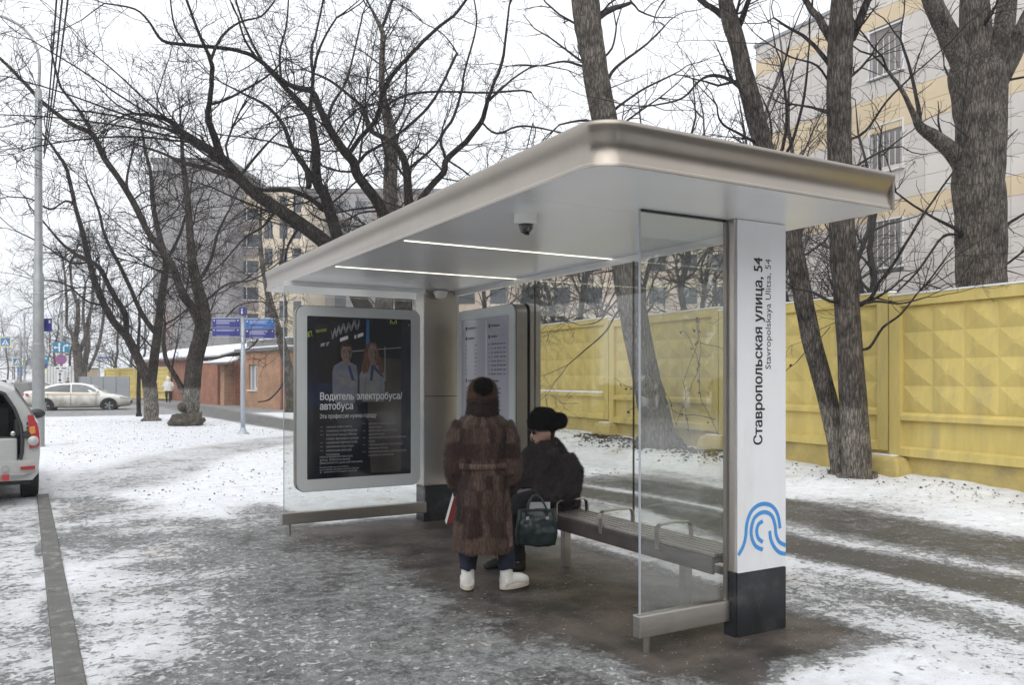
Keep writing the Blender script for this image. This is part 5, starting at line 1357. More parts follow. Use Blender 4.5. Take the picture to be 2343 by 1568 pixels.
# ---------------------------------------------------------------- generic trees
def full_tree(name, label, base, h, r0, seed, bark='bark_far', twig='twig_far', P=None, group=None, nl=14, low=.25, spread=.42, drop=0):
    rg = random.Random(seed); PP = dict(DEF); PP.update(dict(rmin=.006, dens=(2.2, 2.4, 2.4, 0), trop=.03)); PP.update(P or {})
    tr, cr = TB(), TB(); pts = []; x = y = 0
    for i in range(11):
        t = i/10; pts.append((x, y, h*.92*t - .1, r0*(1-t)**.8 + .012)); x += rg.gauss(0,.018)*h; y += rg.gauss(0,.018)*h
    trunk_tube(tr, pts, 9, .08, seed)
    for k_ in range(nl):
        t = low + (1-low)*(k_+rg.random())/nl; f = t*10; i = min(int(f), 9); a, b_ = pts[i], pts[i+1]; q = f-i
        p = tuple(a[j]+(b_[j]-a[j])*q for j in range(3)); az = rg.uniform(0, 6.283); el = rg.uniform(.3, .9)
        grow(cr, p, (math.cos(az)*math.cos(el), math.sin(az)*math.cos(el), math.sin(el)), h*spread*(1.2-t)*rg.uniform(.7,1.15), max(.02, a[3]*.45), 0, PP, rg)
    r = thing(name, label, 'tree', base, rg.uniform(0, 6), group)
    link('trunk', tr.mesh('trunk', bark), None, r); link('crown', cr.mesh('crown', twig), None, r)
    return r
G1 = 'leafless trees behind the yellow fence'
spots = [(1240, 34, 11), (1330, 30, 13), (1560, 26, 12), (1610, 31, 14), (1665, 24, 11), (1745, 27, 14), (1850, 24, 12), (1110, 40, 14), (1470, 36, 15), (2060, 21, 9), (1970, 28, 12)]
lab_ = ['leafless tree behind the fence right of the timetable', 'leafless tree behind the fence seen over the seated figure', 'leafless tree behind the fence right of the poplar', 'tall faint leafless tree over the near roof edge', 'leafless tree behind the fence left of the white column', 'slim leafless tree before the left corner of the clad building', 'leafless tree before the clad building between the twin trunks', 'leafless tree far behind the timetable case', 'tall leafless tree far behind the leaning poplar', 'small leafless tree beside the clad building windows', 'leafless tree before the clad building right of the straight twin trunk']
for i, (px_, Z, h_) in enumerate(spots):
    p = facing(px_, Z); p.z = .1
    full_tree('background_tree', lab_[i], p, h_, .13, 100+i, 'birch' if i in (3, 5) else 'bark_far', 'twig_far', group=G1, nl=10 if i in (4, 6, 9, 10) else 15, low=.15)
G2 = 'bare trees along the far street'
far = [(20, 150, 16), (-30, 110, 15), (60, 190, 17), (100, 130, 13), (130, 100, 12), (165, 95, 13), (215, 88, 12), (262, 85, 12), (300, 80, 11), (330, 95, 13), (-5, 230, 20), (40, 240, 18)]
for i, (px_, Z, h_) in enumerate(far):
    p = facing(px_, Z); p.z = -.05
    full_tree('street_tree', f"{['hazy','pale','grey','faint','slender','bushy','wide','low','dim','upright','distant','blurred'][i]} leafless street tree {['at the far left street end','at the left picture edge','far down the road','behind the blue parking sign','left of the arrow sign','behind the no-stopping sign','behind the many-stemmed tree','above the small white billboard','above the grey sheet fence','in front of the grey tower','at the road vanishing point','beyond the crossing sign'][i]}", p, h_, .16, 200+i, group=G2, nl=13, low=.15, P=dict(rmin=.012, dens=(1.6, 2.0, 1.6, 0)))
# spruce behind the fence
def spruce(px_, Z, h_, seed):
    rg = random.Random(seed); p = facing(px_, Z); p.z = 0
    r = thing('spruce', 'dark green spruce behind the yellow fence right of the timetable', 'tree', p)
    tb = TB(); tb.tube([(0,0,-.1),(0,0,h_)], [.16, .02], 6); link('trunk', tb.mesh('trunk', 'bark_dark'), None, r)
    b = MB(); z = 1.0
    while z < h_-.2:
        Lr = (h_-z)*.34 + .15
        for k_ in range(9):
            az = rg.uniform(0, 6.283); l = Lr*rg.uniform(.7,1.1)
            for s in range(int(16+l*26)):
                t = rg.random()**.8; q = Vector((math.cos(az)*l*t, math.sin(az)*l*t, z - .28*l*t + rg.gauss(0,.04)))
                d = Vector((math.cos(az)+rg.gauss(0,.6), math.sin(az)+rg.gauss(0,.6), rg.gauss(-.5,.4))).normalized()*rg.uniform(.10,.24)
                w2 = Vector((-d.y, d.x, 0)).normalized()*.028; b.quad(q-w2, q+w2, q+d+w2*.3, q+d-w2*.3)
        z += .30
    link('crown', b.mesh('crown'), 'needle', r)
spruce(1232, 29, 6.6, 4)
# creeper on the fence seen through the near pane
def creeper():
    rg = random.Random(9); tb = TB(); lf = MB()
    p0 = Vector((fence_x(12.3)-.12, 12.3, fence_z(12)+.1))
    r = thing('creeper', 'bare creeper stems with dry leaves hanging on the yellow fence behind the near pane', 'plant', p0)
    for k_ in range(8):
        p = (rg.uniform(-.1,.1)-.04, rg.uniform(-1.6,1.6), rg.uniform(.1,.6)); d = norm3((0, rg.gauss(0,.5), 1)); pts=[p]
        for i in range(11):
            d = norm3((rg.gauss(0,.02), d[1]+rg.gauss(0,.28), d[2]+rg.gauss(0,.22)-.05)); p = (-.09-.04*rg.random(), p[1]+d[1]*.24, p[2]+d[2]*.24); pts.append(p)
            if rg.random() < .4 and p[2] < 2.7:
                c = Vector(p) + Vector((-.03, rg.gauss(0,.05), -.04))
                for _ in range(5):
                    e = Vector((rg.gauss(0,.4), rg.gauss(0,1), rg.gauss(-.6,.8))).normalized()*rg.uniform(.03,.07); f2 = Vector((rg.gauss(0,.3), -e.z, e.y)).normalized()*.022
                    lf.quad(c-f2, c+e*.5-f2, c+e, c+f2)
        tb.tube(pts, [.008]*len(pts), 4)
    link('stems', tb.mesh('stems', 'twig'), None, r); o = obj('dry_leaves', lf, 'leaf', r, fix=False); o['kind'] = 'stuff'
creeper()
# ================================================================ STREET FURNITURE
def sub(name, mb, mat, parent, **k): return obj(name, mb, mat, parent, **k)
# tall lamp post beside the kerb
lp = facing(88, 18.8); lp.z = -.02
lamp = thing('lamp_post', 'tall grey steel lamp post with curved arm on the kerb at the left', 'lamp post', lp)
def zpx(y, Z): return H - (y - YH) / FP * Z
post = obj('post', MB().lathe([(.125, -.1), (.125, 2.4), (.112, 2.42), (.11, 4.0), (.085, 4.05), (.08, 6.3), (.072, 8.2), (.06, 8.25)], 22), 'galv', lamp, True); autosm(post, 30)
obj('base_collar', MB().lathe([(.16, -.1), (.16, .05), (.13, .07)], 22), 'galv', lamp)
dl = Vector((-CT, ST, 0))                                        # image-left direction
ap = [Vector((0,0,8.2)), Vector((0,0,8.9)) + dl*-.02, Vector((0,0,9.35)) + dl*.12, Vector((0,0,9.7)) + dl*.42, Vector((0,0,9.95)) + dl*.95, Vector((0,0,10.05)) + dl*1.5]
obj('arm', MB().tube([tuple(v) for v in catmull([tuple(a) for a in ap], 5)], .032, 10), 'galv', lamp, True)
hd = Vector((0,0,10.05)) + dl*1.8
obj('lantern', MB().obox(hd, dl*.32, Vector((ST, CT, 0))*.12, Vector((0,0,.05))), 'galv_light', lamp, bevel=.03)
for z in (3.55, 5.2, 6.2, 7.1): obj('band', MB().lathe([(.118 if z < 4 else .09, z), (.118 if z < 4 else .09, z+.03)], 20), 'galv_light', lamp)
bs = thing('blue_sign', 'small plain blue sign fixed behind the tall lamp post', 'sign', lp + Vector((ST*.2, CT*.2, 0)), -TH*1.0)
obj('plate', MB().box(-.19, .19, -.012, .012, zpx(757, 19), zpx(727, 19)), 'sign_navy', bs)
obj('arrow', MB().box(.13, .17, -.016, -.0125, zpx(738, 19), zpx(731, 19)), 'sign_white', bs)
obj('clamp', MB().box(-.03, .03, -.09, -.018, zpx(745, 19), zpx(740, 19)), 'galv', bs)
# overhead cables running up from the lamp post
for i, (x_, y_, lab) in enumerate(((132, -40, 'leftmost of three dark overhead cables running up from the lamp post'), (146, -40, 'middle of three dark overhead cables running up from the lamp post'), (160, -40, 'rightmost of three dark overhead cables running up from the lamp post'))):
    a = lp + Vector((0, 0, 6.9 - .12*i)) + dl*-.12; e = wpt(x_, y_, 10.5); pts = []
    for k_ in range(13):
        t = k_/12; q = a.lerp(e, t); q.z -= .25*math.sin(math.pi*t); pts.append(tuple(q))
    tag(obj('overhead_cable', MB().tube(pts, .012, 6), 'cable', None, True), lab, 'cable', 'overhead cables')
# wayfinding post
ip = gnd(556, 996); ip.z = 0
inf = thing('wayfinding_post', 'grey post with four blue direction panels on the snowy lawn edge', 'signpost', ip, -TH - .02)
k_ = 23.14 / FP
def zz(y): return zpx(y, 23.14)
obj('post', MB().lathe([(.062, -.05), (.062, zz(722))], 18), 'galv_light', inf, True)
obj('foot', MB().lathe([(.19, -.02), (.19, .03), (.10, .10), (.07, .22)], 20), 'galv_light', inf, True)
cu = obj('cube_sign', MB().box(-.085, .085, -.085, .085, zz(721), zz(704)), 'sign_navy', inf)
obj('letter', MB().box(-.022, .022, -.09, -.0855, zz(719), zz(712)).box(-.018, .018, -.09, -.0855, zz(710.5), zz(707)), 'sign_white', cu)
rg = random.Random(2)
for (xa, xb, ya, yb, mt, seed, rows) in ((490, 555, 729, 749, 'sign_navy', 1, 4), (490, 555, 751, 770, 'sign_navy', 2, 2), (562, 626, 731, 751, 'sign_blue', 3, 3), (562, 626, 753, 774, 'sign_navy', 4, 4)):
    xa_, xb_ = (xa-556)*k_*1.06, (xb-556)*k_*1.06
    if xb_ < .06: xb_ = -.07
    if xa_ > 0: xa_ = .07
    z1, z0 = zz(ya), zz(yb); tl = (.008 if xa > 560 else .03)
    fr = obj('panel', MB().box(xa_, xb_, -.03, .01, z0-.02, z1+.03), 'galv_light', inf)
    obj('face', MB().box(xa_+.005, xb_-.005, -.034, -.0305, z0, z1), mt, fr)
    w_ = xb_ - xa_; h_ = z1 - z0
    for r_ in range(rows):
        zr = z1 - h_*(.16 + r_*.135); obj('print_line', MB().box(xa_+w_*.15, xa_+w_*(.15+rg.uniform(.45,.7)), -.0365, -.0345, zr-h_*.07, zr), 'sign_print', fr)
    obj('print_line', MB().box(xa_+w_*.15, xa_+w_*.62, -.0365, -.0345, z0+h_*.06, z0+h_*.11), 'sign_print', fr)
    for u in (.07, .92): obj('pictogram', MB().lathe([(h_*.085, -.0365), (h_*.085, -.0345)], 12, (xa_+w_*u, 0, z1-h_*.24), 'y'), 'sign_white', fr)
# arrow / no-stopping sign post past the taxi
def post_at(name, label, px_, Z, top_y, rad=.045, cat='sign'):
    p = facing(px_, Z); p.z = -.1
    r = thing(name, label, cat, p, -math.atan2(p.x, p.y))
    obj('post', MB().lathe([(rad, -.1), (rad, zpx(top_y, Z)+.1)], 12), 'galv', r, True)
    return r
def disc(rad, y0, z, x=0, n=28): return MB().lathe([(rad, y0), (rad, y0-.004)], n, (x, 0, z), 'y')
Z = 60.0; m_ = Z/FP
sp_ = post_at('lane_sign_post', 'steel post with teal lane-arrow panel and round no-stopping sign', 140, Z, 640, .10)
def zl(y): return zpx(y, Z) + .1
pn = obj('lane_panel', MB().box(-.52, .55, -.14, -.11, zl(807), zl(783)), 'sign_teal', sp_)
def strip(pts, wd, y, mat, par, nm='arrow'):
    return band2(nm, [Vector(q) for q in pts], wd, par, mat, y)
zc_ = zl(795)
strip([(-.12, zc_-.33), (-.12, zc_+.22)], .09, -.145, 'sign_white', pn); strip([(-.12, zc_-.03), (-.38, zc_-.03)], .08, -.1455, 'sign_white', pn)
strip([(.16, zc_-.33), (.16, zc_+.02), (.22, zc_+.12), (.38, zc_+.14)], .09, -.145, 'sign_white', pn)
obj('arrow', MB().poly([(-.22, -.146, zc_+.18), (-.02, -.146, zc_+.18), (-.12, -.146, zc_+.36)]).poly([(-.36, -.146, zc_+.09), (-.36, -.146, zc_-.15), (-.5, -.146, zc_-.03)]).poly([(.36, -.146, zc_+.26), (.36, -.146, zc_+.02), (.5, -.146, zc_+.14)]), 'sign_white', pn, fix=False)
zc_ = zl(823)
rd = obj('round_sign', disc(.37, -.12, zc_), 'sign_red', sp_); obj('field', disc(.30, -.1245, zc_), 'sign_blue', rd)
for a in (45, 135): obj('bar', MB().obox((0, -.131, zc_), (.30*math.cos(R(a)), 0, .30*math.sin(R(a))), (0, .001 if a == 45 else .0016, 0), (-.04*math.sin(R(a)), 0, .04*math.cos(R(a)))), 'sign_red', rd)
obj('plate', MB().box(-.40, .42, -.13, -.11, zl(848), zl(839)), 'sign_white', sp_)
obj('plate', MB().box(-.30, .13, -.13, -.11, zl(876), zl(851)), 'sign_white', sp_)
obj('arrow', MB().box(-.11, -.05, -.135, -.131, zl(871), zl(856)).poly([(-.2, -.135, zl(858)), (.04, -.135, zl(858)), (-.08, -.135, zl(852))]).poly([(-.2, -.135, zl(869)), (.04, -.135, zl(869)), (-.08, -.135, zl(875))]), 'ink', sp_, fix=False)
obj('arrow', MB().box(-.34, -.12, -.135, -.131, zl(845), zl(842)).box(.02, .34, -.135, -.131, zl(844.5), zl(842)), 'ink', sp_, fix=False)
# second sign post peeping out right of the lamp post
s2 = post_at('side_sign_post', 'post with teal turn sign and small blue plates just right of lamp post', 98, 75, 815)
Z2 = 75
obj('panel', MB().box(-.1, .42, -.07, -.05, zpx(829, Z2), zpx(812, Z2)), 'sign_teal', s2); obj('arrow', MB().box(.06, .14, -.075, -.071, zpx(828, Z2), zpx(817, Z2)).box(.14, .32, -.075, -.071, zpx(819, Z2), zpx(816.5, Z2)), 'sign_white', s2)
obj('plate', MB().box(-.05, .33, -.07, -.05, zpx(841, Z2), zpx(831, Z2)), 'sign_navy', s2); obj('plate', MB().box(-.05, .33, -.07, -.05, zpx(851, Z2), zpx(843, Z2)), 'sign_lime', s2)
def crossing(par, cx_, cz, s, y):
    obj('border', MB().box(cx_-s*1.25, cx_+s*1.25, y, y+.03, cz-s*1.25, cz+s*1.25), 'sign_lime', par)
    f = obj('face', MB().box(cx_-s, cx_+s, y-.006, y-.001, cz-s, cz+s), 'sign_blue', par)
    obj('triangle', MB().poly([(cx_-s*.8, y-.012, cz-s*.7), (cx_+s*.8, y-.012, cz-s*.7), (cx_, y-.012, cz+s*.75)]), 'sign_white', f, fix=False)
    strip([(cx_-.3*s, cz-.65*s), (cx_, cz-.1*s), (cx_+.3*s, cz-.65*s)], s*.16, y-.016, 'ink', f, 'figure'); strip([(cx_, cz-.1*s), (cx_, cz+.25*s)], s*.2, y-.0165, 'ink', f, 'figure')
# crossing sign hung on a span wire over the road
Z3 = 85; a = wpt(-60, 778, Z3); e = wpt(100, 786, Z3)
cs_ = thing('hanging_crossing_sign', 'square pedestrian crossing sign hung on a wire over the road', 'sign', wpt(12, 783, Z3), -math.atan2(wpt(12,783,Z3).x, wpt(12,783,Z3).y))
crossing(cs_, 0, 0, .42, -.02); obj('hanger', MB().box(-.3, -.27, -.01, .01, .4, .62).box(.27, .3, -.01, .01, .4, .62), 'galv', cs_)
tag(obj('span_wire', MB().tube([tuple(a + Vector((0,0,.55))), tuple(wpt(12, 781, Z3)+Vector((0,0,.42))), tuple(e + Vector((0,0,.55)))], .03, 5), 'cable', None), 'thin wire across the road carrying the crossing sign', 'wire')
c2 = post_at('crossing_sign_post', 'lime-bordered pedestrian crossing sign on a post at the far left', 40, 105, 822); crossing(c2, 0, zpx(828, 105)+.1, .45, -.08)
c3 = post_at('parking_sign_post', 'post with two small blue plates, one marked P, at far left', 46, 100, 840)
for (ya, yb) in ((848, 838), (858, 849)): obj('plate', MB().box(-.28, .28, -.08, -.05, zpx(yb+0, 100) if 0 else zpx(max(ya,yb), 100), zpx(min(ya,yb), 100)), 'sign_blue', c3)
text('letter', 'P', .5, (-.16, -.085, zpx(857, 100)), (1,0,0), (0,0,1), 'sign_white', c3, bold=.01)
obj('pictogram', MB().poly([(-.14,-.086,zpx(847,100)), (.14,-.086,zpx(847,100)), (0,-.086,zpx(840,100))]), 'sign_white', c3, fix=False)
def far_lamp(px_, Z, top_y, label, arm=-1.8):
    p = facing(px_, Z); p.z = -.1; r = thing('street_lamp', label, 'lamp post', p, -TH, 'lamp posts far down the road'); zt = zpx(top_y, Z)
    obj('post', MB().lathe([(.14, -.1), (.09, zt-1.2), (.07, zt-.6)], 10), 'galv', r, True)
    obj('arm', MB().tube(catmull([(0,0,zt-.7), (arm*.12,0,zt-.2), (arm*.5,0,zt), (arm,0,zt+.05)], 4), .05, 6), 'galv', r, True)
    obj('lantern', MB().box(arm-.5, arm+.1, -.12, .12, zt, zt+.12), 'galv_light', r)
far_lamp(47, 85, 742, 'slim lamp post with one curved arm left of the tall lamp post')
far_lamp(33, 140, 790, 'faint small lamp post beside the parking sign far away'); far_lamp(29, 190, 806, 'faintest lamp post far down the road at left')
mp_ = facing(56, 160); mp_.z = 0
ms = thing('lattice_mast', 'thin lattice antenna mast far behind the lamp post', 'mast', mp_)
obj('mast', MB().lathe([(.2, 0), (.12, zpx(716, 160))], 4), 'galv', ms); obj('antenna', MB().box(-.3, .3, -.3, .3, zpx(728, 160), zpx(718, 160)), 'galv_light', ms)
# fences and boxes beyond the taxi
def sheet(name, label, pxa, pxb, Za, Zb, zb, zt, mat, pitch=None, cat='fence', rib=None):
    a, c = facing(pxa, Za), facing(pxb, Zb); d = (c-a); L = d.length; ang = math.atan2(d.y, d.x)
    r = thing(name, label, cat, a, ang); n = max(1, round(L/pitch)) if pitch else 1
    me = MB().box(.008, L/n-.008, 0, .03, zb, zt).mesh('panel'); me.materials.append(MATS[mat])
    for i in range(n):
        o = bpy.data.objects.new('panel', me); COL.objects.link(o); o.parent = r; o.location = (i*L/n, 0, 0)
        if rib: obj('rib', MB().box(i*L/n-.03, i*L/n+.03, -.04, -.001, zb, zt), rib, r)
    return r
sheet('sheet_fence', 'low grey sheet-metal fence behind the white taxi', 182, 296, 58, 53, -.1, zpx(862, 56), 'grey_sheet', 2.0, rib='galv')
sheet('corrugated_fence', 'white corrugated fence left of the lane-arrow sign post', 96, 178, 96, 90, -.1, 2.95, 'white_sheet', .8, rib='galv')
fy = thing('yellow_far_fence', 'far stretch of yellow concrete fence behind the forked lawn tree', 'fence', (0,0,0))
pa, pb_ = facing(240, 68), facing(388, 59); L = (pb_-pa).length; d = (pb_-pa)/L; n_ = 4
for i in range(n_):
    o = bpy.data.objects.new('fence_panel', fpm); COL.objects.link(o); o.parent = fy; q = pa + d*(L/n_*i); o.location = (q.x, q.y, -.3); o.rotation_euler = (0, 0, math.atan2(d.y, d.x)); o.scale = (L/n_/PANEL_L, 1, .92)
    c = bpy.data.objects.new('snow_cap', cap_me); COL.objects.link(c); c.parent = o
bb = facing(241, 100); b3 = thing('billboard', 'small white roadside billboard above the far yellow fence', 'billboard', bb, -math.atan2(bb.x, bb.y))
obj('board', MB().box(-1.0, 1.0, -.1, .1, zpx(828, 100), zpx(810, 100)), 'sign_white', b3); obj('leg', MB().box(-.7, -.6, -.05, .05, -.2, zpx(828, 100)), 'galv', b3); obj('leg', MB().box(.6, .7, -.05, .05, -.2, zpx(828, 100)), 'galv', b3)
obj('print', MB().box(-.8, .8, -.106, -.101, zpx(821, 100), zpx(817, 100)), 'sign_blue', b3); obj('plate', MB().box(.75, 1.05, -.1, .1, zpx(838, 100), zpx(830, 100)), 'sign_lime', b3)
kb = facing(206, 64); kk = thing('utility_box', 'beige metal box above the grey sheet fence', 'box', kb, -math.atan2(kb.x, kb.y)); obj('case', MB().box(-.75, .6, 0, 1.2, -.1, zpx(845, 64)), 'cream_wall', kk, bevel=.02); obj('lid', MB().box(-.78, .63, -.03, 1.23, zpx(845, 64)+.001, zpx(842, 64)), 'galv', kk)
cbk = facing(57, 70); ck = thing('concrete_block', 'dark grey concrete block on the far traffic island', 'block', cbk, -.5); obj('block', MB().rings([[Vector((sx*(.62-t*.1), sy*(.62-t*.1), z)) for sx, sy in ((-1,-1),(1,-1),(1,1),(-1,1))] for t, z in ((0,-.15),(0,1.15),(1,1.3))]), 'concrete', ck, bevel=.04)
isl = MB().prism([tuple(facing(x_, z_)[:2]) for x_, z_ in ((20, 74), (150, 58), (170, 64), (40, 84))], -.12, .03, 2); struct(obj('traffic_island', isl, 'snow', None, bevel=.04))
# ================================================================ VEHICLES
def wheel(par, c, rad, wd, axis='y', side=1):
    w_ = obj('wheel', MB().lathe([(rad*.62, -wd/2), (rad*.93, -wd/2), (rad, -wd*.36), (rad, wd*.36), (rad*.93, wd/2), (rad*.62, wd/2)], 32, c, axis, cap=False), 'rubber', par, True); autosm(w_, 35)
    v = Vector({'y': (0,1,0), 'x': (1,0,0)}[axis]) * side * wd*.5; cc = Vector(c) + v*.75
    rim_ = obj('rim', MB().lathe([(rad*.64, 0), (rad*.60, .012*side), (rad*.57, -.02*side), (rad*.15, -.01*side), (.01, .0)], 24, cc, axis, cap=False), 'rim', w_, True)
    for k_ in range(5):
        a = 2*math.pi*k_/5; dv = Vector((math.cos(a), 0, math.sin(a))) if axis == 'y' else Vector((0, math.cos(a), math.sin(a)))
        sd = v.normalized().cross(dv)
        obj('spoke', MB().obox(cc + dv*rad*.35 + v.normalized()*.012, dv*rad*.26, sd*rad*.07, v.normalized()*.012), 'galv', w_)
    return w_
def saloon(name, label, loc, rz, body_mat, group=None, simple=False, yellow=False, L=4.85, W=1.86, Hh=1.46, dirt='car_dirt'):
    """x forward, y left, z up; origin on the ground at the middle"""
    r = thing(name, label, 'car', loc, rz, group)
    h = L/2
    # station: x, sill z, belt z, belt half width, roof z (None: no cabin), roof half width
    lower = [(-h, .42, .98, .62), (-h+.06, .34, 1.04, .78), (-h+.35, .26, 1.06, .88), (-h+.9, .23, 1.03, .925), (-.6, .20, .98, .93), (.5, .20, .955, .93), (1.15, .22, .93, .92), (1.75, .25, .84, .89), (h-.22, .26, .72, .80), (h-.04, .30, .60, .66), (h, .36, .52, .52)]
    rg_ = []
    for (x, s, bz, hw) in lower:
        hw *= W/1.86; m1, m2 = s + (bz-s)*.35, s + (bz-s)*.72
        half = [(hw*.86, s), (hw*.97, s+.06), (hw*1.0, m1), (hw*.985, m2), (hw*.93, bz-.02), (hw*.80, bz+.012), (hw*.3, bz+.03)]
        rg_.append([Vector((x, y, z)) for y, z in half] + [Vector((x, -y, z)) for y, z in reversed(half)])
    bo = obj('body', MB().rings(rg_), body_mat, r, True); autosm(bo, 45)
    sub_ = bo.modifiers.new('s', 'SUBSURF'); sub_.levels = 1; sub_.render_levels = 1
    cab = [(-h+.30, 1.02, .70, 1.03, .55), (-1.55, 1.0, .80, 1.25, .60), (-1.0, .99, .84, 1.405, .62), (-.3, .97, .85, Hh, .64), (.15, .96, .85, Hh-.01, .63), (.65, .95, .84, 1.33, .60), (1.28, .93, .78, .96, .58)]
    rc = []
    for (x, bz, bw_, rz_, rw) in cab:
        half = [(bw_, bz-.05), (bw_*.985, bz+.02), (rw+(bw_-rw)*.25, bz+(rz_-bz)*.80+.01), (rw, rz_-.01), (rw*.6, rz_+.012)]
        rc.append([Vector((x, y, z)) for y, z in half] + [Vector((x, -y, z)) for y, z in reversed(half)])
    cb_ = obj('cabin', MB().rings(rc), body_mat, bo, True); autosm(cb_, 50)
    def side_y(x, z):                                            # cabin side surface
        for i in range(len(cab)-1):
            if cab[i][0] <= x <= cab[i+1][0]:
                t = (x-cab[i][0])/(cab[i+1][0]-cab[i][0]); q = [a+(b_-a)*t for a, b_ in zip(cab[i], cab[i+1])]; break
        else: q = cab[0] if x < cab[0][0] else cab[-1]
        f = max(0, min(1, (z-q[1]-.02)/max(.05,(q[3]-q[1])*.80))); return q[2]*.985 + (q[4]+(q[2]-q[4])*.25-q[2]*.985)*f
    for s in (1, -1):
        for pts, mt in (([(-1.75,1.04),(-1.0,1.03),(-.32,1.01),(-.32,1.385),(-.75,1.365),(-1.2,1.27)], 'car_glass'), ([(-.25,1.01),(.45,.995),(1.0,.985),(.72,1.17),(.40,1.33),(.1,1.385),(-.25,1.39)], 'car_glass_light')):
            P = [Vector((x, s*(side_y(x,z)+.012), z)) for x, z in pts]
            obj('side_window', MB().poly(P), mt, bo, fix=False)
    if not simple:
        obj('windscreen', MB().quad((.70,-.57,1.315),(.70,.57,1.315),(1.24,.72,1.0),(1.24,-.72,1.0)), 'car_glass', bo, fix=False)
    obj('rear_window', MB().quad((-1.1,-.55,1.375),(-1.1,.55,1.375),(-1.85,.62,1.13),(-1.85,-.62,1.13)), 'car_glass', bo, fix=False)
    for sx, xx in ((1, 1.42), (-1, -1.40)):
        for s in (1, -1):
            ar = MB(); n = 18; ri, ro, yv = .345, .40, s*(.935*W/1.86)
            ar.poly([Vector((xx + ro*math.cos(t), yv, .33 + ro*math.sin(t))) for t in [R(-20+220*i/n) for i in range(n+1)]])
            obj('wheel_arch', ar, 'car_black', bo, fix=False)
            wheel(r, (xx, s*(W/2-.07), .335), .335, .22, 'y', s)
    for s in (1, -1):
        if yellow: obj('stripe', MB().poly([Vector((x, s*(.94*W/1.86), z)) for x, z in ((-2.0,.955),(-.3,.93),(1.0,.90),(1.0,.865),(-.3,.885),(-2.0,.90))]), 'car_yellow', bo, fix=False)
        obj('tail_light', MB().poly([Vector((x, s*(y), z)) for x, y, z in ((-h+.01,.66,.95),(-h+.03,.66,.78),(-h+.3,.885,.80),(-h+.3,.88,.95))]), 'lamp_red', bo, fix=False)
        obj('headlight', MB().poly([Vector((x, s*(y), z)) for x, y, z in ((h-.02,.62,.68),(h-.03,.62,.60),(h-.5,.90,.68),(h-.5,.875,.78))]), 'lamp_clear', bo, fix=False)
        obj('fog_light', MB().poly([Vector((h+.01, s*.45, .42)), Vector((h+.01, s*.62, .42)), Vector((h-.05, s*.66, .52)), Vector((h+.005, s*.5, .50))]), 'car_trim', bo, fix=False)
        mi = obj('mirror', MB().ell((.92, s*1.0, 1.04), .08, .10, .065, 12, 8), body_mat, r, True)
        obj('mirror_arm', MB().obox((.92, s*.89, .99), (.03,0,0), (0,.05,0), (0,0,.015)), 'car_trim', mi)
        for xd in (-1.15, .05): obj('door_handle', MB().box(xd, xd+.2, s*.925*W/1.86-.01, s*.925*W/1.86+.018, .83, .855), body_mat, bo)
        for xd in (-1.28, -.28, .85): obj('door_seam', MB().box(xd-.006, xd+.006, s*.926*W/1.86, s*.942*W/1.86, .30, .95), 'car_trim', bo, fix=False)
    obj('rear_bumper', MB().obox((-h+.02, 0, .42), (.04,0,0), (0,.70,0), (0,0,.13)), 'car_trim', bo, bevel=.03)
    obj('grille', MB().obox((h-.01, 0, .50), (.02,0,0), (0,.40,0), (0,0,.10)), 'car_trim', bo, bevel=.02)
    return r
# white taxi turning out of the side street (seen from its right side)
a = facing(117, 41.3); c = facing(246, 42.2); mid = (a+c)/2; mid.z = -.10
hd_ = math.atan2(c.y-a.y, c.x-a.x)
saloon('taxi_car', 'muddy white saloon taxi with thin yellow stripe crossing beyond the lawn', mid, hd_, 'car_taxi', yellow=True)
p = facing(88, 76); p.z = -.1
saloon('parked_car', 'white saloon car parked far off left of the lamp post', p, hd_ + .25, 'car_white', 'cars far down the road', True)
G = 'cars far down the road'
for (px_, Z, mt, lab) in ((14, 118, 'car_white', 'small white car far down the road, leftmost of a row'), (25, 130, 'car_red', 'small dark red car far down the road'), (35, 124, 'car_white', 'small white car far down the road, third of the row'), (48, 112, 'car_dark', 'small dark car beside the concrete block on the road')):
    p = facing(px_, Z); p.z = -.1; saloon('distant_car', lab, p, R(90) + .02, mt, G, True)

# ---------------------------------------------------------------- white estate car with open tailgate at the left edge
es = thing('estate_car', 'white estate car at left edge with open rear showing dark interior', 'car', (-.865, 12.2, .03), R(3.5))
# local: x right, y forward (away), z up from the road; right side of the body at x = .88
def sect(y, top, shift=0):
    return [(.80, .26), (.865, .34), (.885, .60), (.880, .88), (.845, .98), (.735, 1.20), (.60, 1.46 + top), (.40, 1.545 + top), (0, 1.57 + top)]
def body_ring(y, top=0, inset=0, zl=0):
    h_ = sect(y, top); h_ = [(x*(1-inset), z+zl) for x, z in h_]
    return [Vector((x, y, z)) for x, z in h_] + [Vector((-x, y, z)) for x, z in reversed(h_[:-1])]
st = [(0.02, -.05, .012), (.12, -.01, 0), (.8, .02, 0), (1.6, .03, 0), (2.5, .02, 0)]
b = MB().rings([body_ring(y, t, i) for y, t, i in st], cap=False)
# bonnet part
def bon(y, bz, hw, s=.26):
    h_ = [(hw*.9, s), (hw*.98, s+.08), (hw, .58), (hw*.99, bz-.14), (hw*.95, bz-.05), (hw*.8, bz), (hw*.6, bz+.02), (hw*.4, bz+.03), (0, bz+.04)]
    return [Vector((x, y, z)) for x, z in h_] + [Vector((-x, y, z)) for x, z in reversed(h_[:-1])]
b.rings([body_ring(2.5, .02), bon(3.25, 1.03, .87), bon(3.9, .93, .84), bon(4.25, .78, .74), bon(4.38, .62, .60, .34)], cap=True)
eb = obj('body', b, 'car_white', es, True); autosm(eb, 35)
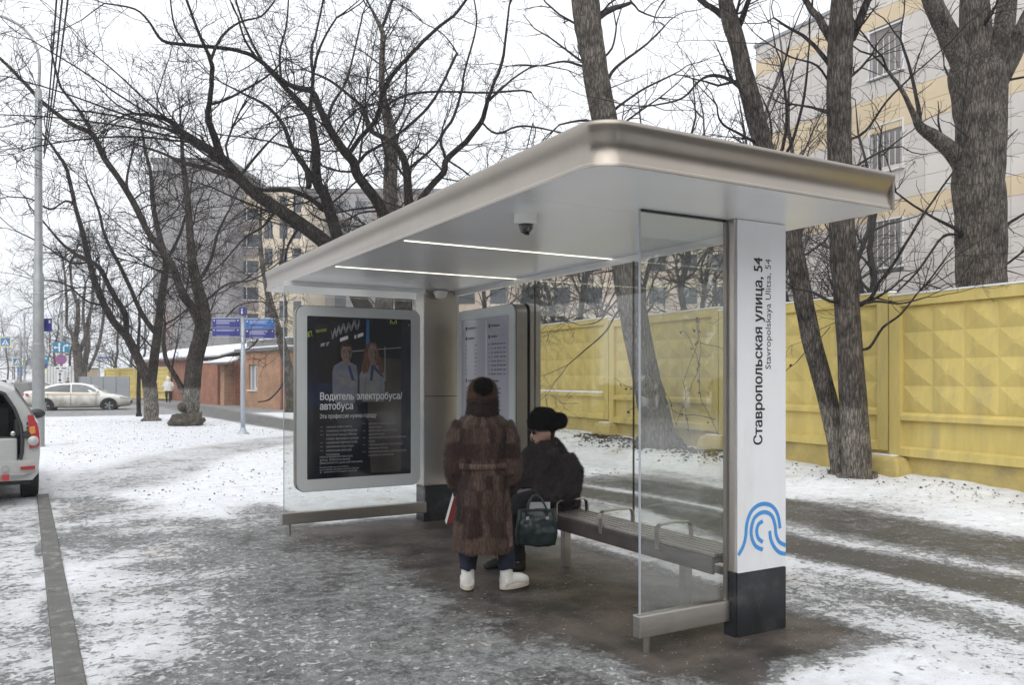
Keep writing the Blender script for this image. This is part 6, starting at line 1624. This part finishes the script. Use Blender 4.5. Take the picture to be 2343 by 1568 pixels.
# rear frame with a large opening (barn doors folded away)
outr = [(x, z) for x, z in sect(0, -.05)]; outr = [(x*.988, z) for x, z in outr]
open_ = [(.62, .50), (.66, .54), (.685, .62), (.690, .80), (.670, .97), (.60, 1.18), (.49, 1.38), (.36, 1.44), (0, 1.455)]
rf_ = MB(); n = len(outr)
for s in (1, -1):
    for i in range(n-1):
        rf_.quad((s*outr[i][0], .02, outr[i][1]), (s*outr[i+1][0], .02, outr[i+1][1]), (s*open_[i+1][0], .0, open_[i+1][1]), (s*open_[i][0], .0, open_[i][1]))
        rf_.quad((s*open_[i][0], .0, open_[i][1]), (s*open_[i+1][0], .0, open_[i+1][1]), (s*open_[i+1][0]*.985, .09, open_[i+1][1]*.99), (s*open_[i][0]*.985, .09, open_[i][1]+.01))
rf_.quad((-.80*.988, .02, .26), (.80*.988, .02, .26), (.62, 0, .50), (-.62, 0, .50))
obj('rear_frame', rf_, 'car_white', es, True)
obj('door_seal', MB().tube([(.655, -.012, .535), (.675, -.012, .62), (.68, -.012, .80), (.66, -.012, .97), (.59, -.012, 1.18), (.48, -.012, 1.375), (.35, -.012, 1.435), (0, -.012, 1.45)], .022, 8), 'car_trim', es, True)
obj('cargo_bay', MB().quad((-.70,.09,.50),(.70,.09,.50),(.72,2.2,.52),(-.72,2.2,.52)).quad((.70,.09,.5),(.705,.09,.98),(.72,2.2,1.0),(.72,2.2,.52)).quad((-.70,.09,.5),(-.705,.09,.98),(-.72,2.2,1.0),(-.72,2.2,.52)).quad((.705,.09,.98),(.40,.09,1.45),(.40,2.2,1.47),(.72,2.2,1.0)).quad((-.705,.09,.98),(-.40,.09,1.45),(-.40,2.2,1.47),(-.72,2.2,1.0)).quad((-.4,.09,1.45),(.4,.09,1.45),(.4,2.2,1.47),(-.4,2.2,1.47)).quad((-.72,2.2,.5),(.72,2.2,.5),(.5,2.2,1.47),(-.5,2.2,1.47)), 'car_black', es, fix=False)
obj('load_tub', MB().box(.05, .63, .12, .5, .505, .80), 'car_white', es, bevel=.02)
obj('seat_back', MB().box(-.6, .62, 1.0, 1.2, .53, 1.22), 'car_trim', es, bevel=.06)
obj('side_trim', MB().box(.60, .672, .12, .6, .82, 1.05), 'car_trim', es, bevel=.02)
obj('latch', MB().lathe([(.035, 0), (.03, -.03), (.012, -.035)], 14, (.58, .11, .86), 'y'), 'buckle', es)
for z in (.93, .99): obj('bolt', MB().lathe([(.022, -.004), (.02, -.016)], 12, (.742-.0*z, -.004, z), 'y'), 'car_trim', es)
# tail lamp tall on the corner
def tl(pts, mat, nm, par, y=-.012): return obj(nm, MB().prism(pts, y, y+.03), mat, par, bevel=.004)
lam = tl([(.755,.66),(.872,.70),(.868,.86),(.845,.97),(.795,1.10),(.735,1.10)], 'lamp_red', 'tail_lamp', es, -.03)
obj('reversing_light', MB().lathe([(.066, -.031), (.06, -.043), (.002, -.046)], 20, (.797, 0, .765), 'y'), 'lamp_clear', lam, True)
tl([(.752,.845),(.825,.865),(.815,.955),(.755,.945)], 'lamp_orange', 'indicator', lam, -.04)
obj('hinge', MB().lathe([(.048, -.02), (.04, -.045)], 14, (.725, 0, .85), 'y'), 'car_trim', es)
qp = obj('quarter_window', MB().poly([(.858,.16,.985),(.74,.16,1.225),(.60,.20,1.45),(.585,1.0,1.475),(.855,1.0,.99)]), 'car_glass', es, fix=False); qp.location = (.012, 0, 0)
bu = obj('rear_bumper', MB().rings([[Vector((sx*x, y, z)) for (x, y) in ((-.86,.30),(-.85,.04),(-.72,-.07),(-.3,-.12),(.3,-.12),(.72,-.07),(.85,.04),(.86,.30))] for z, sx in ((.34,.96),(.37,1.0),(.48,1.012),(.525,.985))], cap=True), 'car_white', es, True); autosm(bu, 40)
obj('reflector', MB().obox((.735, -.073, .425), (.075, .028, 0), (.006,-.012,0), (0,0,.022)), 'lamp_red', bu)
obj('tow_eye', MB().lathe([(.045, -.04), (.04, -.065), (.015, -.065)], 16, (.49, -.05, .43), 'y'), 'buckle', bu); obj('tow_flag', MB().box(.45, .53, -.13, -.11, .28, .36), 'lamp_red', bu)
obj('underside', MB().box(-.78, .78, .1, 4.1, .20, .30), 'car_black', es)
for s in (1, -1):
    for yw in (.92, 3.55): wheel(es, (s*.80, yw, .25), .33, .20, 'x', s)
mi = obj('door_mirror', MB().ell((.99, 2.52, 1.02), .115, .05, .075, 16, 10), 'car_trim', es, True)
obj('mirror_arm', MB().obox((.91, 2.54, .99), (.08,0,.01), (0,.03,0), (0,0,.035)), 'car_white', mi)
obj('windscreen', MB().quad((-.58,2.52,1.52),(.58,2.52,1.52),(.74,3.22,1.06),(-.74,3.22,1.06)), 'car_glass', es, fix=False).location = (0,.02,.02)
# ================================================================ PEOPLE
def oval(cx, cy, z, rx, ry, n=28, ph=0, sup=2.0, tilt=(0,0)):
    out = []
    for j in range(n):
        t = 2*math.pi*j/n + ph; c, s = math.cos(t), math.sin(t)
        x = math.copysign(abs(c)**(2/sup), c)*rx; y = math.copysign(abs(s)**(2/sup), s)*ry
        out.append(Vector((cx+x, cy+y, z + x*tilt[0] + y*tilt[1])))
    return out
def pelt_mat():
    m, nt, b = _new('pelt_coat'); b.inputs['Roughness'].default_value = .85; b.inputs['Sheen Weight'].default_value = .25; b.inputs['Sheen Roughness'].default_value = .4
    b.inputs['Specular IOR Level'].default_value = .2
    at = N(nt, 'Attribute', attribute_name='pelt')
    n0 = N(nt, 'TexNoise'); n0.inputs['Scale'].default_value = 9; n0.inputs['Detail'].default_value = 4; nt.links.new(at.outputs['Vector'], n0.inputs['Vector'])
    ad = N(nt, 'VectorMath', operation='MULTIPLY_ADD'); ad.inputs[1].default_value = (.05,.06,.05); nt.links.new(n0.outputs['Color'], ad.inputs[0]); nt.links.new(at.outputs['Vector'], ad.inputs[2])
    bt = N(nt, 'TexBrick'); bt.offset = .5; bt.inputs['Scale'].default_value = 1; bt.inputs['Brick Width'].default_value = .054; bt.inputs['Row Height'].default_value = .115; bt.offset_frequency = 2
    bt.inputs['Color1'].default_value = (.14,.094,.077,1); bt.inputs['Color2'].default_value = (.026,.014,.012,1); bt.inputs['Mortar'].default_value = (.015,.008,.008,1); bt.inputs['Mortar Size'].default_value = .0012; bt.inputs['Mortar Smooth'].default_value = 1; bt.inputs['Bias'].default_value = -.1
    nt.links.new(ad.outputs[0], bt.inputs['Vector'])
    # second finer stripe inside each pelt
    bt2 = N(nt, 'TexBrick'); bt2.offset = .5; bt2.inputs['Brick Width'].default_value = .027; bt2.inputs['Row Height'].default_value = .115; bt2.inputs['Scale'].default_value = 1
    bt2.inputs['Color1'].default_value = (1.3,1.25,1.2,1); bt2.inputs['Color2'].default_value = (.55,.5,.5,1); bt2.inputs['Mortar'].default_value = (.8,.8,.8,1); bt2.inputs['Mortar Smooth'].default_value = 1
    nt.links.new(ad.outputs[0], bt2.inputs['Vector'])
    mu = N(nt, 'Mix', data_type='RGBA', blend_type='MULTIPLY'); mu.inputs['Factor'].default_value = .8
    nt.links.new(bt.outputs['Color'], mu.inputs['A']); nt.links.new(bt2.outputs['Color'], mu.inputs['B'])
    n1 = N(nt, 'TexNoise'); n1.inputs['Scale'].default_value = 90; n1.inputs['Detail'].default_value = 4
    tc = N(nt, 'TexCoord'); mp = N(nt, 'Mapping'); mp.inputs['Scale'].default_value = (1,1,.25); nt.links.new(tc.outputs['Object'], mp.inputs[0]); nt.links.new(mp.outputs[0], n1.inputs['Vector'])
    rp = N(nt, 'ValToRGB'); rp.color_ramp.elements[0].position = .3; rp.color_ramp.elements[1].position = .7; rp.color_ramp.elements[0].color = (.5,.5,.5,1); rp.color_ramp.elements[1].color = (1.45,1.42,1.4,1)
    nt.links.new(n1.outputs['Fac'], rp.inputs[0])
    m2 = N(nt, 'Mix', data_type='RGBA', blend_type='MULTIPLY'); m2.inputs['Factor'].default_value = 1; nt.links.new(mu.outputs['Result'], m2.inputs['A']); nt.links.new(rp.outputs[0], m2.inputs['B'])
    nt.links.new(m2.outputs['Result'], b.inputs['Base Color'])
    bp = N(nt, 'Bump'); bp.inputs['Strength'].default_value = .5; bp.inputs['Distance'].default_value = .01; nt.links.new(n1.outputs['Fac'], bp.inputs['Height']); nt.links.new(bp.outputs[0], b.inputs['Normal'])
    MATS['pelt'] = m
pelt_mat()
def pelt_attr(me, k=.2):
    a = me.attributes.new('pelt', 'FLOAT_VECTOR', 'POINT'); out = []
    for v in me.vertices: out += [math.atan2(v.co.x, -v.co.y)*k, v.co.z, 0]
    a.data.foreach_set('vector', out)
def displace(me, amp, scale, seed=0, zs=1):
    nrm = [v.normal.copy() for v in me.vertices]; co = []
    for v, nn in zip(me.vertices, nrm):
        n = mnoise.noise(Vector((v.co.x*scale+seed, v.co.y*scale, v.co.z*scale*zs))); co += list(v.co + nn*n*amp)
    me.vertices.foreach_set('co', co); me.update()
def head_shape(b, c, rot, s=1.0):
    """skull, jaw, nose, ears; local forward is +y"""
    def P(x, y, z): v = Vector((x, y, z))*s; v.rotate(rot); return Vector(c)+v
    b.ell(c, .072*s, .092*s, .108*s, 20, 14, rot); b.ell(P(0,.028,-.062), .052*s, .055*s, .058*s, 16, 10, rot)
    b.tube([P(0,.085,.01), P(0,.108,-.028), P(0,.085,-.038)], [.010*s, .016*s, .010*s], 8)
    b.ell(P(0,.078,-.066), .022*s, .014*s, .012*s, 10, 8, rot)
    for sx in (-1, 1): b.ell(P(sx*.074,-.008,-.012), .012*s, .022*s, .032*s, 10, 8, rot)
def hand(b, wrist, fwd, up, s=1.0, curl=.7):
    """mitten-free hand: palm, four fingers and a thumb, curled"""
    wrist = Vector(wrist); f = Vector(fwd).normalized(); u = Vector(up).normalized(); sd = f.cross(u)
    b.tube([wrist, wrist+f*.045*s, wrist+f*.085*s], [.028*s, .036*s, .034*s], 10, sq=.6)
    for i, (o_, l) in enumerate(((-.027,.062), (-.009,.072), (.009,.068), (.026,.052))):
        p = wrist+f*.08*s+sd*o_*s; q = p+(f*math.cos(curl*.6)-u*math.sin(curl*.6))*l*.5*s; e = q+(f*math.cos(curl*1.6)-u*math.sin(curl*1.6))*l*.55*s
        b.tube([p, q, e], [.0105*s, .0098*s, .008*s], 8)
    p = wrist+f*.03*s-sd*.03*s; q = p+(f*.6-sd*.7-u*.2).normalized()*.036*s; b.tube([p, q, q+(f*.95-u*.35).normalized()*.032*s], [.013*s, .012*s, .009*s], 8)
# ---------------------------------------------------------------- standing person in a long fur coat, seen from behind
pos = gnd(1122, 1352); pos.z = .0
rz = -TH + .04                                                   # faces away from the camera
wo = thing('person', 'person standing in long brown pelt fur coat and pompom fur hat, back turned', 'person', (pos.x-.05, pos.y+.03, 0), rz)
b = MB()
headc = Vector((.0, .015, 1.475)); head_shape(b, headc, Euler((R(-4), 0, 0)))
b.tube([(0,-.005,1.30), (0,0,1.40)], [.062,.055], 12)
b.rings([oval(0,0,z,rx,ry,20) for z, rx, ry in ((.74,.155,.105),(.86,.165,.115),(.98,.14,.105),(1.12,.155,.11),(1.24,.165,.095),(1.32,.07,.06))])
for s in (-1, 1):
    b.tube([(s*.145,0,1.26),(s*.215,-.02,1.0),(s*.205,.10,.84)], [.052,.043,.034], 12); hand(b, (s*.205,.10,.84), (-s*.3,.6,-.6), (0,.4,.6))
    b.tube([(s*.085,0,.80), (s*.105,.02,.46), (s*(.112 if s < 0 else .176),.0,.09)], [.08,.05,.036], 14)
    fd = Vector((-.05,1,0)) if s < 0 else Vector((.75,.65,0)); fd.normalize(); q = Vector((s*(.112 if s < 0 else .176),.0,.06)); b.tube([q, q+fd*.13], [.036,.03], 10)
me = remesh(b, .014, 3, 'body'); link('body', me, 'skin', wo)
# trousers
for s in (-1, 1):
    x2 = -.112 if s < 0 else .175
    t_ = MB().tube([(s*.09,0,.78), (s*.105,.03,.46), (x2*.98,.02,.28), (x2,.0,.155)], [.10,.082,.074,.066], 20); me = remesh(t_, .012, 3, 'trousers'); displace(me, .012, 14, s, .6); link('trouser_leg', me, 'jeans', wo)
# coat: torso, sleeves, collar in one skin
b = MB()
prof_ = [(.315,.215,.17),(.34,.218,.175),(.50,.208,.168),(.70,.196,.16),(.86,.182,.152),(.935,.172,.145),(.97,.172,.145),(1.06,.180,.150),(1.18,.190,.148),(1.26,.190,.140),(1.305,.160,.120),(1.34,.105,.09),(1.37,.09,.085)]
b.rings([oval(0, -.012 + .02*(z > 1.28), z, rx, ry, 32, 0, 2.25) for z, rx, ry in prof_])
for s in (-1, 1):
    b.tube([(s*.15,0,1.262),(s*.192,-.01,1.17),(s*.205,-.03,1.02),(s*.213,-.03,.93),(s*.205,.03,.84),(s*.175,.10,.79)], [.080,.082,.078,.074,.068,.060], 18)
me = remesh(b, .011, 5, 'coat'); displace(me, .016, 8, 3, .35); displace(me, .007, 24, 1, .7)
for v in me.vertices:                                           # soft folds hanging from the belt
    if abs(v.co.x) < .24 and v.co.z < .93:
        th_ = math.atan2(v.co.x, -v.co.y); k0 = .011*math.sin(th_*9 + 2*v.co.z)*min(1, (.93-v.co.z)*3); v.co.x *= 1 + k0*4; v.co.y *= 1 + k0*4
pelt_attr(me)
co = link('coat', me, 'pelt', wo)
fu = fur(me, 60000, .024, 'pelt', 'fur_pile', co, 2, 1.3, .0021); jr = random.Random(6)
a = fu.data.attributes.new('pelt', 'FLOAT_VECTOR', 'POINT'); out = []
for i, v in enumerate(fu.data.vertices): k0 = fu.data.vertices[(i//3)*3].co; jr.seed(i//3); out += [math.atan2(k0.x, -k0.y)*.2 + jr.gauss(0,.0045), k0.z + jr.gauss(0,.006), 0]
a.data.foreach_set('vector', out)
# belt, back slit flap
belt = MB().rings([oval(0,-.012,z,.186+d,.158+d,40,0,2.25) for z, d in ((.925,0),(.93,.008),(.965,.008),(.97,0))], cap=False); me = belt.mesh('belt'); pelt_attr(me); link('belt', me, 'pelt', co, True)
fl = MB().prism([(.16,.33),(.225,.36),(.215,.62),(.18,.80),(.16,.70)], -.115, -.095); me = fl.mesh('coat_flap'); fixn(me); pelt_attr(me); link('coat_flap', me, 'pelt', co)
# scarf collar and hat
sc_ = MB().rings([oval(0, .0+.004*math.sin(i*2), z, rx, ry, 28) for i, (z, rx, ry) in enumerate(((1.315,.112,.10),(1.34,.122,.112),(1.365,.113,.108),(1.385,.12,.115),(1.41,.11,.11),(1.43,.118,.118),(1.455,.108,.112)))]); me = remesh(sc_, .01, 2, 'scarf'); displace(me, .006, 30); pelt_attr(me); cl = link('collar', me, 'fur_collar', wo)
fur(me, 5000, .02, 'fur_collar', 'fur_pile', cl, 12, .6, .0016)
me = remesh(MB().rings([oval(0, .0, z, rx, ry, 28) for z, rx, ry in ((1.425,.099,.108),(1.44,.106,.116),(1.49,.106,.116),(1.54,.096,.104),(1.575,.073,.078),(1.595,.03,.03))]), .01, 2, 'hat'); displace(me, .006, 30)
ht = link('fur_hat', me, 'fur_hat', wo); fur(me, 9000, .022, 'fur_hat', 'fur_pile', ht, 4, .3, .0014)
me = remesh(MB().ell((.004,-.105,1.535), .055, .045, .052, 20, 14), .008, 1, 'pompom'); pm_ = link('pompom', me, 'fur_black', ht); fur(me, 5000, .03, 'fur_black', 'fur_pile', pm_, 5, .05, .0012)
# boots
def boot(q, fd, tilt):
    fd = Vector(fd).normalized(); sd = Vector((fd.y, -fd.x, 0))
    def ring(t, z0, z1, w_): 
        c = Vector(q) + fd*t; return c, z0, z1, w_
    b = MB(); b.tube([Vector(q)+Vector((0,0,.19)), Vector(q)+Vector((0,0,.12)), Vector(q)+fd*.01+Vector((0,0,.06))], [.048,.050,.054], 18)
    b.tube([Vector(q)-fd*.035+Vector((0,0,.065)), Vector(q)+fd*.06+Vector((0,0,.075)), Vector(q)+fd*.14+Vector((0,0,.062)), Vector(q)+fd*.195+Vector((0,0,.05))], [.050,.054,.050,.034], 18)
    me = remesh(b, .008, 3, 'boot')
    bo_ = link('boot', me, 'boot_white', wo)
    so = MB().rings([[Vector(q)+fd*(t)+sd*x+Vector((0,0,z)) for t, x in [( .08+.135*math.cos(a_) , (.053-.008*math.cos(a_))*math.sin(a_)) for a_ in [2*math.pi*i/28 for i in range(28)]]] for z in (.012,.05)])
    s0 = obj('sole', so, 'boot_sole', bo_, bevel=.006)
    s1 = obj('tread', MB().rings([[Vector(q)+fd*(t)+sd*x+Vector((0,0,z)) for t, x in [( .08+.130*math.cos(a_) , (.050-.008*math.cos(a_))*math.sin(a_)) for a_ in [2*math.pi*i/24 for i in range(24)]]] for z in (.0,.0115)]), 'sole_dark', bo_)
    obj('heel_tab', MB().obox(Vector(q)-fd*.056+Vector((0,0,.175)), sd*.014, fd*.004, Vector((0,0,.016))), 'boot_black', bo_)
    return bo_
boot((-.112,.0,0), (-.10,1,0), 0); boot((.178,.0,0), (.80,.55,0), 0)
# red handbag on the far side of the coat
rb = wpt(1031, 1168, 6.2)
hb = thing('red_handbag', 'small red and white handbag hanging beside the long brown coat', 'handbag', rb, rz)
obj('bag_body', MB().prism([(-.035,-.10),(.07,-.11),(.075,.06),(.05,.11),(.02,.10)], -.05, .06), 'bag_red', hb, bevel=.012)
obj('flap', MB().prism([(-.04,-.07),(-.03,-.10),(.025,.10),(.018,.14)], -.056, -.0505), 'print_white', hb)
obj('strap', MB().tube([(.03,.0,.10),(.05,.0,.2),(.075,.03,.30)], .008, 8), 'ink', hb)
# ---------------------------------------------------------------- seated person in a dark fur jacket, facing the road
sx_, sy_ = 3.87, 6.08
sw = thing('person', 'person seated on the shelter bench in dark fur jacket and black fur hat', 'person', (sx_, sy_, -.02), R(90) + .18); sw.scale = (1.05, 1.05, 1.05)
# local: +y forward (towards the road), x to the right hand
hc = Vector((0, .075, 1.10)); hr = Euler((R(-6), 0, R(-12)))
b = MB(); head_shape(b, hc, hr)
b.tube([(0,.02,.93), (0,.055,1.04)], [.062,.055], 12)
b.rings([oval(0,cy,z,rx,ry,20) for z, rx, ry, cy in ((.46,.17,.13,-.02),(.56,.17,.125,-.02),(.70,.15,.11,-.01),(.84,.17,.11,0),(.92,.15,.09,.01),(.97,.07,.06,.02))])
for s in (-1, 1):
    b.tube([(s*.16,.0,.90),(s*.22,.02,.68),(s*.09,.24,.60)], [.052,.045,.036], 12)
    b.tube([(s*.09,.0,.53),(s*.10,.40,.52),(s*.09,.42,.10)], [.085,.065,.045], 14); b.tube([(s*.09,.40,.06),(s*.10,.56,.045)], [.045,.035], 10)
me = remesh(b, .014, 3, 'body'); link('body', me, 'skin', sw)
for s in (-1, 1):
    me = remesh(MB().tube([(s*.09,-.05,.555),(s*.10,.20,.56),(s*.10,.42,.545),(s*.10,.47,.48),(s*.095,.445,.28),(s*.09,.42,.10)], [.11,.098,.085,.08,.068,.065], 18), .013, 3, 'trousers'); link('trouser_leg', me, 'trousers_black', sw)
    b = MB().tube([(s*.09,.40,.16),(s*.09,.40,.06)], [.055,.05], 14).tube([(s*.09,.37,.05),(s*.095,.50,.05),(s*.10,.60,.035)], [.05,.048,.03], 14); me = remesh(b, .01, 2, 'boot')
    for v in me.vertices: v.co.z = max(v.co.z, .002)
    link('boot', me, 'boot_black', sw)
b = MB()
b.rings([oval(0, cy, z, rx, ry, 30, 0, 2.3) for z, rx, ry, cy in ((.475,.235,.20,-.02),(.52,.245,.205,-.02),(.66,.240,.195,-.02),(.80,.235,.180,-.01),(.90,.215,.155,.0),(.96,.16,.125,.015),(1.0,.115,.11,.025),(1.035,.10,.10,.04))])
for s in (-1, 1): b.tube([(s*.17,-.01,.90),(s*.25,-.02,.78),(s*.275,.02,.66),(s*.20,.16,.62),(s*.10,.25,.615)], [.095,.098,.098,.088,.072], 18)
me = remesh(b, .012, 5, 'jacket'); displace(me, .024, 7, 5); displace(me, .010, 20, 2)
jk = link('fur_jacket', me, 'fur_dark', sw); fur(me, 45000, .024, 'fur_dark', 'fur_pile', jk, 6, .7, .002)
b = MB(); hand(b, (.09,.235,.615), (-.8,.6,-.05), (0,.1,1), 1.12, .8); b.tube([(.12,.22,.615),(.08,.245,.615)], [.042,.04], 12); me = remesh(b, .006, 2, 'glove'); link('glove', me, 'glove', sw)
b = MB(); hand(b, (-.10,.235,.625), (.8,.6,0), (0,.1,1), 1.12, .8); b.tube([(-.13,.22,.625),(-.09,.245,.625)], [.042,.04], 12); me = remesh(b, .006, 2, 'glove'); link('glove', me, 'glove', sw)
hm = MB(); hm.ell(hc+Vector((0,-.025,.092)), .122, .132, .102, 24, 16, Euler((R(14),0,0))); hm.rings([oval(0,hc.y-.01,hc.z+z,rx,ry,26) for z, rx, ry in ((.03,.098,.112),(.06,.112,.125),(.10,.118,.13))])
me = remesh(hm, .01, 3, 'hat'); displace(me, .012, 18)
h2 = link('fur_hat', me, 'fur_black', sw); fur(me, 12000, .02, 'fur_black', 'fur_pile', h2, 7, .3, .0014)
me = remesh(MB().ell(hc+Vector((-.02,-.175,.085)), .062, .058, .06, 18, 12), .008, 1, 'pompom'); p2 = link('pompom', me, 'fur_black', h2); fur(me, 4000, .022, 'fur_black', 'fur_pile', p2, 8, .1, .0014)
def HP(x, y, z): v = Vector((x,y,z)); v.rotate(hr); return hc+v
gl = MB()
for s in (-1, 1): gl.rings([[HP(s*.034+.026*math.cos(t), y, .012+.022*math.sin(t)) for t in [2*math.pi*i/16 for i in range(16)]] for y in (.098,.103)])
gl.tube([HP(-.012,.104,.016), HP(.012,.104,.016)], .003, 6)
for s in (-1, 1): gl.tube([HP(s*.058,.099,.018), HP(s*.078,.05,.016), HP(s*.08,-.01,.01)], .003, 6)
obj('sunglasses', gl, 'sunglass', sw); obj('mouth', MB().ell(HP(0,.088,-.064), .020, .008, .006, 12, 8, hr), 'print_skin', sw)
obj('hair', MB().ell(hc+Vector((0,-.055,-.01)), .074, .06, .075, 16, 12), 'hair_dark', sw, True)
# green handbag hanging from the forearm
gb = wpt(1226, 1203, 6.68); 
bag = thing('green_handbag', 'dark green leather handbag hanging from the seated figure over the bench edge', 'handbag', gb, -TH + .10)
sec = lambda z, hx, hy: [Vector((x, y, z)) for x, y in rounded(-hx, hx, -hy, hy, .035, 4)]
bme = remesh(MB().rings([sec(-.16,.135,.045), sec(-.15,.160,.062), sec(-.05,.168,.068), sec(.06,.156,.055), sec(.12,.150,.028), sec(.135,.148,.014)]), .007, 2, 'bag_body'); displace(bme, .014, 8, 4); displace(bme, .005, 22, 2); bg_ = link('bag_body', bme, 'bag_green', bag)

obj('piping', MB().tube([(-.145,-.055,-.155),(-.165,-.068,-.05),(-.155,-.060,.06),(-.135,-.035,.13),(.135,-.035,.13),(.155,-.060,.06),(.165,-.068,-.05),(.145,-.055,-.155)], .005, 6), 'bag_green', bag, True)
for xh, tx in ((-.075, -.045), (.085, .03)):
    obj('buckle', MB().box(xh-.013, xh+.013, -.066, -.052, .058, .084), 'buckle', bag)
obj('handle', MB().tube(catmull([(-.075,-.058,.07),(-.07,-.052,.15),(-.045,-.03,.22),(0,-.02,.245),(.045,-.03,.21),(.08,-.052,.14),(.085,-.058,.07)], 5), .008, 8), 'bag_green', bag, True)
obj('handle', MB().tube(catmull([(-.075,.045,.10),(-.06,.03,.18),(-.02,.0,.245),(.03,.0,.24),(.07,.03,.17),(.085,.045,.10)], 5), .008, 8), 'bag_green', bag, True)
obj('papers', MB().box(-.05, .12, .012, .03, .1, .185), 'print_white', bag)
# ---------------------------------------------------------------- walkers
def walker(label, px_, Z, h_, top, legs, rz_, hood=True, hem=.50):
    p = facing(px_, Z); p.z = 0; r = thing('person', label, 'person', p, rz_); k = h_/1.72
    b = MB(); head_shape(b, (0,0,1.60), Euler((0,0,0))); b.tube([(0,0,1.40),(0,0,1.52)], [.07,.06], 10)
    b.rings([oval(0,0,z,rx,ry,18) for z, rx, ry in ((.86,.16,.11),(1.1,.15,.11),(1.35,.18,.10),(1.44,.08,.06))])
    for s in (-1, 1):
        b.tube([(s*.17,0,1.38),(s*.22,-.02,1.12),(s*.20,.08,.90)], [.05,.042,.035], 10); hand(b, (s*.2,.08,.9), (0,.3,-1), (s,0,0))
        b.tube([(s*.09,0,.88),(s*.1,.04*s,.48),(s*.1,-.05*s,.06)], [.08,.055,.04], 12); b.tube([(s*.1,-.05*s,.045),(s*.1,.12-.05*s,.04)], [.042,.035], 10)
    me = remesh(b, .016, 2, 'body'); me.transform(Matrix.Scale(k, 4)); link('body', me, 'skin', r)
    b = MB().rings([oval(0,0,z,rx,ry,20) for z, rx, ry in ((hem+.28,.25,.19),(hem+.33,.27,.21),(1.1,.26,.20),(1.36,.24,.16),(1.46,.12,.10))])
    for s in (-1, 1): b.tube([(s*.2,0,1.36),(s*.30,-.02,1.12),(s*.25,.10,.90)], [.09,.085,.07], 12)
    if hood: b.ell((0,-.02,1.60), .14, .14, .17, 16, 12); b.tube([(0,-.02,1.40),(0,-.02,1.55)], [.13,.13], 12)
    me = remesh(b, .018, 3, 'jacket'); displace(me, .015, 9); me.transform(Matrix.Scale(k, 4)); link('jacket', me, top, r)
    for s in (-1, 1):
        me = remesh(MB().tube([(s*.09,0,.90),(s*.105,.04*s,.48),(s*.1,-.05*s,.10)], [.11,.08,.06], 12), .018, 2, 'trousers'); me.transform(Matrix.Scale(k, 4)); link('trouser_leg', me, legs, r)
        me = remesh(MB().tube([(s*.1,-.05*s-.03,.05),(s*.1,.14-.05*s,.045)], [.06,.045], 10), .016, 2, 'boot'); me.transform(Matrix.Scale(k, 4)); link('boot', me, 'boot_black', r)
    if not hood: me = MB().ell((0,-.02,1.64), .085, .10, .09, 14, 10).mesh('hair'); me.transform(Matrix.Scale(k, 4)); link('hair', me, 'hair_dark', r, True)
    return r
walker('person in white hooded puffer jacket walking away past the yellow fence', 385, 53.5, 1.68, 'jacket_white', 'trousers_black', -TH + .3)
walker('tiny person in olive jacket by the far white corrugated fence', 155, 82, 1.65, 'jacket_olive', 'bag_red', -TH + 1.8, False)
# ================================================================ HAZE
hz = MB().box(-320, 320, -30, 520, -1.6, 42)
ho = obj('haze', hz, None, None)
m = bpy.data.materials.new('haze'); m.use_nodes = True; m.node_tree.nodes.remove(m.node_tree.nodes['Principled BSDF'])
pv = m.node_tree.nodes.new('ShaderNodeVolumePrincipled'); pv.inputs['Density'].default_value = .0014; pv.inputs['Color'].default_value = (.93, .95, 1, 1)
m.node_tree.links.new(pv.outputs[0], m.node_tree.nodes['Material Output'].inputs['Volume']); ho.data.materials.append(m)
ho['kind'] = 'stuff'
# unseen trees added behind the camera to darken reflections in metal and glass
def added_treeline():
    rg = random.Random(77); b = MB()
    for i in range(190):
        t = i / 189; a = R(178 + t * 150)                         # sweeps from the left round behind the camera
        d = rg.uniform(30, 44); x, y = math.cos(a)*d + 2, math.sin(a)*d + 4
        if x > -14 and y > -18: continue
        h = rg.uniform(8, 15)
        b.tube([(x, y, -.2), (x + rg.gauss(0,.3), y, h*.55), (x + rg.gauss(0,.6), y + rg.gauss(0,.6), h)], [.22, .14, .03], 5)
        for k in range(70):
            z = rg.uniform(1.0, h); r_ = (1 - abs(z/h - .55)) * 2.6
            p = Vector((x + rg.gauss(0, r_*.6), y + rg.gauss(0, r_*.6), z)); u = Vector((rg.gauss(0,1), rg.gauss(0,1), rg.gauss(.4,1))).normalized() * rg.uniform(.4, 1.1); v = u.orthogonal().normalized() * rg.uniform(.05, .30)
            b.quad(p-u-v*.3, p-u+v*.3, p+u+v, p+u-v)
    o = obj('added_treeline', b, 'bark_mid', None, fix=False); o['kind'] = 'stuff'
    tag(o, 'unseen leafless trees added across the road to darken reflections', 'wood')
added_treeline()
